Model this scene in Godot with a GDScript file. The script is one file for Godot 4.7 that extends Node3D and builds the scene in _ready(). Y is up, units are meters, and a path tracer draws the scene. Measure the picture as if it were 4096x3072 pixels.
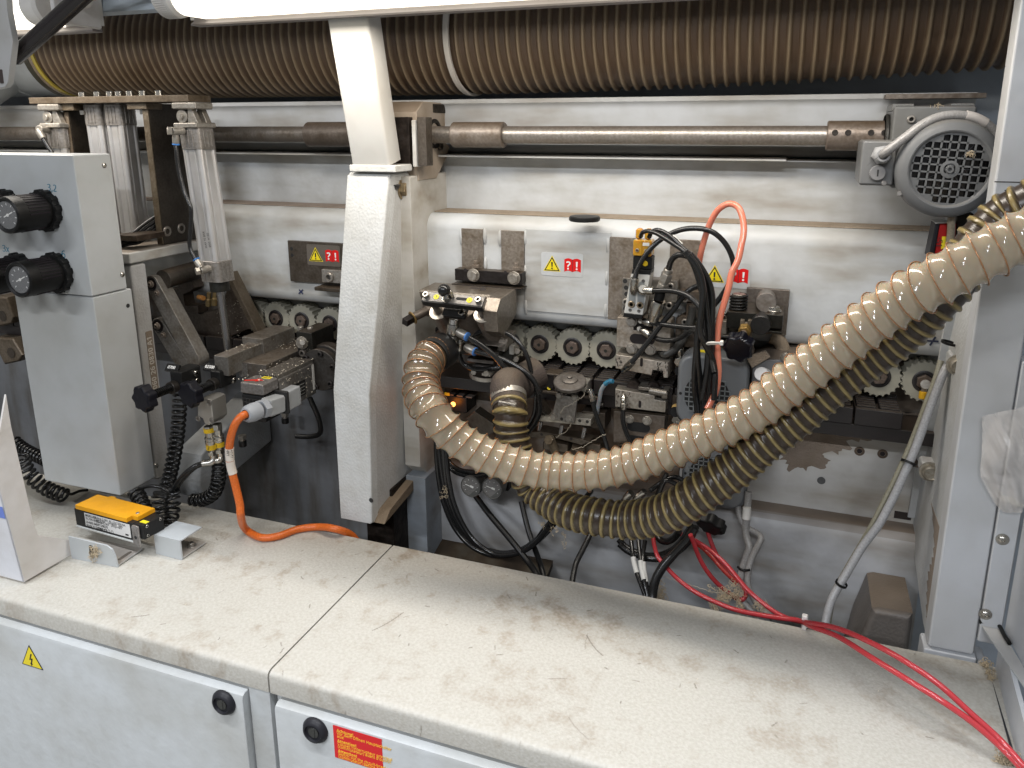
extends Node3D
# An edge-banding machine with its hood open, seen close up. Metres, y up, z towards the viewer, x along the machine.

# ---------------------------------------------------------------- mesh gathering
class G:
	var v := PackedVector3Array()
	var n := PackedVector3Array()
	var u := PackedVector2Array()
	var c := PackedColorArray()
	var col := Color(1, 1, 1)
	var dust := 0.0                          # how thickly dust lies on faces that look up
	var dust_col := Color(0.2, 0.15, 0.105)

	func _init(color := Color(1, 1, 1), d := 0.0):
		col = color
		dust = d

	func tri(a: Vector3, b: Vector3, d: Vector3, na: Vector3, nb: Vector3, nd: Vector3, ua := Vector2.ZERO, ub := Vector2.ZERO, ud := Vector2.ZERO):
		if (b - a).cross(d - a).dot(na + nb + nd) > 0.0:
			v.append_array([a, d, b]); n.append_array([na, nd, nb]); u.append_array([ua, ud, ub])
		else:
			v.append_array([a, b, d]); n.append_array([na, nb, nd]); u.append_array([ua, ub, ud])
		var k := col
		if dust > 0.0 and (na.y + nb.y + nd.y) > 1.6:
			k = col.lerp(dust_col, dust * clampf((na.y + nb.y + nd.y - 1.6), 0.0, 1.0))
		c.append_array([k, k, k])

	func quad(a: Vector3, b: Vector3, d: Vector3, e: Vector3, nn := Vector3.ZERO):
		var m := nn if nn != Vector3.ZERO else (d - a).cross(b - a).normalized()
		tri(a, b, d, m, m, m, Vector2(0, 0), Vector2(1, 0), Vector2(1, 1))
		tri(a, d, e, m, m, m, Vector2(0, 0), Vector2(1, 1), Vector2(0, 1))

	func squad(a: Vector3, b: Vector3, d: Vector3, e: Vector3, na: Vector3, nb: Vector3, nd: Vector3, ne: Vector3):
		tri(a, b, d, na, nb, nd)
		tri(a, d, e, na, nd, ne)

	func box(lo: Vector3, hi: Vector3, bev := 0.0015, xf := Transform3D()) -> G:
		var m := (lo + hi) * 0.5
		var h := (hi - lo).abs() * 0.5
		var b := minf(bev, minf(h.x, minf(h.y, h.z)) * 0.6)
		for ax in 3:
			var p: int = (ax + 1) % 3
			var q: int = (ax + 2) % 3
			for s in [-1.0, 1.0]:
				var k := []
				for w in [[-1, -1], [1, -1], [1, 1], [-1, 1]]:
					var r := Vector3()
					r[ax] = s * h[ax]; r[p] = w[0] * (h[p] - b); r[q] = w[1] * (h[q] - b)
					k.append(xf * (m + r))
				var nn := Vector3()
				nn[ax] = s
				quad(k[0], k[1], k[2], k[3], xf.basis * nn)
			if b <= 0.0:
				continue
			for sp in [-1.0, 1.0]:
				for sq in [-1.0, 1.0]:
					var k := []
					for w in [[-1, 0], [1, 0], [1, 1], [-1, 1]]:
						var r := Vector3()
						r[ax] = w[0] * (h[ax] - b)
						r[p] = sp * (h[p] if w[1] == 0 else h[p] - b)
						r[q] = sq * (h[q] - b if w[1] == 0 else h[q])
						k.append(xf * (m + r))
					var e1 := Vector3()
					e1[p] = sp
					var e2 := Vector3()
					e2[q] = sq
					e1 = xf.basis * e1
					e2 = xf.basis * e2
					squad(k[0], k[1], k[2], k[3], e1, e1, e2, e2)
		if b > 0.0:
			for s in [Vector3(1, 1, 1), Vector3(-1, 1, 1), Vector3(1, -1, 1), Vector3(1, 1, -1), Vector3(-1, -1, 1), Vector3(-1, 1, -1), Vector3(1, -1, -1), Vector3(-1, -1, -1)]:
				var a := h - Vector3(0, b, b)
				var d := h - Vector3(b, 0, b)
				var e := h - Vector3(b, b, 0)
				tri(xf * (m + a * s), xf * (m + d * s), xf * (m + e * s), xf.basis * Vector3(s.x, 0, 0), xf.basis * Vector3(0, s.y, 0), xf.basis * Vector3(0, 0, s.z))
		return self

	# a bar of rectangular section w x h from a to b; up says which way h points
	func bar(a: Vector3, b: Vector3, w: float, h: float, up := Vector3.UP, bev := 0.001) -> G:
		var z := (b - a).normalized()
		var x := up.cross(z).normalized()
		var y := z.cross(x)
		return box(Vector3(-w / 2, -h / 2, 0), Vector3(w / 2, h / 2, a.distance_to(b)), bev, Transform3D(Basis(x, y, z), a))

	# outline in local x, y, drawn out along local z from z0 to z1, the z1 rim chamfered
	func prism(poly: PackedVector2Array, z0: float, z1: float, xf := Transform3D(), bev := 0.0, soft := 0.8) -> G:
		var area := 0.0
		for i in poly.size():
			area += poly[i].cross(poly[(i + 1) % poly.size()])
		if area < 0:
			poly.reverse()
		var cnt := poly.size()
		var en := []
		for i in cnt:
			var e := (poly[(i + 1) % cnt] - poly[i]).normalized()
			en.append(Vector2(e.y, -e.x))
		var inner := PackedVector2Array()
		var vn := []
		for i in cnt:
			var n1: Vector2 = en[(i + cnt - 1) % cnt]
			var n2: Vector2 = en[i]
			inner.append(poly[i] - (n1 + n2) / maxf(0.35, 1.0 + n1.dot(n2)) * bev)
			vn.append((n1 + n2).normalized() if n1.dot(n2) > soft else Vector2.ZERO)
		var t := Geometry2D.triangulate_polygon(poly)
		var f := xf.basis.z.normalized()
		for i in range(0, t.size(), 3):
			tri(xf * Vector3(inner[t[i]].x, inner[t[i]].y, z1), xf * Vector3(inner[t[i + 1]].x, inner[t[i + 1]].y, z1), xf * Vector3(inner[t[i + 2]].x, inner[t[i + 2]].y, z1), f, f, f)
			tri(xf * Vector3(poly[t[i]].x, poly[t[i]].y, z0), xf * Vector3(poly[t[i + 1]].x, poly[t[i + 1]].y, z0), xf * Vector3(poly[t[i + 2]].x, poly[t[i + 2]].y, z0), -f, -f, -f)
		for i in cnt:
			var j := (i + 1) % cnt
			var na: Vector2 = vn[i] if vn[i] != Vector2.ZERO else en[i]
			var nb: Vector2 = vn[j] if vn[j] != Vector2.ZERO else en[i]
			var A := (xf.basis * Vector3(na.x, na.y, 0)).normalized()
			var B := (xf.basis * Vector3(nb.x, nb.y, 0)).normalized()
			squad(xf * Vector3(poly[i].x, poly[i].y, z0), xf * Vector3(poly[j].x, poly[j].y, z0), xf * Vector3(poly[j].x, poly[j].y, z1 - bev), xf * Vector3(poly[i].x, poly[i].y, z1 - bev), A, B, B, A)
			if bev > 0.0:
				squad(xf * Vector3(poly[i].x, poly[i].y, z1 - bev), xf * Vector3(poly[j].x, poly[j].y, z1 - bev), xf * Vector3(inner[j].x, inner[j].y, z1), xf * Vector3(inner[i].x, inner[i].y, z1), A, B, f, f)
		return self

	# profile of (radius, height) turned round the axis from a towards dir
	func lathe(prof: Array, a: Vector3, dir: Vector3, seg := 20) -> G:
		var z := dir.normalized()
		var x := z.cross(Vector3.UP if absf(z.y) < 0.9 else Vector3.RIGHT).normalized()
		var y := z.cross(x)
		var cnt := prof.size()
		var sn := []
		for i in cnt - 1:
			var d: Vector2 = prof[i + 1] - prof[i]
			sn.append(Vector2(d.y, -d.x).normalized())
		for i in cnt - 1:
			var n0: Vector2 = sn[i]
			var n1: Vector2 = sn[i]
			if i > 0 and sn[i].dot(sn[i - 1]) > 0.8:
				n0 = (sn[i] + sn[i - 1]).normalized()
			if i < cnt - 2 and sn[i].dot(sn[i + 1]) > 0.8:
				n1 = (sn[i] + sn[i + 1]).normalized()
			var p0: Vector2 = prof[i]
			var p1: Vector2 = prof[i + 1]
			for k in seg:
				var r0 := x * cos(TAU * k / seg) + y * sin(TAU * k / seg)
				var r1 := x * cos(TAU * (k + 1) / seg) + y * sin(TAU * (k + 1) / seg)
				if p1.x > 0.0:
					tri(a + r0 * p0.x + z * p0.y, a + r1 * p1.x + z * p1.y, a + r0 * p1.x + z * p1.y, r0 * n0.x + z * n0.y, r1 * n1.x + z * n1.y, r0 * n1.x + z * n1.y)
				if p0.x > 0.0:
					tri(a + r0 * p0.x + z * p0.y, a + r1 * p0.x + z * p0.y, a + r1 * p1.x + z * p1.y, r0 * n0.x + z * n0.y, r1 * n0.x + z * n0.y, r1 * n1.x + z * n1.y)
		return self

	func cyl(a: Vector3, b: Vector3, r: float, seg := 20, bev := 0.0008, r2 := -1.0) -> G:
		var h := a.distance_to(b)
		var q := r if r2 < 0 else r2
		var e := minf(bev, minf(minf(r, q) * 0.4, h * 0.3))
		return lathe([Vector2(0, 0), Vector2(r - e, 0), Vector2(r, e), Vector2(q, h - e), Vector2(q - e, h), Vector2(0, h)], a, b - a, seg)

	# hexagon nut or bolt head
	func hexa(a: Vector3, dir: Vector3, r: float, h: float, turn := 0.2) -> G:
		var z := dir.normalized()
		var x := z.cross(Vector3.UP if absf(z.y) < 0.9 else Vector3.RIGHT).normalized()
		var p := PackedVector2Array()
		for i in 6:
			p.append(Vector2.from_angle(TAU * i / 6 + turn) * r)
		return prism(p, 0, h, Transform3D(Basis(x, z.cross(x), z), a), r * 0.09)

	func bolt(a: Vector3, dir: Vector3, r: float, turn := 0.2) -> G:
		var z := dir.normalized()
		cyl(a, a + z * r * 0.28, r * 1.25, 20, 0.0004)
		hexa(a + z * r * 0.28, z, r, r * 0.62, turn)
		return self

	func socket(a: Vector3, dir: Vector3, r: float, h := -1.0) -> G:
		var k := h if h > 0 else r * 1.1
		lathe([Vector2(0, 0), Vector2(r, 0), Vector2(r, k - r * 0.15), Vector2(r * 0.85, k), Vector2(r * 0.56, k), Vector2(r * 0.52, k - r * 0.6)], a, dir, 18)
		var keep := col
		col = Color(0.015, 0.013, 0.012)
		lathe([Vector2(r * 0.53, k - r * 0.6), Vector2(0, k - r * 0.62)], a, dir, 10)
		col = keep
		return self

	func tube(p: Array, r: float, seg := 9, sub := 5, caps := true) -> G:
		var s := smooth(p, sub)
		var f := frames(s)
		for i in s.size() - 1:
			for k in seg:
				var a0 := TAU * k / seg
				var a1 := TAU * (k + 1) / seg
				var d00: Vector3 = f[i][0] * cos(a0) + f[i][1] * sin(a0)
				var d01: Vector3 = f[i][0] * cos(a1) + f[i][1] * sin(a1)
				var d10: Vector3 = f[i + 1][0] * cos(a0) + f[i + 1][1] * sin(a0)
				var d11: Vector3 = f[i + 1][0] * cos(a1) + f[i + 1][1] * sin(a1)
				squad(s[i] + d00 * r, s[i] + d01 * r, s[i + 1] + d11 * r, s[i + 1] + d10 * r, d00, d01, d11, d10)
		if caps:
			for e in [0, s.size() - 1]:
				var z: Vector3 = f[e][2] * (-1.0 if e == 0 else 1.0)
				for k in seg:
					tri(s[e], s[e] + (f[e][0] * cos(TAU * k / seg) + f[e][1] * sin(TAU * k / seg)) * r, s[e] + (f[e][0] * cos(TAU * (k + 1) / seg) + f[e][1] * sin(TAU * (k + 1) / seg)) * r, z, z, z)
		return self

	func mesh() -> ArrayMesh:
		var a := []
		a.resize(Mesh.ARRAY_MAX)
		a[Mesh.ARRAY_VERTEX] = v
		a[Mesh.ARRAY_NORMAL] = n
		a[Mesh.ARRAY_TEX_UV] = u
		a[Mesh.ARRAY_COLOR] = c
		var m := ArrayMesh.new()
		m.add_surface_from_arrays(Mesh.PRIMITIVE_TRIANGLES, a)
		return m

	static func smooth(p: Array, sub: int) -> Array:
		if sub <= 1 or p.size() < 3:
			return p
		var out := []
		for i in p.size() - 1:
			var a: Vector3 = p[maxi(i - 1, 0)]
			var b: Vector3 = p[i]
			var d: Vector3 = p[i + 1]
			var e: Vector3 = p[mini(i + 2, p.size() - 1)]
			var t1 := maxf(1e-5, sqrt(b.distance_to(d)))
			var t0 := -maxf(1e-5, sqrt(a.distance_to(b)))
			var t2 := t1 + maxf(1e-5, sqrt(d.distance_to(e)))
			if i == 0:
				a = b - (d - b)
				t0 = -t1
			if i == p.size() - 2:
				e = d + (d - b)
				t2 = t1 * 2
			for k in sub:
				out.append(b.cubic_interpolate_in_time(d, a, e, float(k) / sub, t1, t0, t2))
		out.append(p[-1])
		return out

	# [side, other side, forward] at each point, carried along without twisting
	static func frames(s: Array) -> Array:
		var out := []
		var z: Vector3 = (s[1] - s[0]).normalized()
		var x := z.cross(Vector3.UP if absf(z.y) < 0.9 else Vector3.RIGHT).normalized()
		for i in s.size():
			var t: Vector3 = (s[mini(i + 1, s.size() - 1)] - s[maxi(i - 1, 0)]).normalized()
			x = (x - t * x.dot(t)).normalized()
			out.append([x, t.cross(x), t])
		return out

# ---------------------------------------------------------------- naming
var M := {}
var used := {}

func numbered(called: String) -> String:
	var k: int = used.get(called, 0)
	used[called] = k + 1
	return called if k == 0 else "%s_%03d" % [called, k]

func thing(called: String, label: String, category: String, at := Vector3.ZERO, group := "") -> Node3D:
	var o := Node3D.new()
	o.name = numbered(called)
	o.position = at
	add_child(o)
	tag(o, label, category, group)
	return o

func tag(o: Node3D, label: String, category: String, group := ""):
	o.set_meta("label", label)
	o.set_meta("category", category)
	if group != "":
		o.set_meta("group", group)

# a mesh given in world coordinates, as a part of a thing (or a sub-part of a part)
func part(called: String, g: G, mat: Material, parent: Node3D, label := "") -> MeshInstance3D:
	var o := MeshInstance3D.new()
	o.name = called
	o.mesh = g.mesh()
	o.material_override = mat
	if parent.get_parent() == self and not parent is MeshInstance3D:
		o.position = -parent.position
	parent.add_child(o, true)
	if label != "":
		o.set_meta("label", label)
	return o

func single(called: String, g: G, mat: Material, label: String, category: String, group := "") -> MeshInstance3D:
	var o := MeshInstance3D.new()
	o.name = numbered(called)
	o.mesh = g.mesh()
	o.material_override = mat
	add_child(o)
	tag(o, label, category, group)
	return o

func struct(called: String, g: G, mat: Material) -> MeshInstance3D:
	var o := MeshInstance3D.new()
	o.name = numbered(called)
	o.mesh = g.mesh()
	o.material_override = mat
	o.set_meta("kind", "structure")
	add_child(o)
	return o

func letters(called: String, text: String, size: float, at: Vector3, x: Vector3, y: Vector3, mat: Material, parent: Node3D, bold := false, face := "Droid Sans") -> MeshInstance3D:
	var t := TextMesh.new()
	var f := SystemFont.new()
	f.font_names = PackedStringArray([face])
	if bold:
		f.font_weight = 700
	t.font = f
	t.text = text
	t.font_size = 64
	t.pixel_size = size / 64.0
	t.depth = 0.0003
	t.curve_step = 4.0
	var o := MeshInstance3D.new()
	o.name = called
	o.mesh = t
	o.material_override = mat
	var b := Basis(x.normalized(), y.normalized(), x.cross(y).normalized())
	var off := Vector3.ZERO
	if parent.get_parent() == self and not parent is MeshInstance3D:
		off = -parent.position
	o.transform = Transform3D(b, at + off)
	parent.add_child(o, true)
	return o

# ---------------------------------------------------------------- materials
func noise(freq: float, seed_: int, octaves := 4, kind := FastNoiseLite.TYPE_SIMPLEX_SMOOTH) -> FastNoiseLite:
	var f := FastNoiseLite.new()
	f.noise_type = kind
	f.seed = seed_
	f.frequency = freq
	f.fractal_octaves = octaves
	return f

func ramp_tex(f: FastNoiseLite, stops: Array, size := 512) -> NoiseTexture2D:
	var g := Gradient.new()
	var offs := PackedFloat32Array()
	var cols := PackedColorArray()
	for s in stops:
		offs.append(s[0])
		cols.append(s[1])
	g.offsets = offs
	g.colors = cols
	var t := NoiseTexture2D.new()
	t.width = size
	t.height = size
	t.seamless = true
	t.noise = f
	t.color_ramp = g
	t.generate_mipmaps = false
	return t

func bump_tex(f: FastNoiseLite, strength: float, size := 512) -> NoiseTexture2D:
	var t := NoiseTexture2D.new()
	t.width = size
	t.height = size
	t.seamless = true
	t.noise = f
	t.as_normal_map = true
	t.bump_strength = strength
	t.generate_mipmaps = false
	return t

# vertex colour gives the tint; tex (fine) and dirt (coarse) are laid on in world space
func mat(called: String, rough: float, metal: float, tex: Texture2D, tex_m: float, dirt: Texture2D, dirt_m: float, bump: Texture2D = null, bump_k := 0.3) -> StandardMaterial3D:
	var m := StandardMaterial3D.new()
	m.resource_name = called
	m.vertex_color_use_as_albedo = true
	m.roughness = rough
	m.metallic = metal
	if tex:
		m.albedo_texture = tex
	m.uv1_triplanar = true
	m.uv1_world_triplanar = true
	m.uv1_scale = Vector3.ONE / tex_m
	if dirt:
		m.detail_enabled = true
		m.detail_albedo = dirt
		m.detail_blend_mode = BaseMaterial3D.BLEND_MODE_MUL
		m.detail_uv_layer = BaseMaterial3D.DETAIL_UV_2
		m.uv2_triplanar = true
		m.uv2_world_triplanar = true
		m.uv2_scale = Vector3.ONE / dirt_m
	if bump:
		m.normal_enabled = true
		m.normal_texture = bump
		m.normal_scale = bump_k
	M[called] = m
	return m

func plain(called: String, color: Color, rough: float, metal := 0.0) -> StandardMaterial3D:
	var m := StandardMaterial3D.new()
	m.resource_name = called
	m.albedo_color = color.linear_to_srgb()
	m.roughness = rough
	m.metallic = metal
	M[called] = m
	return m

# linear base colours
const PAINT := Color(0.5, 0.515, 0.525)
const COOL := Color(0.47, 0.485, 0.488)
const BLUE := Color(0.28, 0.32, 0.38)
const STEEL := Color(0.42, 0.4, 0.37)
const DARKSTEEL := Color(0.2, 0.175, 0.15)
const BROWN := Color(0.085, 0.068, 0.054)
const BLACK := Color(0.014, 0.014, 0.015)
const ALU := Color(0.7, 0.69, 0.68)
const BRASS := Color(0.55, 0.36, 0.12)
const ZINC := Color(0.46, 0.44, 0.4)
const MOTOR := Color(0.135, 0.145, 0.15)
const YELLOW := Color(0.75, 0.6, 0.02)

func _ready():
	seed(7)
	# camera
	var cam := Camera3D.new()
	cam.name = "camera"
	add_child(cam)
	cam.transform = Transform3D(Basis(Vector3(0.941953, -0.000546, -0.335745), Vector3(-0.078993, 0.971566, -0.223201), Vector3(0.326321, 0.236767, 0.915126)), Vector3(0, 1.55, 1.4))
	cam.set_frustum(0.0505793, Vector2(-0.0008537, -0.00468), 0.05, 30.0)
	cam.current = true
	# air and exposure: an indoor workshop, no sky
	var e := Environment.new()
	e.background_mode = Environment.BG_COLOR
	e.background_color = Color(0.66, 0.665, 0.675)
	e.background_energy_multiplier = 0.5
	e.tonemap_mode = Environment.TONE_MAPPER_LINEAR
	e.tonemap_exposure = 1.0
	e.sdfgi_enabled = true
	e.ssao_enabled = true
	e.ssil_enabled = true
	var we := WorldEnvironment.new()
	we.name = "world_environment"
	we.environment = e
	add_child(we)
	# light of the tube lamp under the hood (its fitting is built with the lamps below), and of the hall's ceiling lamps
	for a in [[Vector3(-0.42, 1.716, 0.262), 1.15, 0.62], [Vector3(-1.86, 1.722, 0.262), 1.15, 0.6]]:
		var l := AreaLight3D.new()
		l.name = "tube_light"
		l.area_size = Vector2(a[1], 0.07)
		l.light_energy = a[2]
		l.light_color = Color(1.0, 0.965, 0.92)
		l.shadow_enabled = true
		l.transform = Transform3D(Basis(Vector3.RIGHT, deg_to_rad(-86)), a[0])
		add_child(l, true)
	for p in HALL:
		var l := AreaLight3D.new()
		l.name = "ceiling_light"
		l.area_size = Vector2(1.4, 0.14)
		l.light_energy = (6.2 if p.z < 2.0 else 13.0)
		l.light_color = Color(0.96, 0.975, 1.0)
		l.shadow_enabled = true
		l.transform = Transform3D(Basis(Vector3.RIGHT, deg_to_rad(-90)), p - Vector3(0, 0.01, 0))
		add_child(l, true)
	materials()
	setting()
	machine()
	rollers()
	hoses()
	cables()
	left_unit()
	interlock()
	middle_units()
	right_side()
	bench()
	lamps()
	shavings()

const HALL := [Vector3(-1.7, 3.6, 1.56), Vector3(0.3, 3.6, 1.56), Vector3(-2.4, 3.6, 4.2), Vector3(0.4, 3.6, 4.2)]

func materials():
	var W := Color(1, 1, 1)
	var fine := ramp_tex(noise(0.02, 3, 5), [[0.0, Color(0.945, 0.94, 0.93)], [0.5, Color(0.98, 0.98, 0.977)], [1.0, W]], 256)
	var smudge := ramp_tex(noise(0.006, 11, 3), [[0.0, Color(0.91, 0.895, 0.87)], [0.35, Color(0.965, 0.96, 0.95)], [0.6, W], [1.0, W]], 512)
	var grime := ramp_tex(noise(0.007, 23, 5), [[0.0, Color(0.80, 0.76, 0.71)], [0.22, Color(0.89, 0.87, 0.84)], [0.45, Color(0.96, 0.955, 0.945)], [0.68, W], [1.0, W]], 512)
	var filth := ramp_tex(noise(0.012, 31, 6), [[0.0, Color(0.48, 0.4, 0.32)], [0.4, Color(0.68, 0.6, 0.52)], [0.6, Color(0.86, 0.8, 0.74)], [0.8, W], [1.0, W]], 512)
	var streak := ramp_tex(noise(0.05, 41, 4), [[0.0, Color(0.78, 0.76, 0.74)], [1.0, W]], 256)
	var peel := bump_tex(noise(0.05, 5, 2), 3.0, 256)
	var cast := bump_tex(noise(0.11, 6, 2), 8.0, 256)
	var scuff := bump_tex(noise(0.03, 8, 5), 4.0, 256)
	mat("paint", 0.42, 0.0, fine, 0.25, smudge, 0.9, peel, 0.12)
	mat("paint_dirty", 0.5, 0.0, fine, 0.3, grime, 0.75, peel, 0.12)
	M.paint_dirty.uv2_scale = Vector3(1 / 1.3, 1 / 0.34, 1 / 0.5)
	mat("paint_filthy", 0.6, 0.0, fine, 0.3, filth, 0.5, peel, 0.2)
	mat("paint_drips", 0.55, 0.0, fine, 0.3, grime, 0.5, peel, 0.15)
	M.paint_drips.uv2_scale = Vector3(1 / 0.22, 1 / 1.1, 1 / 0.22)
	mat("casting", 0.5, 0.0, fine, 0.2, smudge, 0.6, cast, 0.09)
	mat("sheet", 0.36, 0.0, fine, 0.5, smudge, 1.7, peel, 0.06)
	mat("metal", 0.36, 0.62, streak, 0.1, smudge, 0.3, scuff, 0.12)
	mat("metal_dirty", 0.44, 0.42, streak, 0.1, grime, 0.16, scuff, 0.25)
	mat("metal_filthy", 0.6, 0.5, streak, 0.1, filth, 0.2, scuff, 0.35)
	mat("chrome", 0.27, 1.0, null, 0.1, null, 1.0)
	mat("alu", 0.36, 0.75, null, 0.1, smudge, 0.4)
	mat("plastic", 0.42, 0.0, fine, 0.2, null, 1.0, peel, 0.1)
	M.plastic.metallic_specular = 0.32
	mat("gloss", 0.22, 0.0, null, 0.1, null, 1.0)
	mat("rubber", 0.38, 0.0, streak, 0.05, null, 1.0)
	mat("dusty", 0.8, 0.0, fine, 0.12, smudge, 0.3, cast, 0.3)
	mat("matte", 0.75, 0.0, null, 0.1, null, 1.0)
	var hz := mat("hose", 0.15, 0.0, null, 0.1, null, 0.25)
	hz.clearcoat_enabled = true
	hz.clearcoat = 0.4
	hz.clearcoat_roughness = 0.06
	hz.subsurf_scatter_enabled = true
	hz.subsurf_scatter_strength = 0.25
	mat("hose_dark", 0.3, 0.0, fine, 0.15, null, 0.4)
	mat("duct", 0.5, 0.0, fine, 0.2, grime, 0.6, scuff, 0.2)
	var ct := mat("clear_tube", 0.14, 0.0, null, 0.1, null, 1.0)
	ct.subsurf_scatter_enabled = true
	ct.subsurf_scatter_strength = 0.3
	var gl := StandardMaterial3D.new()
	gl.resource_name = "gauge_glass"
	gl.transparency = BaseMaterial3D.TRANSPARENCY_ALPHA
	gl.albedo_color = Color(1, 1, 1, 0.06)
	gl.roughness = 0.05
	M["glass"] = gl
	var tl := StandardMaterial3D.new()
	tl.resource_name = "tube_glow"
	tl.albedo_color = Color(1, 1, 1)
	tl.emission_enabled = true
	tl.emission = Color(1.0, 0.97, 0.9)
	tl.emission_energy_multiplier = 2.2
	M["glow"] = tl
	var led := StandardMaterial3D.new()
	led.resource_name = "amber_led"
	led.emission_enabled = true
	led.emission = Color(1.0, 0.55, 0.1)
	led.emission_energy_multiplier = 1.6
	M["led"] = led
	plain("ink", Color(0.012, 0.012, 0.012), 0.5)
	plain("white_print", Color(0.75, 0.75, 0.73), 0.5)
	plain("yellow_print", Color(0.8, 0.66, 0.02), 0.35)
	plain("red_print", Color(0.62, 0.012, 0.015), 0.35)
	plain("blue_ink", Color(0.02, 0.16, 0.24), 0.5)
	plain("yellow_text", Color(0.85, 0.5, 0.03), 0.5)

# a point given in millimetres
func mm(x: float, y: float, z: float) -> Vector3:
	return Vector3(x, y, z) * 0.001

const XB := Basis(Vector3(0, 0, 1), Vector3(0, 1, 0), Vector3(1, 0, 0))   # local x, y, z -> world z, y, x

func xprism(g: G, poly: Array, x0: float, x1: float, bev := 0.0) -> G:
	return g.prism(PackedVector2Array(poly), x0, x1, Transform3D(XB, Vector3.ZERO), bev)

# outline in the x, y plane, drawn out from z0 to z1
func zprism(g: G, poly: Array, z0: float, z1: float, bev := 0.001) -> G:
	var p := PackedVector2Array()
	for q in poly:
		p.append(Vector2(q.x, q.y))
	return g.prism(p, z0, z1, Transform3D(), bev)

# outline in the x, z plane, drawn out from y0 to y1
func yprism(g: G, poly: Array, y0: float, y1: float, bev := 0.001) -> G:
	var p := PackedVector2Array()
	for q in poly:
		p.append(Vector2(q.x, -q.z))
	return g.prism(p, y0, y1, Transform3D(Basis(Vector3(1, 0, 0), Vector3(0, 0, -1), Vector3(0, 1, 0)), Vector3.ZERO), bev)

func disc(cx: float, cy: float, r: float, cnt := 20) -> Array:
	var out := []
	for i in cnt:
		out.append(Vector2(cx + cos(TAU * i / cnt) * r, cy + sin(TAU * i / cnt) * r))
	return out

func slot(cx: float, cy: float, w: float, h: float, cnt := 6) -> Array:
	var out := []
	var r := minf(w, h) / 2
	var dx := w / 2 - r
	var dy := h / 2 - r
	for q in [[1, 1, 0.0], [-1, 1, 0.25], [-1, -1, 0.5], [1, -1, 0.75]]:
		for i in cnt + 1:
			var a: float = TAU * (q[2] + 0.25 * i / cnt)
			out.append(Vector2(cx + q[0] * dx + cos(a) * r, cy + q[1] * dy + sin(a) * r))
	return out

func rrect(x0: float, y0: float, x1: float, y1: float, r: float, cnt := 4) -> Array:
	var out := []
	for q in [[x1 - r, y1 - r, 0.0], [x0 + r, y1 - r, 0.25], [x0 + r, y0 + r, 0.5], [x1 - r, y0 + r, 0.75]]:
		for i in cnt + 1:
			var a: float = TAU * (q[2] + 0.25 * i / cnt)
			out.append(Vector2(q[0] + cos(a) * r, q[1] + sin(a) * r))
	return out

# the sticker that says: danger, read the manual
func warning_sticker(at: Vector3, parent: Node3D, label: String, base := PAINT, k := 0.63):
	var s := G.new(base)
	zprism(s, rrect(at.x - 0.066 * k, at.y - 0.036 * k, at.x + 0.066 * k, at.y + 0.036 * k, 0.004), at.z, at.z + 0.0004, 0.0)
	var st := part("warning_sticker", s, M.paint, parent, label)
	var w := at + Vector3(-0.031, -0.022, 0.0004) * k
	for q in [[0.028, 0.0, YELLOW, M.gloss, 0.0003], [0.0245, 0.0019, Color(0.012, 0.012, 0.012), M.matte, 0.0006], [0.0195, 0.0045, YELLOW, M.gloss, 0.0009]]:
		var g := G.new(q[2])
		var b: float = q[0] * k
		zprism(g, [Vector2(w.x - b, w.y + q[1] * k), Vector2(w.x + b, w.y + q[1] * k), Vector2(w.x, w.y + q[1] * k + b * 1.74)], w.z, w.z + q[4], 0.0)
		part("warning_triangle", g, q[3], st)
	letters("exclamation_mark", "!", 0.03 * k, w + Vector3(0, 0.0175 * k, 0.0011), Vector3.RIGHT, Vector3.UP, M.ink, st, true)
	var bk := G.new(Color(0.62, 0.012, 0.015))
	var b0 := at + Vector3(0.034, 0, 0) * k
	var o := []
	for i in 9:
		var t := i / 8.0
		o.append(Vector2(b0.x - 0.026 * k + 0.052 * k * t, b0.y + (0.017 + 0.004 * absf(sin(t * TAU))) * k))
	for i in 9:
		var t := 1.0 - i / 8.0
		o.append(Vector2(b0.x - 0.026 * k + 0.052 * k * t, b0.y + (-0.021 + 0.004 * absf(sin(t * TAU))) * k))
	zprism(bk, o, at.z, at.z + 0.0007, 0.0)
	part("manual_symbol", bk, M.gloss, st)
	var sp := G.new(BLACK)
	sp.box(b0 + Vector3(-0.0004, -0.02 * k, 0.0006), b0 + Vector3(0.0004, 0.017 * k, 0.0009), 0.0)
	part("book_fold", sp, M.matte, st)
	letters("question_mark", "?", 0.034 * k, b0 + Vector3(-0.013 * k, -0.001, 0.0008), Vector3.RIGHT, Vector3.UP, M.white_print, st, true)
	letters("exclamation_mark", "!", 0.034 * k, b0 + Vector3(0.013 * k, -0.001, 0.0008), Vector3.RIGHT, Vector3.UP, M.white_print, st, true)

# the pillar's casting widens towards its top
func taper(g: G):
	for i in g.v.size():
		var w := lerpf(1.0, 1.26, clampf((g.v[i].y - 0.79) / 0.678, 0.0, 1.0))
		g.v[i].x = -0.812 + 0.006 * (g.v[i].y - 0.79) + (g.v[i].x + 0.812) * w

func setting():
	var f := G.new(Color(0.22, 0.22, 0.21))
	f.box(Vector3(-6, -0.1, -3), Vector3(5, 0, 8), 0.0)
	struct("floor", f, M.dusty)
	var w := G.new(Color(0.3, 0.34, 0.39))
	w.box(Vector3(-3.2, 0, -0.28), Vector3(0.6, 2.5, -0.22), 0.0)
	struct("back_wall", w, M.paint)

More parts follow.
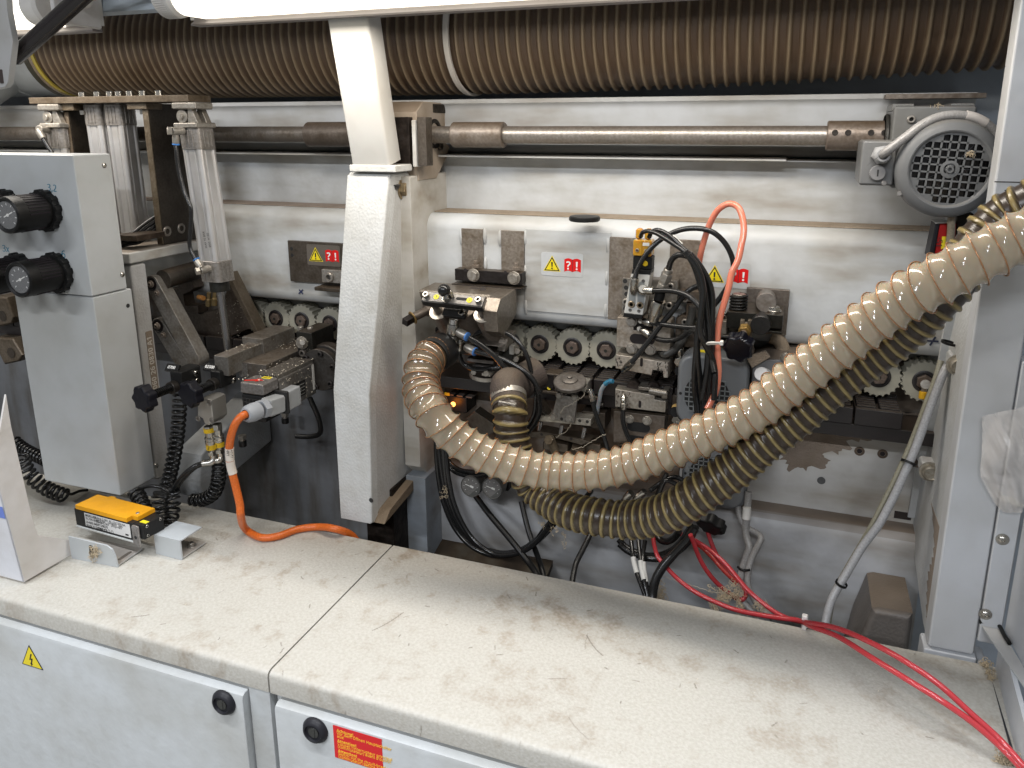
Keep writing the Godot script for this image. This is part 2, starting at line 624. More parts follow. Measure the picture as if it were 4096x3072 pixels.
func machine():
	# the long sheet-metal channel behind the shaft
	var t := thing("channel_panel", "long dusty white sheet channel running behind the steel drive shaft", "panel", Vector3(-1, 1.49, -0.1))
	var g := G.new(Color(0.5, 0.52, 0.54))
	xprism(g, [Vector2(-0.219, 1.608), Vector2(-0.055, 1.606), Vector2(-0.0545, 1.598), Vector2(-0.06, 1.594), Vector2(-0.064, 1.585), Vector2(-0.064, 1.525), Vector2(-0.068, 1.518), Vector2(-0.118, 1.497), Vector2(-0.219, 1.497)], -3.0, 0.262, 0.0)
	part("channel", g, M.paint_dirty, t)
	g = G.new(Color(0.6, 0.6, 0.58), 0.4)
	g.box(Vector3(-3.0, 1.4925, -0.14), Vector3(-0.024, 1.4965, -0.028), 0.001)
	part("lip", g, M.paint_dirty, t)
	g = G.new(Color(0.5, 0.5, 0.49), 0.4)
	g.box(Vector3(-0.024, 1.491, -0.14), Vector3(0.262, 1.4935, -0.045), 0.0006)
	part("lip", g, M.paint_dirty, t)
	g = G.new(DARKSTEEL)
	g.box(mm(122.7,1595.7,-50), mm(268.7,1595.7,-50) + Vector3(0, 0.008, 0.03), 0.0006)
	part("top_strip", g, M.metal_dirty, t)

	# pressure beam: flat web above, box beam with rounded shoulder below
	var b := thing("pressure_beam", "long white box beam carrying warning stickers and the row of toothed rollers", "beam", Vector3(-0.4, 1.17, -0.03))
	g = G.new(PAINT)
	xprism(g, [Vector2(-0.219, 1.4920), Vector2(-0.07, 1.4920), Vector2(-0.07, 1.385), Vector2(-0.2195, 1.385)], -3.0, 0.262, 0.0)
	part("upper_web", g, M.paint_dirty, b)
	g = G.new(PAINT)
	var sh := [Vector2(-0.2195, 1.3845)]
	for i in 6:
		var a := PI / 2 - i * PI / 10
		sh.append(Vector2(-0.004 + 0.029 * cos(a), 1.3535 + 0.029 * sin(a)))
	sh.append(Vector2(0.025, 1.198))
	for i in 5:
		var a := -i * PI / 8
		sh.append(Vector2(0.011 + 0.014 * cos(a), 1.196 + 0.02 * sin(a)))
	sh.append(Vector2(-0.2195, 1.174))
	xprism(g, sh, -3.0, 0.262, 0.0)
	part("box_section", g, M.paint_dirty, b)
	g = G.new(Color(0.3, 0.24, 0.18))
	g.box(Vector3(-0.698, 1.383, -0.0695), Vector3(0.262, 1.3852, -0.006), 0.0004)
	part("dust_layer", g, M.dusty, b)
	g = G.new(Color(0.26, 0.21, 0.17))
	g.box(Vector3(-3.0, 1.383, -0.0695), Vector3(-0.8, 1.3852, -0.006), 0.0004)
	part("dust_layer", g, M.dusty, b)
	g = G.new(Color(0.3, 0.31, 0.32), 0.5)
	g.box(Vector3(-3.0, 1.150, -0.0495), Vector3(0.262, 1.170, -0.038), 0.001)
	part("guide_rail", g, M.paint_dirty, b)
	for q in [[mm(-623.4,1271.1,24), mm(-576.7,1356.9,28.5)], [mm(-538.6,1276.5,24), mm(-490.8,1356.6,28.5)], [mm(-322.4,1196.7,24), mm(-241.6,1354,28.5)], [mm(-210.2,1257.8,24), mm(-155.5,1355,28.5)]]:
		g = G.new(Color(0.3, 0.265, 0.225))
		g.box(q[0], q[1], 0.0008)
		part("machined_strip", g, M.metal_dirty, b)
	# weld beads and paint ridges beside the strips
	g = G.new(PAINT)
	for p in [mm(-573.8,1343,25), mm(-573.3,1285.5,25), mm(-488.7,1344.8,25), mm(-488.8,1276,25), mm(-488.1,1206.9,25), mm(-326.4,1337.5,25), mm(-326.6,1275.3,25), mm(-327.1,1211.8,25), mm(-624.2,1338.4,25), mm(-542,1340,25)]:
		g.lathe([Vector2(0.0, -0.017), Vector2(0.003, -0.013), Vector2(0.0042, 0.0), Vector2(0.003, 0.013), Vector2(0.0, 0.017)], p, Vector3.UP, 10)
	part("weld_bead", g, M.paint_dirty, b)
	g = G.new(PAINT)
	g.box(mm(-489.6,1199.6,24), mm(-319.7,1361.4,27.2), 0.0015)
	part("cover_plate", g, M.paint_dirty, b)
	warning_sticker(mm(-414.5,1296,27.4), b, "warning sticker on the bare stretch between machined strips")
	warning_sticker(mm(-109.7,1294.9,25.4), b, "dusty warning sticker behind the hanging red tube", PAINT, 0.64)
	g = G.new(BLACK)
	g.cyl(mm(-362.8,1385,59.2) , mm(-362.8,1385,59.2) + Vector3(0, 0.009, 0), 0.0285, 24, 0.002)
	part("black_plug", g, M.plastic, b)
	g = G.new(Color(0.1, 0.085, 0.07))
	g.box(mm(-1033.4,1223.7,24), mm(-881.1,1313.5,34), 0.001)
	var pl := part("machined_plate", g, M.metal_dirty, b, "dark plate with a warning sticker")
	for p in [mm(-1023.6,1296.2,34.5), mm(-1023.1,1282.3,34.5)]:
		g = G.new(BLACK)
		g.cyl(p - Vector3(0, 0, 0.001), p, 0.004, 12, 0.0002)
		part("tapped_hole", g, M.matte, pl)
	warning_sticker(mm(-943,1286,34.5) + Vector3(0.0, 0, 0), b, "warning sticker on the dark machined plate", Color(0.12, 0.105, 0.09), 0.63)
	g = G.new(STEEL)
	g.box(mm(-945.3,1228.9,34), mm(-880.9,1257.2,43), 0.001)
	part("clamp_plate", g, M.metal, pl)
	g = G.new(STEEL, 0.3)
	g.socket(mm(-925.6,1241.3,43), Vector3(0, 0, 1), 0.011, 0.006)
	part("cap_screw", g, M.metal, pl)
	g = G.new(BROWN, 0.4)
	g.box(mm(-954.2,1213.6,20), mm(-871.1,1221.3,60), 0.001)
	part("lower_bracket", g, M.metal_dirty, pl)
	g = G.new(Color(0.02, 0.03, 0.08))
	g.bar(mm(-1017.8,1204.6,26.2), mm(-1008.3,1195.3,26.2), 0.003, 0.0006, Vector3(0, 0, 1), 0.0)
	g.bar(mm(-1007.6,1205.1,26.6), mm(-1019.1,1195.3,26.6), 0.003, 0.0006, Vector3(0, 0, 1), 0.0)
	part("pen_cross", g, M.matte, b)
	g = G.new(Color(0.02, 0.025, 0.05))
	g.bar(mm(221.5,1204.7,26.2), mm(239.2,1205.1,26.2), 0.003, 0.0006, Vector3(0, 0, 1), 0.0)
	g.bar(mm(227.2,1196.9,26.6), mm(234,1212.8,26.6), 0.003, 0.0006, Vector3(0, 0, 1), 0.0)
	part("pen_cross", g, M.matte, b)

	# machine body below the chain
	var m := thing("machine_body", "stained grey machine body plate below the chain track, with drilled holes", "machine body", Vector3(-0.3, 0.62, -0.1))
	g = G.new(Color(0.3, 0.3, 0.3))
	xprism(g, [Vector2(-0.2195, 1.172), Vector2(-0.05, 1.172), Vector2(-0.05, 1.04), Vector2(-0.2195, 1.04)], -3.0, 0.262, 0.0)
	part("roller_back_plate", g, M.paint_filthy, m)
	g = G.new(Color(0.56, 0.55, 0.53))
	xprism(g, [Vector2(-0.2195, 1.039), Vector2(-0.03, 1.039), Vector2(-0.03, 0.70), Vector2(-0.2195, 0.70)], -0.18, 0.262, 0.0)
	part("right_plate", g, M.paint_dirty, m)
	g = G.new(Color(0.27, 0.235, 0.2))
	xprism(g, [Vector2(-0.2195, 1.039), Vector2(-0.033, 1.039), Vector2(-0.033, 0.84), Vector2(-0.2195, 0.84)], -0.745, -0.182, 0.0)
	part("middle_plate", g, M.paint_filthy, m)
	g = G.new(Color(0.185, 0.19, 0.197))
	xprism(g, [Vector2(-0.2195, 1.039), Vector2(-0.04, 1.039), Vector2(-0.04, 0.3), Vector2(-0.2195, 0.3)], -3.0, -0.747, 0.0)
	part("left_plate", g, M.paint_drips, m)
	# foot: a step with a dusty shoulder
	g = G.new(Color(0.46, 0.47, 0.485), 0.9)
	g.dust_col = Color(0.2, 0.15, 0.11)
	xprism(g, [Vector2(-0.2195, 0.842), Vector2(-0.02, 0.842), Vector2(0.0, 0.838), Vector2(0.013, 0.828), Vector2(0.018, 0.812), Vector2(0.018, 0.62), Vector2(-0.02, 0.56), Vector2(-0.02, 0.3), Vector2(-0.2195, 0.3)], -0.745, 0.262, 0.0)
	part("stepped_foot", g, M.paint_dirty, m)
	for p in [mm(180.1,1035.3,-29.5), mm(220.3,1022.8,-29.5), mm(144.2,971.4,-29.5), mm(182.9,971.8,-29.5), mm(124.7,1038.8,-29.5)]:
		g = G.new(Color(0.012, 0.01, 0.009))
		g.lathe([Vector2(0.0045, 0.0003), Vector2(0, 0.0002)], p, Vector3(0, 0, 1), 14)
		part("tapped_hole", g, M.matte, m)
	for p in [mm(180.1,1035.2,-29.8), mm(220.3,1022.7,-29.8), mm(144.2,971.2,-29.8), mm(183,971.7,-29.8)]:
		g = G.new(Color(0.11, 0.08, 0.055))
		g.lathe([Vector2(0.009, 0.0003), Vector2(0.0046, 0.0006)], p, Vector3(0, 0, 1), 18)
		part("rust_rim", g, M.dusty, m)
	g = G.new(Color(0.1, 0.1, 0.1))
	g.lathe([Vector2(0.0075, 0.0003), Vector2(0, -0.0005)], mm(84.2,902.6,-29.5), Vector3(0, 0, 1), 16)
	part("blind_hole", g, M.matte, m)
	g = G.new(Color(0.03, 0.022, 0.017))
	g.box(mm(214.2,849.1,-30.5), mm(242.7,863.3,-28.5), 0.0004)
	part("cable_opening", g, M.matte, m)
	# flaking brown paint near the chain: raised patches of crusted dust
	var rng := RandomNumberGenerator.new()
	rng.seed = 44
	g = G.new(Color(0.24, 0.195, 0.155))
	for q in [[mm(146.5,1042.3,-29.7), 0.05, 0.02], [mm(102.5,1022.4,-29.7), 0.07, 0.035], [mm(216.3,1027.3,-29.7), 0.025, 0.02], [mm(176.9,1037.6,-29.7), 0.03, 0.016], [mm(77,993.9,-29.7), 0.05, 0.04], [mm(202.6,1046.2,-29.7), 0.05, 0.012], [mm(45.5,952.9,-29.7), 0.05, 0.035]]:
		var poly := []
		for i in 60:
			var a := TAU * i / 60
			var k := rng.randf_range(0.8, 1.08) + 0.16 * sin(a * 5 + q[1] * 90) + 0.1 * sin(a * 11 + q[2] * 300)
			poly.append(Vector2(q[0].x + cos(a) * q[1] * k, q[0].y + sin(a) * q[2] * k))
		zprism(g, poly, q[0].z - 0.0006, q[0].z + rng.randf_range(0.0002, 0.0006), 0.0)
	part("crusted_dirt", g, M.dusty, m)

	# tray and lower sheets seen down the gap
	g = G.new(Color(0.075, 0.066, 0.045))
	xprism(g, [Vector2(0.0, 0.66), Vector2(0.21, 0.60), Vector2(0.21, 0.59), Vector2(0.0, 0.645)], -0.74, -0.43, 0.0)
	single("drip_tray", g, M.paint_filthy, "oily brown sloping tray down in the gap behind the bench", "tray")
	g = G.new(Color(0.3, 0.33, 0.37))
	xprism(g, [Vector2(-0.03, 0.835), Vector2(0.09, 0.835), Vector2(0.09, 0.30), Vector2(-0.03, 0.30)], -0.735, -0.69, 0.0)
	single("gap_plate", g, M.paint_dirty, "blue grey stained plate standing beside the foot of the middle pillar", "plate")

	# column with the shaft bearing, and the leaning pillar bolted on its front
	var c := thing("bearing_column", "dusty white cast column whose head holds the shaft bearing", "column", Vector3(-0.72, 0.8, 0.0))
	g = G.new(Color(0.5, 0.48, 0.44))
	xprism(g, [Vector2(-0.21, 1.46), Vector2(0.09, 1.46), Vector2(0.09, 0.86), Vector2(0.02, 0.80), Vector2(-0.21, 0.80)], -0.735, -0.700, 0.002)
	part("web", g, M.paint_dirty, c)
	g = G.new(Color(0.36, 0.3, 0.24), 0.6)
	xprism(g, [Vector2(-0.05, 1.60), Vector2(0.03, 1.60), Vector2(0.06, 1.58), Vector2(0.06, 1.45), Vector2(-0.02, 1.45), Vector2(-0.07, 1.49), Vector2(-0.09, 1.52), Vector2(-0.09, 1.57)], -0.80, -0.697, 0.002)
	part("bearing_head", g, M.paint_dirty, c)
	g = G.new(Color(0.04, 0.035, 0.03))
	g.box(mm(-743,1475.7,50), mm(-706.2,1570.3,75), 0.001)
	part("dark_block", g, M.metal_filthy, c)
	g = G.new(Color(0.55, 0.55, 0.53))
	g.box(mm(-698.8,1477.7,50), mm(-691.1,1564.2,79), 0.001)
	part("white_strip", g, M.paint_dirty, c)
	g = G.new(Color(0.11, 0.095, 0.08))
	g.box(mm(-688,1479.4,50), mm(-669.6,1569.9,77), 0.001)
	part("steel_strip", g, M.metal_dirty, c)
	g = G.new(Color(0.02, 0.017, 0.015))
	g.lathe([Vector2(0.029, 0.0), Vector2(0.029, 0.003), Vector2(0.022, 0.003), Vector2(0.020, -0.001), Vector2(0, -0.001)], mm(-697,1538.8,-13), Vector3(1, 0, 0), 28)
	part("bearing_bore", g, M.metal_filthy, c)
	g = G.new(Color(0.1, 0.085, 0.07))
	g.socket(mm(-697,1514.5,-34.6), Vector3(1, 0, 0), 0.009, 0.006)
	part("cap_screw", g, M.metal_dirty, c)
	g = G.new(Color(0.05, 0.04, 0.03))
	g.box(mm(-799.6,1579.6,-20) - Vector3(0.05, 0.0, 0.06), mm(-695.1,1596.7,-60) + Vector3(0, 0, 0.05), 0.001)
	part("cap_plate", g, M.metal_filthy, c)

	var p := thing("leaning_pillar", "white sheet metal pillar leaning from the tube lamp down to a tapered casting", "pillar", Vector3(-0.78, 0.8, 0.15))
	g = G.new(Color(0.6, 0.6, 0.59))
	var lo := mm(-798.3,1477.6,140)
	var hi := mm(-796.9,1734.2,200)
	lo = Vector3(-0.797, 1.482, 0.137)
	hi = Vector3(-0.797, 1.76, 0.198)
	g.prism(PackedVector2Array(rrect(0.0, -0.05, 0.080, 0.0, 0.006, 3)), 0.0, hi.distance_to(lo), Transform3D(Basis(Vector3.RIGHT, Vector3.RIGHT.cross(lo - hi).normalized() * -1.0, (hi - lo).normalized()), lo), 0.001)
	part("upper_post", g, M.sheet, p)
	g = G.new(Color(0.6, 0.6, 0.58), 0.4)
	g.box(Vector3(-0.801, 1.470, 0.075), Vector3(-0.702, 1.483, 0.141), 0.002)
	part("flange_plate", g, M.casting, p)
	# tapered casting: front plate leaning out and a side cheek with a hollow
	g = G.new(Color(0.58, 0.585, 0.58))
	var fp := [Vector2(0.0, 1.468), Vector2(0.125, 1.468), Vector2(0.136, 1.462), Vector2(0.222, 1.06), Vector2(0.222, 0.79), Vector2(0.208, 0.785), Vector2(0.195, 0.79), Vector2(0.195, 1.05), Vector2(0.105, 1.45), Vector2(0.0, 1.45)]
	xprism(g, fp, -0.812, -0.741, 0.004)
	taper(g)
	part("front_plate", g, M.casting, p)
	g = G.new(Color(0.5, 0.5, 0.49))
	xprism(g, [Vector2(-0.04, 1.455), Vector2(0.122, 1.452), Vector2(0.212, 1.058), Vector2(0.212, 0.79), Vector2(0.0, 0.818), Vector2(-0.04, 0.87)], -0.79, -0.742, 0.002)
	taper(g)
	part("cheek", g, M.casting, p, "side cheek, brown with dust at its foot")
	g = G.new(Color(0.2, 0.15, 0.1))
	xprism(g, [Vector2(-0.02, 0.845), Vector2(0.19, 0.808), Vector2(0.213, 0.789), Vector2(0.0, 0.814)], -0.79, -0.718, 0.001)
	part("dirty_foot", g, M.dusty, p)
	g = G.new(Color(0.36, 0.29, 0.18))
	g.bolt(mm(-723,1435.1,82), Vector3(1, 0, 0), 0.0165)
	part("hex_bolt", g, M.metal_dirty, p)
	g = G.new(Color(0.08, 0.08, 0.08))
	g.bolt(mm(-723,1446,109.1), Vector3(0, -1, 0), 0.009)
	part("hex_bolt", g, M.metal_dirty, p)
	g = G.new(Color(0.02, 0.02, 0.02))
	g.lathe([Vector2(0.005, 0.0005), Vector2(0, 0.0003)], mm(-739.8,841.7,222.2), Vector3(0, 0, 1), 12)
	part("drilled_hole", g, M.matte, p)
	g = G.new(Color(0.04, 0.034, 0.03))
	g.box(Vector3(-0.80, 0.3, 0.08), Vector3(-0.735, 0.83, 0.15), 0.002)
	part("dark_post", g, M.metal_filthy, p)

	# drive shaft, couplings, and its left run
	var s := thing("drive_shaft", "long steel drive shaft with thick dusty coupling sleeves, right of the column", "shaft", Vector3(-0.3, 1.53, 0))
	var ay := 1.537
	g = G.new(Color(0.34, 0.315, 0.29), 0.4)
	g.cyl(Vector3(-0.72, ay, 0.0), Vector3(0.2, ay, 0.0), 0.0165, 28)
	part("rod", g, M.metal, s)
	g = G.new(Color(0.27, 0.235, 0.2), 0.8)
	g.cyl(Vector3(mm(-648.4,1537.7,20).x, ay, 0.0), Vector3(mm(-540.3,1537.9,20).x, ay, 0.0), 0.0245, 32, 0.002)
	part("coupling_sleeve", g, M.metal_dirty, s)
	g = G.new(Color(0.23, 0.195, 0.165), 0.8)
	g.cyl(Vector3(mm(37.2,1536.6,20).x, ay, 0.0), Vector3(mm(139.8,1536.9,20).x, ay, 0.0), 0.0245, 32, 0.002)
	part("coupling_sleeve", g, M.metal_dirty, s)
	for q in [mm(49.4,1540.2,33), mm(69.2,1540.3,33), mm(103.6,1540.9,33), mm(123.4,1540.9,33)]:
		g = G.new(Color(0.02, 0.017, 0.015))
		g.lathe([Vector2(0.005, 0.0006), Vector2(0, 0.0004)], Vector3(q.x, ay + 0.005, 0.024), Vector3(0, 0.17, 1), 12)
		part("grub_screw", g, M.metal_filthy, s)
	var s2 := thing("drive_shaft", "steel drive shaft left of the leaning pillar, running behind the air cylinders", "shaft", Vector3(-1.5, 1.53, 0))
	g = G.new(Color(0.17, 0.155, 0.14), 0.2)
	g.cyl(Vector3(-2.6, ay, 0.0), Vector3(-0.8, ay, 0.0), 0.0165, 28)
	part("rod", g, M.metal_dirty, s2)
	g = G.new(Color(0.12, 0.1, 0.085), 0.4)
	g.cyl(Vector3(mm(-984.5,1536.9,20).x, ay, 0.0), Vector3(-0.8, ay, 0.0), 0.0255, 32, 0.002)
	part("coupling_sleeve", g, M.metal_dirty, s2)

func rollers():
	# one toothed roller at the origin, its face towards +z
	var t := thing("toothed_roller", "", "roller")
	var poly := []
	var teeth := 22
	for i in teeth:
		for k in [[-0.36, 0.0345], [-0.2, 0.0358], [-0.1, 0.0376], [0.1, 0.0376], [0.2, 0.0358], [0.36, 0.0345]]:
			var a: float = TAU * (i + k[0]) / teeth
			poly.append(Vector2(cos(a), sin(a)) * k[1])
	var g := G.new(Color(0.34, 0.325, 0.265))
	zprism(g, poly, -0.034, 0.0, 0.0008)
	part("tyre", g, M.plastic, t)
	g = G.new(Color(0.028, 0.026, 0.025))
	g.lathe([Vector2(0.0195, -0.002), Vector2(0.0195, 0.0012), Vector2(0.018, 0.002), Vector2(0.0158, 0.0022), Vector2(0.015, 0.0006), Vector2(0.0, 0.0006)], Vector3.ZERO, Vector3(0, 0, 1), 28)
	part("bearing_ring", g, M.rubber, t)
	g = G.new(Color(0.2, 0.16, 0.135))
	g.hexa(Vector3(0, 0, 0.0004), Vector3(0, 0, 1), 0.0135, 0.006, 0.4)
	var hx := part("hex_head", g, M.metal_dirty, t)
	g = G.new(Color(0.015, 0.012, 0.01))
	g.lathe([Vector2(0.0034, 0.0003), Vector2(0, 0.0002)], Vector3(0, 0, 0.0064), Vector3(0, 0, 1), 10)
	part("centre_hole", g, M.matte, hx)
	var spots := [
		[mm(-467.4,1123.7,0), "toothed roller on the track right of the clamp unit's nozzle plate"], [mm(-398.6,1124,0), "toothed roller midway between the clamp unit and the valve block"], [mm(-329.9,1124.9,0), "toothed roller half behind the left side of the valve block unit"],
		[mm(-528.9,1119.7,0), "toothed roller half hidden behind the thin black air hose"], [mm(-685.5,1122,0), "toothed roller in the dark under the black ball lever"],
		[mm(158.8,1119.5,0), "toothed roller peeping out from behind the dark hose"], [mm(230.5,1125.3,0), "toothed roller with a yellow cable lug on its bolt"],
		[mm(-1105.8,1123.8,0), "chip covered toothed roller under the dark machined plate"], [mm(-1035.8,1124.2,0), "toothed roller behind the motor head, half buried in chips"], [mm(-961.6,1126.8,0), "toothed roller next to the leaning pillar in the dark"], [mm(-1170.7,1125.9,0), "toothed roller partly hidden by the sloping swing plate"]]
	for i in spots.size():
		var o: Node3D = t if i == 0 else t.duplicate()
		if i > 0:
			o.name = numbered("toothed_roller")
			add_child(o)
		o.position = spots[i][0]
		o.position.y = 1.1255 + 0.0005 * (i % 3)
		o.rotation.z = 0.37 * i
		tag(o, spots[i][1], "roller", "toothed pressure rollers along the track")
	# chain track: pads with slotted tops
	var ch := thing("chain_track", "black slotted chain track running under the toothed rollers", "conveyor chain", Vector3(-0.4, 1.03, 0.0))
	g = G.new(Color(0.016, 0.014, 0.013), 0.2)
	g.box(Vector3(-3.0, 1.028, -0.045), Vector3(0.262, 1.052, 0.052), 0.001)
	part("chain_bed", g, M.rubber, ch)
	var pad := G.new(Color(0.02, 0.018, 0.017), 0.4)
	pad.dust_col = Color(0.14, 0.12, 0.1)
	var pw := 0.077
	pad.box(Vector3(0, 1.053, 0.045), Vector3(pw - 0.003, 1.083, 0.056), 0.0012)
	pad.box(Vector3(0, 1.053, -0.045), Vector3(pw - 0.003, 1.083, -0.036), 0.0012)
	for k in 2:
		for j in 6:
			var z0 := -0.033 + j * 0.0131
			pad.box(Vector3(0.003 + k * 0.037, 1.066, z0), Vector3(0.034 + k * 0.037, 1.0835, z0 + 0.0085), 0.0008)
	pad.box(Vector3(0.002, 1.053, -0.036), Vector3(pw - 0.005, 1.074, 0.045), 0.0)
	var pm := pad.mesh()
	for i in 38:
		var x := -2.65 + i * pw
		if x > 0.18:
			break
		if x > -0.8 and x < -0.57:
			continue
		var o := MeshInstance3D.new()
		o.name = "chain_pad"
		o.mesh = pm
		o.material_override = M.rubber
		o.position = Vector3(x, 0, 0) - ch.position
		ch.add_child(o, true)

# spiral-ribbed hose along a path; prof(phase) -> [radius, colour]; wire: radius of a wire wound on the crest
func hose_mesh(path: Array, pitch: float, prof: Callable, seg := 28, steps := 8, ofs := 0.0) -> Array:
	var s := G.smooth(path, 24)
	var cum := PackedFloat32Array([0.0])
	for i in s.size() - 1:
		cum.append(cum[i] + s[i].distance_to(s[i + 1]))
	var total := cum[-1]
	var cnt := int(total / pitch * steps)
	var q := []
	var j := 0
	for i in cnt + 1:
		var d := total * i / cnt
		while j < cum.size() - 2 and cum[j + 1] < d:
			j += 1
		q.append(s[j].lerp(s[j + 1], clampf((d - cum[j]) / maxf(1e-6, cum[j + 1] - cum[j]), 0, 1)))
	var f := G.frames(q)
	var g := G.new()
	var rows := []
	for i in cnt + 1:
		var row := []
		var d := total * i / cnt
		for k in seg:
			var ph := d / pitch + float(k) / seg + ofs
			var pr: Array = prof.call(ph - floorf(ph), d / total)
			var p2: Array = prof.call(ph + 0.02 - floorf(ph + 0.02), d / total)
			var p1: Array = prof.call(ph - 0.02 - floorf(ph - 0.02), d / total)
			var slope: float = (p2[0] - p1[0]) / (0.04 * pitch)
			var dir: Vector3 = f[i][0] * cos(TAU * k / seg) + f[i][1] * sin(TAU * k / seg)
			row.append([q[i] + dir * pr[0], (dir - f[i][2] * slope).normalized(), pr[1]])
		rows.append(row)
	for i in cnt:
		for k in seg:
			var a: Array = rows[i][k]
			var b: Array = rows[i][(k + 1) % seg]
			var c: Array = rows[i + 1][(k + 1) % seg]
			var d: Array = rows[i + 1][k]
			for t in [[a, b, c], [a, c, d]]:
				if (t[1][0] - t[0][0]).cross(t[2][0] - t[0][0]).dot(t[0][1] + t[1][1] + t[2][1]) > 0.0:
					t = [t[0], t[2], t[1]]
				for w in t:
					g.v.append(w[0])
					g.n.append(w[1])
					g.c.append(w[2])
					g.u.append(Vector2.ZERO)
	return [g, q, f, total]

func helix(h: Array, pitch: float, r: float, wire: float, ofs := 0.0, seg := 5) -> G:
	var q: Array = h[1]
	var f: Array = h[2]
	var p := []
	var turns: float = h[3] / pitch
	var per := 26
	for i in int(turns * per):
		# crest is where phase is whole: d / pitch + k + ofs = integer, so the angle runs backwards along the hose
		var t: float = float(i) / (turns * per)
		var at: float = t * (q.size() - 1)
		var j := mini(int(at), q.size() - 2)
		var a: float = -TAU * (t * turns + ofs)
		var d: Vector3 = f[j][0].lerp(f[j + 1][0], at - j) * cos(a) + f[j][1].lerp(f[j + 1][1], at - j) * sin(a)
		p.append(q[j].lerp(q[j + 1], at - j) + d * r)
	return G.new(Color(0.6, 0.33, 0.17)).tube(p, wire, seg, 1)

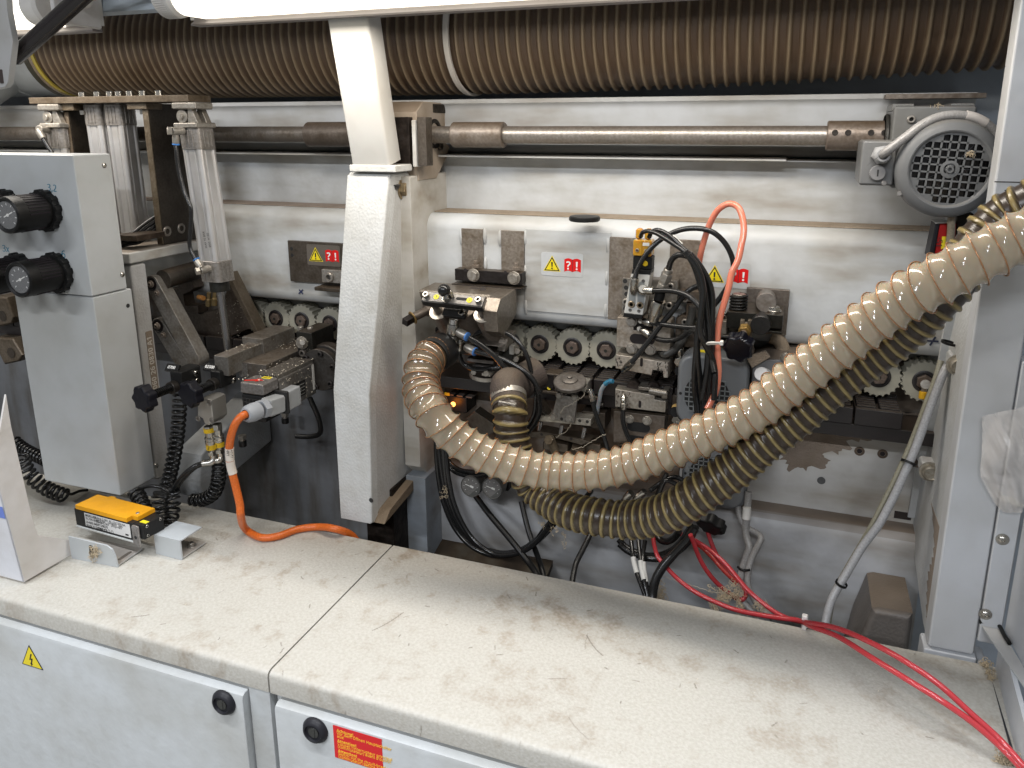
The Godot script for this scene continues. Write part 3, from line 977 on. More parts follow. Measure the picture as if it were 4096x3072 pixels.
func hoses():
	# pale clear hose with a copper wire
	var path := [mm(-604.6,1145.1,191.1), mm(-605.5,1143.5,226.8), mm(-599.1,1130.8,261.3), mm(-586.4,1111.6,288.5), mm(-561.8,1098.1,319.1), mm(-534.2,1082.5,337.8), mm(-508.9,1057.6,335.2), mm(-477.5,1036.2,329.6), mm(-437.9,1017.6,320.3), mm(-394.6,1004.5,308.2), mm(-351.7,997.9,294.6), mm(-306.1,1002.1,291.5), mm(-260.9,1013.3,291.2), mm(-217.4,1029.9,289.5), mm(-174.4,1055.1,293.9), mm(-98.2,1105.5,307.2)]
	path.append_array([mm(-33.9,1154.8,317.8), mm(7.2,1198.4,324.9)])
	path.append_array([mm(128.8,1334.8,361.3), mm(168.3,1370.8,381), mm(199.4,1395.8,387), mm(229.4,1416.7,387.1), mm(254.3,1434.1,390.8), mm(291.2,1460.2,402)])
	var pale := func(ph: float, t: float) -> Array:
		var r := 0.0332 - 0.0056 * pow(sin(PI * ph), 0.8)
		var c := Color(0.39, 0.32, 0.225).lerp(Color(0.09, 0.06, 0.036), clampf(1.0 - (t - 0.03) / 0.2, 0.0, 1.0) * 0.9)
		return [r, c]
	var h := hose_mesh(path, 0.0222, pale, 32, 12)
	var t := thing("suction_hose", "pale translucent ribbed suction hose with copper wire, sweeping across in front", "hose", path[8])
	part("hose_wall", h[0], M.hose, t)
	part("copper_wire", helix(h, 0.0222, 0.0333, 0.0009), M.metal, t)
	var g := G.new(Color(0.012, 0.012, 0.013))
	var d0: Vector3 = (path[0] - path[1]).normalized()
	g.lathe([Vector2(0.0, 0.03), Vector2(0.03, 0.03), Vector2(0.034, 0.027), Vector2(0.034, -0.012), Vector2(0.0325, -0.016), Vector2(0.03, -0.016)], path[0] - d0 * 0.002, d0, 28)
	part("black_cuff", g, M.rubber, t)
	# dark hose behind
	var p2 := [mm(-462,1079,192.9), mm(-449.9,1058.2,216.8), mm(-445,1025.5,223.5), mm(-436,992.8,228.8), mm(-420.9,960,231.8), mm(-396.9,929.7,231.1), mm(-357.3,919.6,252.6), mm(-311.2,921.2,277.4), mm(-266.1,926.9,289.5), mm(-222.6,931.3,292), mm(-179.7,948.2,300), mm(-143.2,971.6,307.5)]
	p2.append_array([mm(-109,1003,309.5), mm(-58.9,1049.4,301.6), mm(-20.8,1095.4,297.2), mm(18.8,1137.4,292.7), mm(61.1,1187,289.4), mm(106.5,1233.5,284.9), mm(140.9,1271.9,289.8)])
	p2.append_array([mm(185.2,1338,308.6), mm(209.1,1376.2,300.2), mm(228.3,1412.6,293.7), mm(250,1439.4,288.7), mm(273.9,1457.8,294.2), mm(319.2,1484.1,289.3)])
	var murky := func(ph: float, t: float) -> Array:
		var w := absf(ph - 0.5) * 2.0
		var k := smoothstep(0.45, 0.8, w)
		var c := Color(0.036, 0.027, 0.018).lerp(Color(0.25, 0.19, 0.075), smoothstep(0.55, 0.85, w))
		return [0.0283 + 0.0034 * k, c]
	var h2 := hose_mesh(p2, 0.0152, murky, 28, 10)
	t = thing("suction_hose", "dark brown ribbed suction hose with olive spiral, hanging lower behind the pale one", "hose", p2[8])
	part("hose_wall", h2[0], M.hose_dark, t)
	var dc: Vector3 = (p2[0] - p2[1]).normalized()
	g = G.new(ZINC)
	g.lathe([Vector2(0.0316, 0.0), Vector2(0.033, 0.0), Vector2(0.033, 0.011), Vector2(0.0316, 0.011)], p2[0] - dc * 0.006, dc, 30)
	var cl := part("hose_clamp", g, M.metal, t, "steel worm drive clamp")
	g = G.new(ZINC)
	g.box(Vector3(-0.017, -0.005, 0.0), Vector3(0.017, 0.006, 0.009), 0.002, Transform3D(Basis(Vector3(0, 0, -1), 0.06), p2[0] + Vector3(0.012, 0.0, 0.032)))
	part("clamp_housing", g, M.metal, cl)
	# suction pipe that the dark hose is clamped on
	g = G.new(Color(0.065, 0.05, 0.04), 0.3)
	g.tube([p2[0] - dc * 0.02, p2[0] + dc * 0.025, mm(-467.8,1079.1,120), mm(-458.5,1087.2,100), mm(-446.2,1093.3,80)], 0.031, 24)
	single("suction_pipe", g, M.dusty, "dusty brown bent suction pipe above the clamped dark hose", "pipe")
	# big dust duct overhead
	var dp := [mm(-2094.9,1650.7,-90), mm(-1705.4,1627.6,-90), mm(-1358.5,1619.7,-90), mm(-1001.4,1618,-90), mm(-666.8,1617.1,-90), mm(-373.2,1619,-90), mm(-196.8,1622,-90), mm(-34,1626.4,-90), mm(116.5,1632.7,-90), mm(255.9,1640.8,-90), mm(446.9,1653,-90)]
	for i in dp.size():
		dp[i].y += 0.118
	dp = dp.slice(1)
	dp[0].x = -1.735
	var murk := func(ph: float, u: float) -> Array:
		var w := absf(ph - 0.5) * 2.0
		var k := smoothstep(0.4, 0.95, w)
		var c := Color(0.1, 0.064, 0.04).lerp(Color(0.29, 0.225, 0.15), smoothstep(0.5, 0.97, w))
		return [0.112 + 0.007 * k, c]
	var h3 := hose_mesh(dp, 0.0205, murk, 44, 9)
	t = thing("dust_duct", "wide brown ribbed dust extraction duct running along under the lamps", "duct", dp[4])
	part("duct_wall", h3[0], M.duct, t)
	g = G.new(Color(0.6, 0.57, 0.53))
	var xs := Vector3(mm(-639.2,1698,20).x, dp[4].y, -0.09)
	g.lathe([Vector2(0.1185, -0.0055), Vector2(0.1235, -0.0055), Vector2(0.1235, 0.0055), Vector2(0.1185, 0.0055)], xs, Vector3(1, -0.06, 0.05), 48)
	part("steel_strap", g, M.plastic, t)
	g = G.new(Color(0.05, 0.045, 0.03))
	g.lathe([Vector2(0.116, -0.012), Vector2(0.122, -0.012), Vector2(0.122, 0.004), Vector2(0.116, 0.004)], Vector3(-1.735, dp[0].y, -0.09), Vector3(1, 0, 0), 48)
	part("rubber_collar", g, M.rubber, t)
	g = G.new(Color(0.42, 0.36, 0.3))
	g.lathe([Vector2(0.117, 0.004), Vector2(0.121, 0.004), Vector2(0.121, 0.013), Vector2(0.117, 0.013)], Vector3(-1.735, dp[0].y, -0.09), Vector3(1, 0, 0), 48)
	part("hose_band", g, M.metal_dirty, t)
	g = G.new(Color(0.4, 0.32, 0.06))
	g.lathe([Vector2(0.116, 0.013), Vector2(0.12, 0.013), Vector2(0.12, 0.023), Vector2(0.116, 0.023)], Vector3(-1.735, dp[0].y, -0.09), Vector3(1, 0, 0), 48)
	part("yellow_band", g, M.gloss, t)
	# sheet-metal spigot and branch at its left end
	g = G.new(Color(0.36, 0.39, 0.42), 0.3)
	g.lathe([Vector2(0.115, 0.0), Vector2(0.115, 0.12), Vector2(0.117, 0.122), Vector2(0.117, 0.5)], Vector3(-1.74, dp[0].y, -0.09), Vector3(-1, 0, 0), 40)
	t = thing("duct_spigot", "pale grey sheet metal spigot that the brown duct is clamped on", "duct spigot", Vector3(-1.9, 1.6, -0.09))
	part("spigot", g, M.paint, t)
	g = G.new(Color(0.36, 0.39, 0.42), 0.3)
	g.cyl(Vector3(-1.9, 1.75, -0.05), Vector3(-1.97, 1.60, 0.16), 0.1, 36)
	part("branch", g, M.paint, t)
	g = G.new(Color(0.42, 0.4, 0.34))
	g.cyl(Vector3(-1.965, 1.612, 0.145), Vector3(-1.99, 1.545, 0.235), 0.085, 30)
	g.lathe([Vector2(0.085, -0.004), Vector2(0.095, -0.004), Vector2(0.095, 0.004), Vector2(0.085, 0.004)], Vector3(-1.975, 1.59, 0.175), Vector3(-0.28, -0.6, 0.75), 30)
	part("branch_hose", g, M.hose, t)

func bench():
	# leather-grained bench tops: grain, wear and stains
	var st := Image.create(1024, 384, false, Image.FORMAT_RGB8)
	var n1 := noise(0.006, 101, 5)
	var n2 := noise(0.03, 102, 4)
	var n3 := noise(0.16, 103, 2)
	for y in 384:
		for x in 1024:
			var a := n1.get_noise_2d(x, y * 1.2) * 0.5 + n2.get_noise_2d(x, y) * 0.42
			var k := smoothstep(0.0, 0.42, a) * (0.55 + 0.45 * clampf(0.5 + n3.get_noise_2d(x, y) * 1.6, 0, 1))
			# worn, handled areas are dirtier towards the middle of the bench
			var mid := exp(-pow((x - 560) / 260.0, 2)) * exp(-pow((y - 190) / 120.0, 2))
			k = clampf(k * (0.5 + 0.9 * mid) + 0.10 * mid + 0.04 * n3.get_noise_2d(x, y), 0, 1)
			st.set_pixel(x, y, Color(0.94, 0.93, 0.905).lerp(Color(0.78, 0.73, 0.67), k))
	var rng := RandomNumberGenerator.new()
	rng.seed = 5
	for i in 150:
		var p := Vector2(rng.randf_range(20, 1000), rng.randf_range(10, 370))
		var a := rng.randf_range(0, TAU)
		var len := rng.randf_range(2, 9) if i > 14 else rng.randf_range(12, 45)
		var bend := rng.randf_range(-0.006, 0.006)
		var w := rng.randf_range(0.08, 0.32)
		for s in int(len * 2):
			p += Vector2.from_angle(a) * 0.5
			a += bend
			if p.x > 1 and p.x < 1022 and p.y > 1 and p.y < 382:
				st.set_pixelv(Vector2i(p), st.get_pixelv(Vector2i(p)).lerp(Color(0.26, 0.21, 0.17), w))
	var stain := ImageTexture.create_from_image(st)
	var grain := bump_tex(noise(0.085, 7, 2, FastNoiseLite.TYPE_CELLULAR), 5.0, 512)
	var fine := ramp_tex(noise(0.09, 9, 3), [[0.0, Color(0.9, 0.89, 0.87)], [1.0, Color(1, 1, 1)]], 256)
	var top := StandardMaterial3D.new()
	top.resource_name = "bench_top"
	top.vertex_color_use_as_albedo = true
	top.roughness = 0.5
	top.albedo_texture = fine
	top.uv1_triplanar = true
	top.uv1_world_triplanar = true
	top.uv1_scale = Vector3.ONE / 0.16
	top.normal_enabled = true
	top.normal_texture = grain
	top.normal_scale = 0.22
	top.detail_enabled = true
	top.detail_albedo = stain
	top.detail_blend_mode = BaseMaterial3D.BLEND_MODE_MUL
	top.detail_uv_layer = BaseMaterial3D.DETAIL_UV_2
	top.uv2_triplanar = true
	top.uv2_world_triplanar = true
	top.uv2_scale = Vector3(1 / 1.5, 1.0, 1 / 0.5625)
	top.uv2_offset = Vector3(0.93, 0, 0.05)
	var zb := 0.25
	var zf := 0.622
	var yt := 0.771
	for i in 2:
		var x0: float = [-2.6, -0.6785][i]
		var x1: float = [-0.6815, 0.333][i]
		var t := thing("bench_cabinet", ["grey cabinet left of the bench joint, with lightning sign on its door", "grey cabinet right of the bench joint, with a red label on its door"][i], "cabinet", Vector3((x0 + x1) / 2, 0.0, 0.45), "cabinets under the bench top")
		var g := G.new(Color(0.55, 0.547, 0.53))
		xprism(g, [Vector2(zb, yt), Vector2(zf - 0.01, yt), Vector2(zf - 0.005, yt - 0.0012), Vector2(zf - 0.0015, yt - 0.004), Vector2(zf, yt - 0.009), Vector2(zf, yt - 0.035), Vector2(zb + 0.003, yt - 0.035), Vector2(zb, yt - 0.005)], x0, x1, 0.0)
		part("bench_top", g, top, t)
		g = G.new(COOL)
		g.box(Vector3(x0, 0.06, zb + 0.004), Vector3(x1, yt - 0.036, zf - 0.012), 0.002)
		part("carcass", g, M.paint, t)
		if i == 0:
			g = G.new(COOL)
			g.box(Vector3(-0.7195, 0.06, zf - 0.0125), Vector3(x1, yt - 0.0355, zf - 0.001), 0.001)
			part("frame_stile", g, M.paint, t)
		var d0: float = [-2.4, -0.664][i]
		var d1: float = [-0.722, 0.32][i]
		g = G.new(COOL)
		# door with a rolled top edge
		xprism(g, [Vector2(zf - 0.011, yt - 0.043), Vector2(zf + 0.004, yt - 0.043), Vector2(zf + 0.009, yt - 0.046), Vector2(zf + 0.011, yt - 0.052), Vector2(zf + 0.011, 0.09), Vector2(zf - 0.011, 0.09)], d0, d1, 0.002)
		var door := part("door", g, M.paint, t)
		var lp: Vector3 = [mm(-755.9,707.4,634), mm(-593.8,707.3,634)][i]
		g = G.new(Color(0.022, 0.022, 0.024))
		g.lathe([Vector2(0.0205, 0.0), Vector2(0.0205, 0.003), Vector2(0.0165, 0.0085), Vector2(0.0135, 0.0095), Vector2(0.0125, 0.006), Vector2(0.0, 0.006)], Vector3(lp.x, lp.y, zf + 0.011), Vector3(0, 0, 1), 30)
		var lock := part("quarter_turn_lock", g, M.plastic, door)
		g = G.new(Color(0.05, 0.048, 0.045))
		zprism(g, slot(lp.x, lp.y, 0.006, 0.016), zf + 0.0165, zf + 0.0195, 0.0006)
		g.cyl(Vector3(lp.x, lp.y, zf + 0.017), Vector3(lp.x, lp.y, zf + 0.0185), 0.0085, 16, 0.0004)
		part("lock_insert", g, M.plastic, door)
		if i == 0:
			# lightning sign
			var c := mm(-1163,678.6,634)
			for q in [[0.0245, 0.0, Color(0.012, 0.012, 0.012), M.matte, 0.0005, "sign_border"], [0.0215, 0.0017, YELLOW, M.gloss, 0.0009, "electric_sign"]]:
				g = G.new(q[2])
				zprism(g, [Vector2(c.x - q[0], c.y - 0.019 + q[1]), Vector2(c.x + q[0], c.y - 0.019 + q[1]), Vector2(c.x, c.y - 0.019 + q[1] + q[0] * 1.74)], zf + 0.0108, zf + 0.0112 + q[4], 0.0)
				part(q[5], g, q[3], door)
			g = G.new(Color(0.012, 0.012, 0.012))
			var k := [Vector2(0.0015, 0.012), Vector2(-0.004, -0.001), Vector2(0.0005, 0.0), Vector2(-0.0015, -0.0075), Vector2(-0.0035, -0.0065), Vector2(-0.0005, -0.0125), Vector2(0.003, -0.0075), Vector2(0.001, -0.0078), Vector2(0.0045, 0.003), Vector2(0.0, 0.0022), Vector2(0.004, 0.0115)]
			for j in k.size():
				k[j] += Vector2(c.x, c.y - 0.0045)
			zprism(g, k, zf + 0.0120, zf + 0.0124, 0.0)
			part("lightning_bolt", g, M.matte, door)
		else:
			var a := mm(-564.3,723.8,634)
			g = G.new(Color(0.6, 0.013, 0.018))
			g.box(Vector3(a.x, a.y - 0.0545, zf + 0.0108), Vector3(a.x + 0.079, a.y, zf + 0.0115), 0.0)
			part("red_label", g, M.gloss, door)
			var lines := ["Achtung!", "Vor dem Öffnen Hauptschalter", "aus!", "", "Attention!", "Coupez l'interrupteur principal", "(commutateur) avant d'ouvrir!", "", "Attention!", "Switch out the circuit-breaker", "(commutator) before opening!"]
			var y := a.y - 0.0068
			for s in lines:
				if s == "":
					y -= 0.0026
					continue
				var o := letters("label_text", s, 0.0031, Vector3(a.x + 0.006, y, zf + 0.0116), Vector3.RIGHT, Vector3.UP, M.yellow_text, door, s.ends_with("tion!") or s.begins_with("Ach"))
				o.mesh.horizontal_alignment = HORIZONTAL_ALIGNMENT_LEFT
				y -= 0.0049

func lamps():
	for i in 2:
		var x0: float = [-1.09, -2.5][i]
		var x1: float = [0.18, -1.31][i]
		var t := thing("tube_lamp", ["glowing tube lamp above the leaning pillar, running to the right under the hood", "glowing tube lamp in the upper left corner, its clear end piece showing"][i], "lamp", Vector3((x0 + x1) / 2, 1.72, 0.25), "tube lamps under the hood")
		var g := G.new(Color(0.55, 0.54, 0.52))
		xprism(g, [Vector2(0.185, 1.83), Vector2(0.235, 1.83), Vector2(0.235, 1.822), Vector2(0.195, 1.815), Vector2(0.195, 1.745), Vector2(0.185, 1.745)], x0, x1, 0.001)
		part("housing", g, M.paint, t)
		g = G.new(Color(0.22, 0.2, 0.2))
		xprism(g, [Vector2(0.182, 1.752), Vector2(0.194, 1.752), Vector2(0.198, 1.742), Vector2(0.206, 1.7365), Vector2(0.206, 1.7335), Vector2(0.182, 1.7335)], x0 + 0.01, x1 - 0.01, 0.001)
		part("lower_rim", g, M.paint, t)
		g = G.new(Color(1, 1, 1))
		var cx: float = [mm(-1087.2,1760.2,260).x, mm(-1400.4,1770,260).x][i]
		var gx0 := cx + 0.036 if i == 0 else x0 + 0.05
		var gx1 := x1 - 0.01 if i == 0 else cx + 0.004
		var dome := [Vector2(0.199, 1.745)]
		for k in 9:
			var an := -PI / 2 + k * PI / 10
			dome.append(Vector2(0.255 + cos(an) * 0.032, 1.780 + sin(an) * 0.036))
		dome.append(Vector2(0.199, 1.818))
		xprism(g, dome, gx0, gx1, 0.0)
		part("glowing_tube", g, M.glow, t)
		g = G.new(Color(0.62, 0.6, 0.58))
		var e := Vector3(cx, 1.776, 0.257)
		var pr := [Vector2(0, 0), Vector2(0.033, 0), Vector2(0.036, 0.004), Vector2(0.036, 0.034), Vector2(0.031, 0.04), Vector2(0.0, 0.04)]
		g.lathe(pr, e, Vector3(1, 0, 0), 40)
		if i == 0:
			for k in 60:
				var a := TAU * k / 60
				g.bar(e + Vector3(0.005, cos(a) * 0.0362, sin(a) * 0.0362), e + Vector3(0.028, cos(a) * 0.0362, sin(a) * 0.0362), 0.0016, 0.0016, Vector3(0, cos(a), sin(a)), 0.0)
		part("end_cap", g, M.plastic, t)
		if i == 1:
			g = G.new(Color(0.55, 0.53, 0.52))
			g.box(Vector3(x1 - 0.1, 1.745, 0.19), Vector3(x1 - 0.003, 1.835, 0.2), 0.003)
			g.box(Vector3(x1 - 0.012, 1.738, 0.19), Vector3(x1, 1.835, 0.292), 0.004)
			g.box(Vector3(x1 - 0.004, 1.745, 0.28), Vector3(x1 + 0.02, 1.757, 0.292), 0.003)
			g.box(Vector3(x1 - 0.004, 1.815, 0.28), Vector3(x1 + 0.02, 1.827, 0.292), 0.003)
			part("end_wall", g, M.plastic, t)
			g = G.new(Color(0.6, 0.58, 0.55))
			g.lathe([Vector2(0.014, 0.0), Vector2(0.017, 0.004), Vector2(0.017, 0.014), Vector2(0.012, 0.018), Vector2(0.009, 0.018)], Vector3(x1, 1.788, 0.235), Vector3(1, 0, 0), 24)
			part("cable_gland", g, M.plastic, t)
	# lamp lead between the two fittings
	var g2 := G.new(Color(0.5, 0.42, 0.32))
	g2.tube([Vector3(-1.31, 1.788, 0.235), Vector3(-1.27, 1.79, 0.235), Vector3(-1.21, 1.808, 0.235), Vector3(-1.15, 1.814, 0.24), Vector3(-1.09, 1.812, 0.25)], 0.0065, 10)
	single("lamp_lead", g2, M.plastic, "yellowed white lead between the two tube lamps", "cable")
	# hood rail above the duct
	var g3 := G.new(Color(0.36, 0.41, 0.47))
	xprism(g3, [Vector2(0.06, 2.0), Vector2(0.10, 1.99), Vector2(0.185, 1.78), Vector2(0.185, 1.77), Vector2(0.175, 1.765), Vector2(0.165, 1.775), Vector2(0.06, 1.99)], -3.0, 0.3, 0.0)
	single("hood_rail", g3, M.paint, "pale blue folded sheet rail of the hood, behind the tube lamps", "rail")
	# the hood itself, swung up on its gas strut
	g3 = G.new(Color(0.5, 0.52, 0.53))
	xprism(g3, [Vector2(0.10, 2.02), Vector2(0.95, 2.215), Vector2(0.962, 2.19), Vector2(0.955, 2.188), Vector2(0.945, 2.207), Vector2(0.10, 2.012)], -3.0, 0.9, 0.0)
	single("raised_hood", g3, M.sheet, "raised white sheet hood of the machine, swung up above the tube lamps", "hood")
	# ceiling lamps of the hall, behind the viewer
	for p in HALL:
		var t := thing("ceiling_lamp", "long flat ceiling lamp %s, %s the machine's length" % ["over the open hood" if p.z < 2.0 else "behind the viewer", "left along" if p.x < 0.0 else "right along"], "lamp", p, "ceiling lamps of the hall")
		var g := G.new(Color(0.6, 0.6, 0.6))
		g.box(p + Vector3(-0.72, 0.0, -0.085), p + Vector3(0.72, 0.06, 0.085), 0.005)
		part("housing", g, M.paint, t)
		g = G.new(Color(1, 1, 1))
		g.box(p + Vector3(-0.7, -0.006, -0.07), p + Vector3(0.7, 0.0, 0.07), 0.001)
		part("diffuser", g, M.glow, t)

# coiled air line: a tube wound round a path
func coil(path: Array, r: float, wire: float, pitch: float, seg := 7) -> G:
	var s := G.smooth(path, 30)
	var f := G.frames(s)
	var cum := 0.0
	var p := []
	var d := 0.0
	for i in s.size() - 1:
		cum += s[i].distance_to(s[i + 1])
	var n := int(cum / pitch * 14)
	var run := PackedFloat32Array([0.0])
	for i in s.size() - 1:
		run.append(run[i] + s[i].distance_to(s[i + 1]))
	var j := 0
	for i in n + 1:
		d = cum * i / n
		while j < run.size() - 2 and run[j + 1] < d:
			j += 1
		var t := clampf((d - run[j]) / maxf(1e-6, run[j + 1] - run[j]), 0, 1)
		var a := TAU * d / pitch
		p.append(s[j].lerp(s[j + 1], t) + (f[j][0] * cos(a) + f[j][1] * sin(a)) * r)
	return G.new(BLACK).tube(p, wire, seg, 1)

# star knob: lobed disc along dir
func star(g: G, at: Vector3, dir: Vector3, r: float, h: float, lobes := 7, deep := 0.09) -> G:
	var z := dir.normalized()
	var x := z.cross(Vector3.UP).normalized()
	var p := PackedVector2Array()
	for i in lobes * 6:
		var a := TAU * i / (lobes * 6)
		p.append(Vector2.from_angle(a) * r * (1.0 - deep + deep * cos(a * lobes)))
	g.prism(p, 0, h, Transform3D(Basis(x, z.cross(x), z), at), r * 0.16, 0.4)
	g.prism(p, -h * 0.35, 0, Transform3D(Basis(x, z.cross(x), z), at), 0.0, 0.4)
	return g

# square aluminium air cylinder standing between two caps
func air_cylinder(called: String, label: String, top: Vector3, foot: Vector3, w: float, front_fittings: bool) -> Node3D:
	var t := thing(called, label, "air cylinder", foot, "air cylinders of the swing unit")
	var z := (top - foot).normalized()
	var x := Vector3.RIGHT
	var xf := Transform3D(Basis(x, z.cross(x), z), foot)
	var len := foot.distance_to(top)
	var cap := 0.044
	var g := G.new(Color(0.40, 0.385, 0.37))
	var pc := PackedVector2Array()
	for q in rrect(-w / 2, -w / 2, w / 2, w / 2, w * 0.2, 5):
		pc.append(q)
	g.prism(pc, 0, cap, xf, 0.002)
	for s in [[-1, 0], [1, 0], [0, 1], [0, -1]]:
		for k in [-0.2, 0.0, 0.2]:
			var o := Vector3(s[0] * w * 0.5 + s[1] * w * k, s[1] * w * 0.5 + s[0] * w * k, 0)
			g.box(o - Vector3(w * 0.035, w * 0.035, -0.005), o + Vector3(w * 0.035, w * 0.035, cap - 0.004), 0.001, xf)
	part("end_cap", g, M.metal, t)
	g = G.new(Color(0.40, 0.385, 0.37))
	g.prism(pc, len - cap, len, xf, 0.002)
	for s in [[-1, 0], [1, 0], [0, 1], [0, -1]]:
		for k in [-0.2, 0.0, 0.2]:
			var o := Vector3(s[0] * w * 0.5 + s[1] * w * k, s[1] * w * 0.5 + s[0] * w * k, 0)
			g.box(o + Vector3(-w * 0.035, -w * 0.035, len - cap + 0.004), o + Vector3(w * 0.035, w * 0.035, len - 0.005), 0.001, xf)
	part("end_cap", g, M.metal, t)
	# barrel: square tube with rounded corner ribs and grooves
	g = G.new(ALU)
	var b := PackedVector2Array()
	var h := w * 0.47
	for q in 4:
		var c := [Vector2(1, 1), Vector2(-1, 1), Vector2(-1, -1), Vector2(1, -1)][q] as Vector2
		var cc := c * (h - w * 0.15)
		for i in 9:
			b.append(cc + Vector2.from_angle(TAU * (q * 0.25 - 0.06) + i * (PI / 2 + 0.75) / 8.0) * w * 0.15)
		var along := Vector2(-c.y, c.x) if q % 2 == 0 else Vector2(-c.y, c.x)
		var face := [Vector2(0, 1), Vector2(-1, 0), Vector2(0, -1), Vector2(1, 0)][q] as Vector2
		var side := [Vector2(-1, 0), Vector2(0, -1), Vector2(1, 0), Vector2(0, 1)][q] as Vector2
		b.append(face * h * 0.76 - side * w * 0.2)
		b.append(face * h * 0.93 - side * w * 0.15)
		b.append(face * h * 0.93 + side * w * 0.15)
		b.append(face * h * 0.76 + side * w * 0.2)
	g.prism(b, cap, len - cap, xf, 0.0, 0.6)
	part("barrel", g, M.alu, t)
	for s in [[-1, -1], [1, -1], [1, 1], [-1, 1]]:
		g = G.new(ZINC)
		g.socket(xf * Vector3(s[0] * w * 0.36, s[1] * w * 0.36, len - 0.0005), z, w * 0.09, 0.006)
		part("cap_screw", g, M.chrome, t)
	return t

func push_fitting(t: Node3D, a: Vector3, dir: Vector3, r: float, len: float, ring := Color(0.05, 0.2, 0.55)):
	var d := dir.normalized()
	var g := G.new(ZINC)
	g.lathe([Vector2(0, 0), Vector2(r * 0.85, 0), Vector2(r * 0.85, len * 0.2), Vector2(r, len * 0.24), Vector2(r, len * 0.9), Vector2(r * 0.9, len), Vector2(0, len)], a, d, 16)
	var f := part("push_fitting", g, M.metal, t)
	if ring.a > 0.5:
		g = G.new(ring)
		g.lathe([Vector2(r * 1.0, len), Vector2(r * 1.03, len + r * 0.05), Vector2(r * 1.03, len + r * 0.35), Vector2(r * 0.7, len + r * 0.42), Vector2(0, len + r * 0.42)], a, d, 16)
		part("release_ring", g, M.plastic, f)

func regulator_knob(face: Vector3, flange: Vector3, label: String):
	var t := thing("pressure_regulator", label, "regulator", flange, "black pressure regulators on the grey box")
	var d := (face - flange).normalized()
	var len := face.distance_to(flange)
	var r := 0.0335
	var g := G.new(Color(0.011, 0.010, 0.011))
	g.lathe([Vector2(0, 0), Vector2(r * 0.93, 0), Vector2(r * 0.96, 0.02), Vector2(r, len - 0.012), Vector2(r * 0.98, len - 0.002), Vector2(r * 0.9, len), Vector2(r * 0.78, len - 0.002), Vector2(r * 0.76, len - 0.006), Vector2(0, len - 0.006)], flange, d, 40)
	var body := part("knob", g, M.plastic, t)
	g = G.new(Color(0.016, 0.015, 0.016))
	for i in 34:
		var a := TAU * i / 34
		if i % 17 > 11:
			continue
		var o := Vector3(cos(a), sin(a), 0)
		g.bar(flange + d * 0.018 + o * r * 0.955, flange + d * (len * 0.72) + o * r * 0.985, 0.0022, 0.0022, o, 0.0004)
	part("grip_ribs", g, M.plastic, body)
	g = G.new(Color(0.014, 0.014, 0.014))
	var pl := PackedVector2Array()
	for i in 96:
		var a := TAU * i / 96
		pl.append(Vector2.from_angle(a) * (0.0385 + 0.0014 * signf(sin(a * 12))))
	g.prism(pl, -0.002, 0.012, Transform3D(Basis(), flange), 0.001)
	part("lock_nut", g, M.plastic, t)
	g = G.new(Color(0.012, 0.012, 0.013))
	g.cyl(face - d * 0.0065, face - d * 0.0055, r * 0.74, 30, 0.0001)
	var dial := part("gauge_dial", g, M.matte, t)
	g = G.new(Color(0.7, 0.7, 0.68))
	for i in 9:
		var a := PI * 1.25 - i * PI * 1.5 / 8
		var o := Vector3(cos(a), sin(a), 0)
		g.bar(face + o * r * 0.52 - d * 0.0053, face + o * r * 0.64 - d * 0.0053, 0.0012, 0.0005, Vector3(0, 0, 1), 0.0)
	part("scale_marks", g, M.matte, dial)
	g = G.new(Color(0.75, 0.74, 0.7))
	g.bar(face + Vector3(-0.010, -0.004, -0.0047), face + Vector3(0.013, 0.006, -0.0047), 0.0018, 0.0005, Vector3(0, 0, 1), 0.0)
	g.cyl(face - d * 0.0052, face - d * 0.0042, 0.003, 12, 0.0003)
	part("gauge_needle", g, M.matte, dial)
	g = G.new(Color(1, 1, 1))
	g.cyl(face - d * 0.0035, face - d * 0.0025, r * 0.745, 30, 0.0)
	part("gauge_glass", g, M.glass, t)

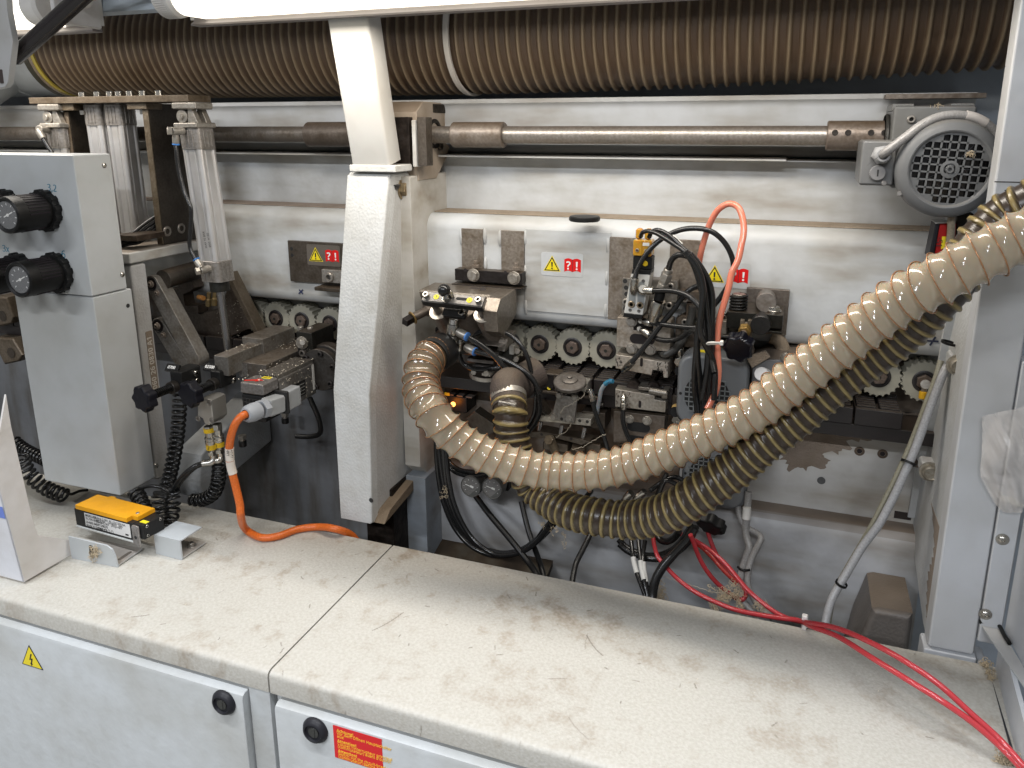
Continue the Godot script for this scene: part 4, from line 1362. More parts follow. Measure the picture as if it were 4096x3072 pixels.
func left_unit():
	# regulator box
	var t := thing("regulator_box", "tall grey sheet metal box with black pressure regulators on its front", "box", Vector3(-1.345, 0.825, 0.3))
	var g := G.new(COOL)
	g.box(Vector3(-1.75, 1.2395, 0.27), Vector3(-1.243, 1.503, 0.353), 0.003)
	var up := part("upper_cover", g, M.sheet, t)
	g = G.new(COOL)
	g.box(Vector3(-1.452, 0.826, 0.26), Vector3(-1.243, 1.238, 0.352), 0.003)
	var low := part("lower_cover", g, M.sheet, t)
	g = G.new(ZINC)
	for p in [mm(-1243,1481.5,288.9), mm(-1243,1269.5,279.5), mm(-1243,850.4,255.1)]:
		g = G.new(ZINC)
		g.lathe([Vector2(0, 0.0), Vector2(0.005, 0.0), Vector2(0.0048, 0.0015), Vector2(0.003, 0.003), Vector2(0.0016, 0.0033), Vector2(0.0014, 0.002), Vector2(0, 0.002)], p, Vector3(1, 0, 0), 14)
		part("dome_screw", g, M.chrome, t)
	g = G.new(Color(0.02, 0.02, 0.02))
	g.lathe([Vector2(0.0045, 0.0004), Vector2(0, 0.0002)], mm(-1243,1205.5,275.5), Vector3(1, 0, 0), 12)
	part("screw_hole", g, M.matte, low)
	for q in [["3,2", mm(-1305.5,1442.2,353.3), 0.018], ["3x", mm(-1452.2,1320.8,353.3), 0.018], ["6", mm(-1301.1,1318.1,353.3), 0.02]]:
		letters("pen_number", q[0], q[2], q[1], Vector3(1, -0.06, 0), Vector3(0.1, 1, 0), M.blue_ink, up)
	var zf := 0.354
	regulator_knob(Vector3(-1.327, 1.399, 0.435), Vector3(-1.327, 1.4, zf), "upper black pressure regulator beside the pen mark 3,2")
	regulator_knob(Vector3(-1.322, 1.282, 0.435), Vector3(-1.322, 1.282, zf), "lower black pressure regulator under the pen mark 6")
	regulator_knob(Vector3(-1.425, 1.398, 0.435), Vector3(-1.425, 1.398, zf), "upper black pressure regulator cut off by the frame")
	regulator_knob(Vector3(-1.420, 1.276, 0.435), Vector3(-1.420, 1.276, zf), "lower black pressure regulator under the pen mark 3x, cut off by the frame")

	# cast stand behind it
	t = thing("cast_stand", "grey cast stand with raised part number, right behind the regulator box", "stand", Vector3(-1.3, 0.8, 0.15))
	g = G.new(Color(0.4, 0.4, 0.4))
	g.box(Vector3(-1.34, 0.80, 0.19), Vector3(-1.27, 1.279, 0.232), 0.006)
	var colm := part("column", g, M.casting, t)
	g = G.new(Color(0.42, 0.42, 0.41), 0.7)
	g.box(Vector3(-1.36, 1.2805, 0.03), Vector3(-1.266, 1.304, 0.236), 0.004)
	part("shelf_plate", g, M.paint_dirty, t)
	g = G.new(Color(0.2, 0.16, 0.12))
	g.prism(PackedVector2Array(rrect(-0.075, -0.0085, 0.075, 0.0085, 0.003)), 0, 0.0012, Transform3D(Basis(Vector3(0, 1, 0), Vector3(0, 0, 1), Vector3(1, 0, 0)), mm(-1270,1058.5,207.8)), 0.0004)
	var np := part("number_plate", g, M.dusty, colm)
	letters("cast_number", "4060 26 0830 A1", 0.017, mm(-1268.6,1059,209.1), Vector3(0, 1, 0), Vector3(0, 0, 1), M.cast_letters if M.has("cast_letters") else plain("cast_letters", Color(0.42, 0.39, 0.34), 0.6), colm, true)
	g = G.new(BROWN)
	g.box(mm(-1270,1323.7,208.7) + Vector3(-0.06, 0.0, 0.0), mm(-1270,1323.5,132.7) + Vector3(0.0, 0.012, 0.0), 0.001)
	part("dark_block", g, M.metal_filthy, t)

	# top plate and the brown standing plates
	t = thing("cylinder_frame", "brown steel frame with a long top plate that the air cylinders hang from", "frame", Vector3(-1.38, 1.3, 0.1))
	g = G.new(Color(0.17, 0.135, 0.095))
	g.box(Vector3(-1.60, 1.6015, 0.078), Vector3(-1.163, 1.615, 0.142), 0.001)
	part("top_plate", g, M.metal_dirty, t)
	var zt := 0.115
	for p in [M_P[0], M_P[1], M_P[2], M_P[3], M_P[4], M_P[5], M_P[6]]:
		g = G.new(ZINC)
		g.socket(Vector3(p, 1.615, zt), Vector3.UP, 0.0075, 0.011)
		part("cap_screw", g, M.chrome, t)
	var x1: float = mm(-1283.1,1585.2,120).x
	g = G.new(Color(0.05, 0.04, 0.032))
	g.box(Vector3(x1 - 0.017, 1.305, 0.0), Vector3(x1, 1.60, 0.125), 0.001)
	var wall := part("standing_plate", g, M.metal_dirty, t)
	g = G.new(Color(0.2, 0.165, 0.12))
	g.box(Vector3(x1 - 0.016, 1.305, 0.1255), Vector3(x1 - 0.001, 1.59, 0.128), 0.0005)
	part("bare_edge", g, M.metal_dirty, wall)
	g = G.new(Color(0.17, 0.14, 0.1))
	g.box(Vector3(x1 - 0.05, 1.588, 0.09), Vector3(x1 + 0.002, 1.601, 0.134), 0.001)
	part("foot_strip", g, M.metal_dirty, t)
	g = G.new(STEEL)
	for p in [mm(-1268.5,1312.3,113.1), mm(-1268.5,1313.8,72.2)]:
		g = G.new(Color(0.33, 0.31, 0.29))
		g.socket(Vector3(x1 - 0.001, p.y + 0.02, p.z), Vector3(1, 0, 0), 0.0115, 0.003)
		part("countersunk_screw", g, M.metal, wall)
	var x2: float = mm(-1512,1553.4,120).x
	g = G.new(Color(0.04, 0.032, 0.027))
	g.box(Vector3(x2 - 0.015, 1.2, 0.0), Vector3(x2, 1.60, 0.12), 0.001)
	var wall2 := part("standing_plate", g, M.metal_dirty, t)
	g = G.new(Color(0.22, 0.18, 0.13))
	g.box(Vector3(x2 - 0.014, 1.2, 0.1205), Vector3(x2 - 0.001, 1.585, 0.123), 0.0005)
	part("bare_edge", g, M.metal_dirty, wall2)
	g = G.new(Color(0.2, 0.165, 0.12))
	g.box(Vector3(x2 - 0.02, 1.587, 0.09), Vector3(x2 + 0.03, 1.601, 0.134), 0.001)
	part("foot_strip", g, M.metal_dirty, t)
	g = G.new(ZINC)
	for p in [mm(-1473,1595.8,125), mm(-1305.9,1596.4,125)]:
		g = G.new(ZINC)
		g.hexa(Vector3(p.x, 1.587, 0.118), Vector3(0, -1, 0), 0.008, 0.009)
		part("hex_nut", g, M.chrome, t)

	# cylinders
	var hang := func(o: Node3D, top: Vector3):
		var k := G.new(ZINC)
		k.box(top + Vector3(-0.031, 0.036, -0.022), top + Vector3(0.031, 0.05, 0.03), 0.003)
		k.box(top + Vector3(-0.03, -0.001, -0.027), top + Vector3(0.03, 0.010, 0.032), 0.003)
		var h := part("clevis_plates", k, M.metal, o)
		k = G.new(ZINC)
		k.cyl(top + Vector3(-0.012, 0.022, 0.024), top + Vector3(-0.012, 0.022, -0.012), 0.0135, 20)
		k.cyl(top + Vector3(-0.012, 0.022, 0.029), top + Vector3(-0.012, 0.022, 0.024), 0.006, 14)
		k.prism(PackedVector2Array([Vector2(0.0, 0.008), Vector2(0.026, 0.008), Vector2(0.012, 0.04), Vector2(0.003, 0.04)]), -0.018, -0.004, Transform3D(Basis(), top), 0.001)
		k.prism(PackedVector2Array([Vector2(0.0, 0.008), Vector2(0.026, 0.008), Vector2(0.012, 0.04), Vector2(0.003, 0.04)]), 0.010, 0.022, Transform3D(Basis(), top), 0.001)
		part("pivot_eye", k, M.metal, h)
	var c := air_cylinder("air_cylinder", "slanting aluminium air cylinder with printed label, in front on the right", Vector3(-1.178, 1.551, 0.112), Vector3(-1.147, 1.235, 0.125), 0.052, true)
	hang.call(c, Vector3(-1.178, 1.551, 0.112))
	g = G.new(Color(0.03, 0.028, 0.026))
	g.cyl(Vector3(-1.146, 1.236, 0.125), Vector3(-1.144, 1.212, 0.126), 0.02, 24)
	part("gland_nut", g, M.metal_dirty, c)
	g = G.new(Color(0.35, 0.34, 0.33))
	g.cyl(Vector3(-1.145, 1.215, 0.126), Vector3(-1.128, 1.03, 0.132), 0.0085, 20)
	part("piston_rod", g, M.chrome, c)
	g = G.new(ZINC)
	g.cyl(mm(-1184.8,1544.3,140), mm(-1191.2,1544.4,165), 0.008, 18)
	g.hexa(mm(-1191.2,1544.4,165), Vector3(-0.6, 0, 0.8), 0.0085, 0.008)
	part("screw_fitting", g, M.metal, c)
	push_fitting(c, mm(-1191.7,1537.5,155), mm(-1193.3,1520.4,155) - mm(-1191.7,1537.5,155), 0.007, 0.018)
	g = G.new(ZINC)
	g.cyl(mm(-1144.5,1265.2,150), mm(-1147.8,1264.4,175), 0.008, 18)
	g.hexa(mm(-1147.8,1264.4,175), Vector3(-0.6, -0.1, 0.8), 0.0085, 0.008)
	part("screw_fitting", g, M.metal, c)
	push_fitting(c, mm(-1146.5,1270.6,172), mm(-1156.5,1288.1,172) - mm(-1146.5,1270.6,172), 0.007, 0.018)
	for q in [["MAX 10 BAR", 0.006, 0.0], ["Ø50  H160", 0.006, 0.01]]:
		letters("cylinder_print", q[0], q[1], mm(-1148,1305.3,151.5) + Vector3(q[2], 0.02, 0.0), Vector3(-0.09, 1, 0), Vector3(-1, -0.09, 0), M.ink, c)
	for i in 2:
		var xm: float = [mm(-1452.9,1587.1,90).x, mm(-1394.3,1586.6,90).x][i]
		air_cylinder("air_cylinder", ["left one of the two upright aluminium air cylinders between the brown plates", "right one of the two upright aluminium air cylinders between the brown plates"][i], Vector3(xm, 1.6, 0.095), Vector3(xm + 0.004, 1.28, 0.095), 0.048, false)
	var c3 := air_cylinder("air_cylinder", "aluminium air cylinder at the left end of the top plate", Vector3(-1.545, 1.551, 0.115), Vector3(-1.54, 1.25, 0.115), 0.05, false)
	hang.call(c3, Vector3(-1.545, 1.551, 0.115))
	g = G.new(ZINC)
	g.cyl(mm(-1556.9,1546.7,140), mm(-1547.2,1548.4,170), 0.008, 16)
	part("screw_fitting", g, M.metal, c3)
	push_fitting(c3, mm(-1549.8,1546.8,170), mm(-1537.7,1526.9,170) - mm(-1549.8,1546.8,170), 0.007, 0.022, Color(0, 0, 0, 0))
	g = G.new(BLACK)
	g.tube([mm(-1538.8,1528.6,170), mm(-1528.9,1513.7,170), mm(-1518,1498.8,170)], 0.0042)
	single("air_line", g, M.gloss, "black air line leaving the leftmost air cylinder's fitting", "air line")
	g = G.new(BLACK)
	g.tube([mm(-1193.3,1520.4,155), mm(-1191.7,1503.2,157.9), mm(-1188.1,1465.6,160.7), mm(-1175.6,1418.4,163.6), mm(-1162.1,1393.5,166.4), mm(-1164.5,1355,169.3), mm(-1169.4,1312.8,172.1), mm(-1154.2,1284.5,175)], 0.0042)
	single("air_line", g, M.gloss, "black air line running down beside the slanting air cylinder", "air line")
	g = G.new(BLACK)
	for k in 4:
		g.tube([mm(-1353.4,1304.1,200), mm(-1338.8,1318.1,175), mm(-1325,1322.2,150), mm(-1312.6,1340.1,125), mm(-1299.9,1356.7,100)].map(func(v): return v + Vector3(0, 0.007 * k - 0.01, 0.006 * k)), 0.004)
	single("air_line_bundle", g, M.gloss, "bundle of black air lines tied across the stand's top, beside the regulator box", "air lines")

	# linkage
	var z0 := 0.14
	var arms := [[mm(-1291.3,1225.3,165), mm(-1201.8,1065.2,165), 0.0185, "upper steel link arm, bright on its top edge"], [mm(-1291.7,1131.1,160), mm(-1233.1,1042.5,160), 0.0175, "lower steel link arm under the bright edged one"]]
	for q in arms:
		var a: Vector3 = q[0]
		var b: Vector3 = q[1]
		var d: Vector3 = (b - a)
		t = thing("link_arm", q[3], "link arm", a, "link arms of the swing unit")
		g = G.new(Color(0.3, 0.29, 0.27))
		var po := PackedVector2Array()
		var an := Vector2(d.x, d.y).angle()
		for i in 11:
			po.append(Vector2(a.x, a.y) + Vector2.from_angle(an + PI / 2 + PI * i / 10) * q[2])
		for i in 11:
			po.append(Vector2(b.x, b.y) + Vector2.from_angle(an - PI / 2 + PI * i / 10) * q[2])
		g.prism(po, a.z - 0.03, a.z, Transform3D(), 0.0015)
		part("arm", g, M.metal_dirty, t)
		g = G.new(Color(0.012, 0.011, 0.011))
		g.lathe([Vector2(0.0145, 0.0), Vector2(0.0145, 0.0012), Vector2(0.0125, 0.0014), Vector2(0.012, 0.0004), Vector2(0, 0.0004)], a, Vector3(0, 0, 1), 24)
		part("bearing_seal", g, M.rubber, t)
		g = G.new(Color(0.33, 0.29, 0.25))
		g.cyl(a, a + Vector3(0, 0, 0.0035), 0.008, 18)
		g.socket(a + Vector3(0, 0, 0.0035), Vector3(0, 0, 1), 0.005, 0.004)
		var w := a + Vector3(0.013, -0.019, 0.0)
		g.cyl(w, w + Vector3(0, 0, 0.0015), 0.0075, 16)
		g.socket(w + Vector3(0, 0, 0.001), Vector3(0, 0, 1), 0.0045, 0.004)
		part("arm_screws", g, M.metal_dirty, t)
	g = G.new(Color(0.085, 0.072, 0.062), 0.4)
	g.cyl(mm(-1272.5,1233.3,150), mm(-1272.5,1233.3,150) + Vector3(0.0, 0.004, -0.1), 0.021, 28)
	g.cyl(mm(-1297.5,1225.8,70), mm(-1297.5,1225.8,70) + Vector3(0.0, 0.0, -0.05), 0.012, 20)
	single("pivot_barrel", g, M.metal_dirty, "dark round pivot barrel behind the upper link arm's head", "pivot")
	g = G.new(Color(0.10, 0.082, 0.066), 0.3)
	zprism(g, [mm(-1323.9,1236.1,55), mm(-1282.8,1238.6,55), mm(-1275.8,1197,55), mm(-1284.8,1189,55), mm(-1308.7,1179.8,55), mm(-1306.5,1153.9,55), mm(-1268.6,1156.8,55), mm(-1271,1138,55), mm(-1330.9,1135,55), mm(-1353.4,1189.7,55), mm(-1320.8,1192,55)], 0.03, 0.062, 0.001)
	single("slotted_bracket", g, M.metal_dirty, "brown bracket with a square slot behind the upper link arm", "bracket")
	g = G.new(Color(0.1, 0.08, 0.064))
	zprism(g, [mm(-1192.7,1232.5,40), mm(-1114.5,1090.1,40), mm(-1129.6,1111.9,40), mm(-1156.4,1104.9,40), mm(-1221.7,1076.4,40), mm(-1279.1,1053.7,40), mm(-1301.5,1059.3,40), mm(-1348.4,1145.4,40), mm(-1283.1,1131.6,40), mm(-1224.2,1151.4,40), mm(-1204.6,1186.1,40), mm(-1198,1204.9,40)], 0.028, 0.042, 0.001)
	t = thing("swing_plate", "brown sloping swing plate speckled with wood chips, left of the toothed rollers", "plate", mm(-1223.1,1102.8,40))
	part("web", g, M.metal_dirty, t)
	g = G.new(Color(0.14, 0.115, 0.09))
	g.bar(mm(-1172.8,1238.2,55), mm(-1100,1095.4,55), 0.03, 0.012, Vector3(1, 0.5, 0), 0.001)
	part("rim", g, M.metal_dirty, t)
	g = G.new(Color(0.05, 0.04, 0.034))
	g.box(mm(-1293,1044,-20), mm(-1145.8,1085.8,20), 0.002)
	single("dark_carriage", g, M.metal_filthy, "dark oily carriage block under the brown swing plate", "carriage")
	g = G.new(Color(0.3, 0.22, 0.1))
	for p in [mm(-1229.7,1172.2,70), mm(-1212.9,1175.3,70)]:
		g.lathe([Vector2(0, -0.012), Vector2(0.006, -0.012), Vector2(0.007, 0.004), Vector2(0.005, 0.006), Vector2(0.005, 0.02), Vector2(0, 0.02)], p, Vector3(0.2, 1, 0), 14)
	single("brass_fittings", g, M.metal_dirty, "pair of dull brass hose fittings in the dark behind the piston rod", "fittings")
	g = G.new(Color(0.5, 0.22, 0.06))
	g.cyl(mm(-1251.9,1180.8,75), mm(-1229.4,1181.8,85), 0.0055, 14)
	single("orange_pin", g, M.plastic, "small orange plastic pin beside the slotted bracket", "pin")

	# slide with motor: bars along z, position counters, star knobs
	t = thing("slide_rail", "chip strewn stepped steel slide bar running back to the rollers", "slide bar", Vector3(-1.04, 1.0, 0.1))
	g = G.new(Color(0.21, 0.2, 0.185), 0.35)
	var p1 := mm(-1050,1098.8,228.8)
	var p2 := mm(-1050,1104.6,125.1)
	g.box(Vector3(-1.085, p1.y - 0.035, 0.02), Vector3(-1.05, p1.y + 0.006, p1.z), 0.0015)
	part("front_bar", g, M.metal_dirty, t)
	g = G.new(Color(0.24, 0.23, 0.21), 0.35)
	g.box(Vector3(-1.10, p1.y - 0.03, p2.z - 0.11), Vector3(-1.045, p1.y + 0.016, p2.z), 0.0015)
	part("raised_step", g, M.metal_dirty, t)
	g = G.new(Color(0.17, 0.155, 0.14), 0.35)
	g.box(Vector3(-1.05, p1.y - 0.05, -0.01), Vector3(-0.99, p1.y - 0.016, 0.19), 0.0015)
	part("lower_bar", g, M.metal_dirty, t)
	g = G.new(Color(0.12, 0.085, 0.045))
	g.box(mm(-1059.2,1054.7,90), mm(-1036.7,1075.9,150), 0.001)
	var bb := part("bronze_block", g, M.metal_dirty, t)
	g = G.new(Color(0.035, 0.032, 0.03))
	g.bolt(mm(-1040.7,1067.4,130), Vector3(0.75, 0.1, 0.65), 0.0125)
	part("hex_bolt", g, M.metal_dirty, bb)
	g = G.new(Color(0.4, 0.39, 0.37))
	g.box(mm(-1059.4,1050.6,170), mm(-1035.8,1081,190), 0.001)
	part("end_block", g, M.metal, t)
	var ind := [[[mm(-1143.7,1044.1,235), mm(-1112.1,1084.9,290)], mm(-1130.3,1053.7,290), mm(-1132.7,1054,360), "left", "star knob with a spring shaft, in front of the left position counter"], [[mm(-1090.4,1038.1,190), mm(-1063.8,1076,240)], mm(-1077.6,1049.9,240), mm(-1074.8,1050.5,305), "right", "star knob with a spring shaft, in front of the right position counter"]]
	for k in 2:
		var q: Array = ind[k]
		t = thing("position_counter", ["black position counter with white digits, nearer the regulator box", "black position counter with white digits, above the aluminium valve block"][k], "position counter", q[1], "position counters with star knobs")
		g = G.new(Color(0.012, 0.012, 0.013))
		g.box(q[0][0], q[0][1], 0.004)
		part("case", g, M.plastic, t)
		g = G.new(Color(0.5, 0.5, 0.48))
		var dp: Vector3 = q[0][1] + Vector3(-0.03, 0.0, -0.008)
		var sl := Basis(Vector3(1, 0, 0), deg_to_rad(-38))
		g = G.new(Color(0.012, 0.012, 0.013))
		g.box(Vector3(-0.016, -0.008, -0.006), Vector3(0.016, 0.008, 0.0), 0.001, Transform3D(sl, dp + Vector3(0, 0.004, 0)))
		part("sloping_window", g, M.gloss, t)
		letters("counter_digits", ["0700", "02300"][k], 0.0085, dp + Vector3(0, 0.0045, 0.0004), sl.x, sl.y, M.white_print, t, true)
		g = G.new(STEEL)
		for s in 2:
			g = G.new(ZINC)
			g.socket(Vector3(q[0][1].x, q[0][1].y - 0.013 - 0.016 * s, q[0][1].z - 0.035), Vector3(1, 0, 0), 0.0062, 0.006)
			part("cap_screw", g, M.chrome, t)
		var sh := thing("star_knob", q[4], "star knob", q[2], "position counters with star knobs")
		g = G.new(Color(0.011, 0.011, 0.012))
		star(g, q[2], Vector3(-0.12, 0.0, 1.0), 0.0275, 0.014)
		part("knob", g, M.plastic, sh)
		g = G.new(ZINC)
		var ax: Vector3 = (q[1] - q[2])
		g.hexa(q[2] + ax * 0.12, ax, 0.0095, 0.008)
		part("lock_nut", g, M.chrome, sh)
		g = G.new(Color(0.05, 0.045, 0.04))
		g.cyl(q[2], q[1], 0.0062, 16)
		g.cyl(q[1] - ax.normalized() * 0.014, q[1], 0.0125, 22)
		part("shaft", g, M.metal, sh)
		g = coil([q[2] + ax * 0.25, q[2] + ax * 0.5, q[2] + ax * 0.8], 0.0078, 0.0012, 0.0042, 5)
		part("spring", g, M.metal, sh)

	# pneumatic block with couplings
	t = thing("valve_block", "square aluminium pneumatic block with two quick couplings hanging under it", "valve block", mm(-1069.1,974.8,270))
	g = G.new(Color(0.5, 0.49, 0.46))
	var f0 := mm(-1088.7,1031.5,285)
	var f1 := mm(-1049.9,978.4,285)
	zprism(g, [Vector2(f0.x + 0.004, f0.y - 0.004), Vector2(f0.x + 0.012, f0.y + 0.001), Vector2(f1.x - 0.012, f0.y + 0.003), Vector2(f1.x, f0.y), Vector2(f1.x, f1.y + 0.012), Vector2(f1.x - 0.012, f1.y), Vector2(f0.x + 0.016, f1.y), Vector2(f0.x + 0.012, f1.y + 0.012), Vector2(f0.x, f1.y + 0.016)], 0.245, 0.285, 0.0025)
	part("block", g, M.alu, t)
	for p in [mm(-1053.9,1027.3,285), mm(-1086,990.1,285), mm(-1052.7,990.3,285)]:
		g = G.new(Color(0.3, 0.29, 0.27))
		g.lathe([Vector2(0.0062, 0.0004), Vector2(0.0058, -0.0), Vector2(0, -0.0002)], p + Vector3(0, 0, 0.0003), Vector3(0, 0, 1), 16)
		g.socket(p - Vector3(0, 0, 0.001), Vector3(0, 0, 1), 0.0045, 0.002)
		part("cap_screw", g, M.metal, t)
	for k in 2:
		var a: Vector3 = [mm(-1074.9,970.5,272), mm(-1062.5,972.7,262)][k]
		var b: Vector3 = [mm(-1072,898.3,272), mm(-1062,897.8,262)][k]
		var d := (b - a)
		g = G.new(ZINC)
		g.hexa(a, d, 0.0098, 0.012)
		g.lathe([Vector2(0.0085, 0.012), Vector2(0.0085, 0.022), Vector2(0.0108, 0.023), Vector2(0.0112, 0.026), Vector2(0.0098, 0.0265), Vector2(0.0098, 0.03), Vector2(0.0112, 0.031), Vector2(0.0112, 0.036), Vector2(0.0095, 0.037), Vector2(0.009, 0.05), Vector2(0.0075, 0.052), Vector2(0.0075, 0.056)], a, d, 22)
		g.hexa(a + d.normalized() * 0.054, d, 0.0092, 0.008)
		g.cyl(a + d.normalized() * 0.062, b + d.normalized() * 0.004, 0.0068, 16)
		var cp := part("quick_coupling", g, M.chrome, t)
		g = G.new(Color(0.62, 0.4, 0.02))
		g.lathe([Vector2(0.009, 0.004), Vector2(0.0106, 0.004), Vector2(0.0106, 0.0125), Vector2(0.009, 0.0125)] if k == 0 else [Vector2(0.009, 0.038), Vector2(0.0104, 0.038), Vector2(0.0104, 0.048), Vector2(0.009, 0.048)], a, d, 22)
		if k == 0:
			g.lathe([Vector2(0.009, 0.039), Vector2(0.0104, 0.039), Vector2(0.0104, 0.049), Vector2(0.009, 0.049)], a, d, 22)
		part("yellow_sleeve", g, M.plastic, cp)
		letters("sleeve_number", ["2", "1"][k], 0.009, a + d.normalized() * 0.043 + Vector3(0.002, 0, 0.0108), Vector3(1, 0, 0), Vector3(0, 1, 0), M.ink, cp)
	g = G.new(ZINC)
	g.tube([mm(-1071.8,900.6,272), mm(-1071.3,895.9,274), mm(-1075.3,893.7,277), mm(-1088.7,892.9,285)], 0.0072, 14, 4)
	g.tube([mm(-1061.7,900,262), mm(-1061.4,896.5,264), mm(-1063.8,896.3,268), mm(-1071.1,894.9,270)], 0.0072, 14, 4)
	part("elbow_fittings", g, M.chrome, t)
	g = G.new(BLACK)
	g.tube([mm(-1087.3,893.4,285), mm(-1095,891.9,295), mm(-1113.2,877.6,305), mm(-1131.9,856.8,310), mm(-1145.7,837.5,312), mm(-1168.1,822.6,310), mm(-1197.5,816.1,300), mm(-1212.6,811.1,295)], 0.0048, 10)
	g.tube([mm(-1089.4,890.8,283), mm(-1100.3,886.2,290), mm(-1116.1,871.5,300), mm(-1133.8,849.7,305), mm(-1151.2,824,300)], 0.0048, 10)
	single("air_line", g, M.gloss, "twin black air lines curving from the elbow fittings down to the bench", "air line")

	# small spindle motor
	t = thing("spindle_motor", "grey finned spindle motor with a red arrow on top, chips scattered over it", "motor", Vector3(-0.95, 0.95, 0.2))
	var xm := -0.925
	var tf := mm(-925,1078.6,271.5)
	var bf := mm(-941.3,1020.3,285)
	var xl: float = mm(-979.4,1071.6,285).x
	g = G.new(Color(0.27, 0.26, 0.25), 0.3)
	g.box(Vector3(xl + 0.006, tf.y - 0.075, 0.115), Vector3(xm, tf.y - 0.004, 0.235), 0.004)
	part("body", g, M.metal, t)
	for i in 9:
		g = G.new(Color(0.27, 0.255, 0.235), 0.3)
		var xx := lerpf(xl + 0.01, xm - 0.004, i / 8.0)
		g.box(Vector3(xx - 0.0016, tf.y - 0.006, 0.118), Vector3(xx + 0.0016, tf.y + 0.003, 0.236), 0.0008)
		part("cooling_fin", g, M.metal, t)
	g = G.new(Color(0.3, 0.29, 0.28))
	g.box(Vector3(xl, tf.y - 0.024, 0.236), Vector3(xm + 0.001, tf.y, 0.284), 0.004)
	part("head_cover", g, M.metal, t)
	g = G.new(Color(0.016, 0.016, 0.017))
	g.box(Vector3(xl + 0.001, tf.y - 0.078, 0.2365), Vector3(xm, tf.y - 0.0245, 0.283), 0.003)
	var fan := part("fan_cover", g, M.plastic, t)
	g = G.new(Color(0.10, 0.10, 0.10))
	var gx := (xl + xm) / 2
	for i in 6:
		g.box(Vector3(gx - 0.021 + i * 0.0075, tf.y - 0.07, 0.2832), Vector3(gx - 0.0198 + i * 0.0075, tf.y - 0.032, 0.2842), 0.0)
		g.box(Vector3(gx - 0.022, tf.y - 0.07 + i * 0.0075, 0.2834), Vector3(gx + 0.018, tf.y - 0.0688 + i * 0.0075, 0.2844), 0.0)
	part("fan_grille", g, M.metal, fan)
	g = G.new(Color(0.6, 0.02, 0.015))
	yprism(g, [Vector3(xl + 0.004, 0, 0.272), Vector3(xl + 0.025, 0, 0.262), Vector3(xl + 0.024, 0, 0.257), Vector3(xl + 0.04, 0, 0.262), Vector3(xl + 0.028, 0, 0.273), Vector3(xl + 0.0275, 0, 0.268), Vector3(xl + 0.006, 0, 0.277)], tf.y + 0.0001, tf.y + 0.0006, 0.0)
	part("red_arrow", g, M.gloss, t)
	g = G.new(Color(0.75, 0.6, 0.03))
	g.box(Vector3(xl + 0.026, tf.y + 0.0001, 0.241), Vector3(xl + 0.046, tf.y + 0.0006, 0.252), 0.0)
	part("yellow_label", g, M.gloss, t)
	letters("label_text", "M71", 0.008, Vector3(xl + 0.036, tf.y + 0.0007, 0.247), Vector3(1, 0, 0), Vector3(0, 0, -1), M.ink, t)
	g = G.new(Color(0.05, 0.05, 0.05))
	g.box(Vector3(xm + 0.0001, tf.y - 0.062, 0.155), Vector3(xm + 0.0012, tf.y - 0.03, 0.195), 0.0)
	part("rating_plate", g, M.metal, t)
	g = G.new(Color(0.55, 0.54, 0.5))
	for i in 4:
		g.box(Vector3(xm + 0.0013, tf.y - 0.058 + i * 0.007, 0.158), Vector3(xm + 0.0015, tf.y - 0.0575 + i * 0.007, 0.192), 0.0)
	g.box(Vector3(xm + 0.0001, tf.y - 0.062, 0.122), Vector3(xm + 0.0012, tf.y - 0.008, 0.128), 0.0)
	part("plate_lines", g, M.matte, t)
	var fc := mm(-916.2,1057,100)
	g = G.new(Color(0.07, 0.065, 0.06), 0.2)
	g.cyl(fc + Vector3(0, 0, 0.016), fc, 0.045, 36, 0.001)
	g.cyl(fc + Vector3(0, 0, -0.004), fc + Vector3(0, 0, -0.03), 0.050, 36, 0.002)
	part("flange", g, M.metal_dirty, t)
	for i in 6:
		var a := TAU * (i + 0.3) / 6
		g = G.new(Color(0.04, 0.038, 0.036))
		g.socket(fc + Vector3(cos(a) * 0.038, sin(a) * 0.038, 0.016), Vector3(0, 0, 1), 0.006, 0.007)
		part("cap_screw", g, M.metal_dirty, t)
	# plug and orange cable
	var pg := thing("plug_connector", "grey cable plug with a big round gland, on the side of the spindle motor", "plug", mm(-911.3,1045.4,320))
	g = G.new(Color(0.3, 0.31, 0.325))
	g.box(Vector3(xm + 0.0002, tf.y - 0.066, 0.2), Vector3(xm + 0.024, tf.y - 0.026, 0.246), 0.003)
	part("socket_housing", g, M.plastic, pg)
	var g0 := mm(-918.8,1041.2,345)
	g = G.new(Color(0.3, 0.31, 0.32))
	var hc := Vector3(xm + 0.012, tf.y - 0.046, 0.25)
	g.bar(hc + (g0 - hc) * 0.45, hc, 0.028, 0.034, Vector3.UP, 0.004)
	part("hood", g, M.plastic, pg)
	g = G.new(Color(0.028, 0.028, 0.028))
	g.box(hc + Vector3(-0.017, -0.022, -0.006), hc + Vector3(0.017, 0.024, 0.002), 0.002)
	part("locking_lever", g, M.plastic, pg)
	g = G.new(Color(0.34, 0.36, 0.39))
	var gd: Vector3 = (g0 - hc).normalized()
	g.hexa(hc + (g0 - hc) * 0.45, gd, 0.0185, 0.014)
	g.lathe([Vector2(0.017, 0.0), Vector2(0.0175, 0.012), Vector2(0.016, 0.024), Vector2(0.0125, 0.03), Vector2(0.0095, 0.031), Vector2(0.0085, 0.025)], g0 - gd * 0.031, gd, 26)
	part("cable_gland", g, M.plastic, pg)
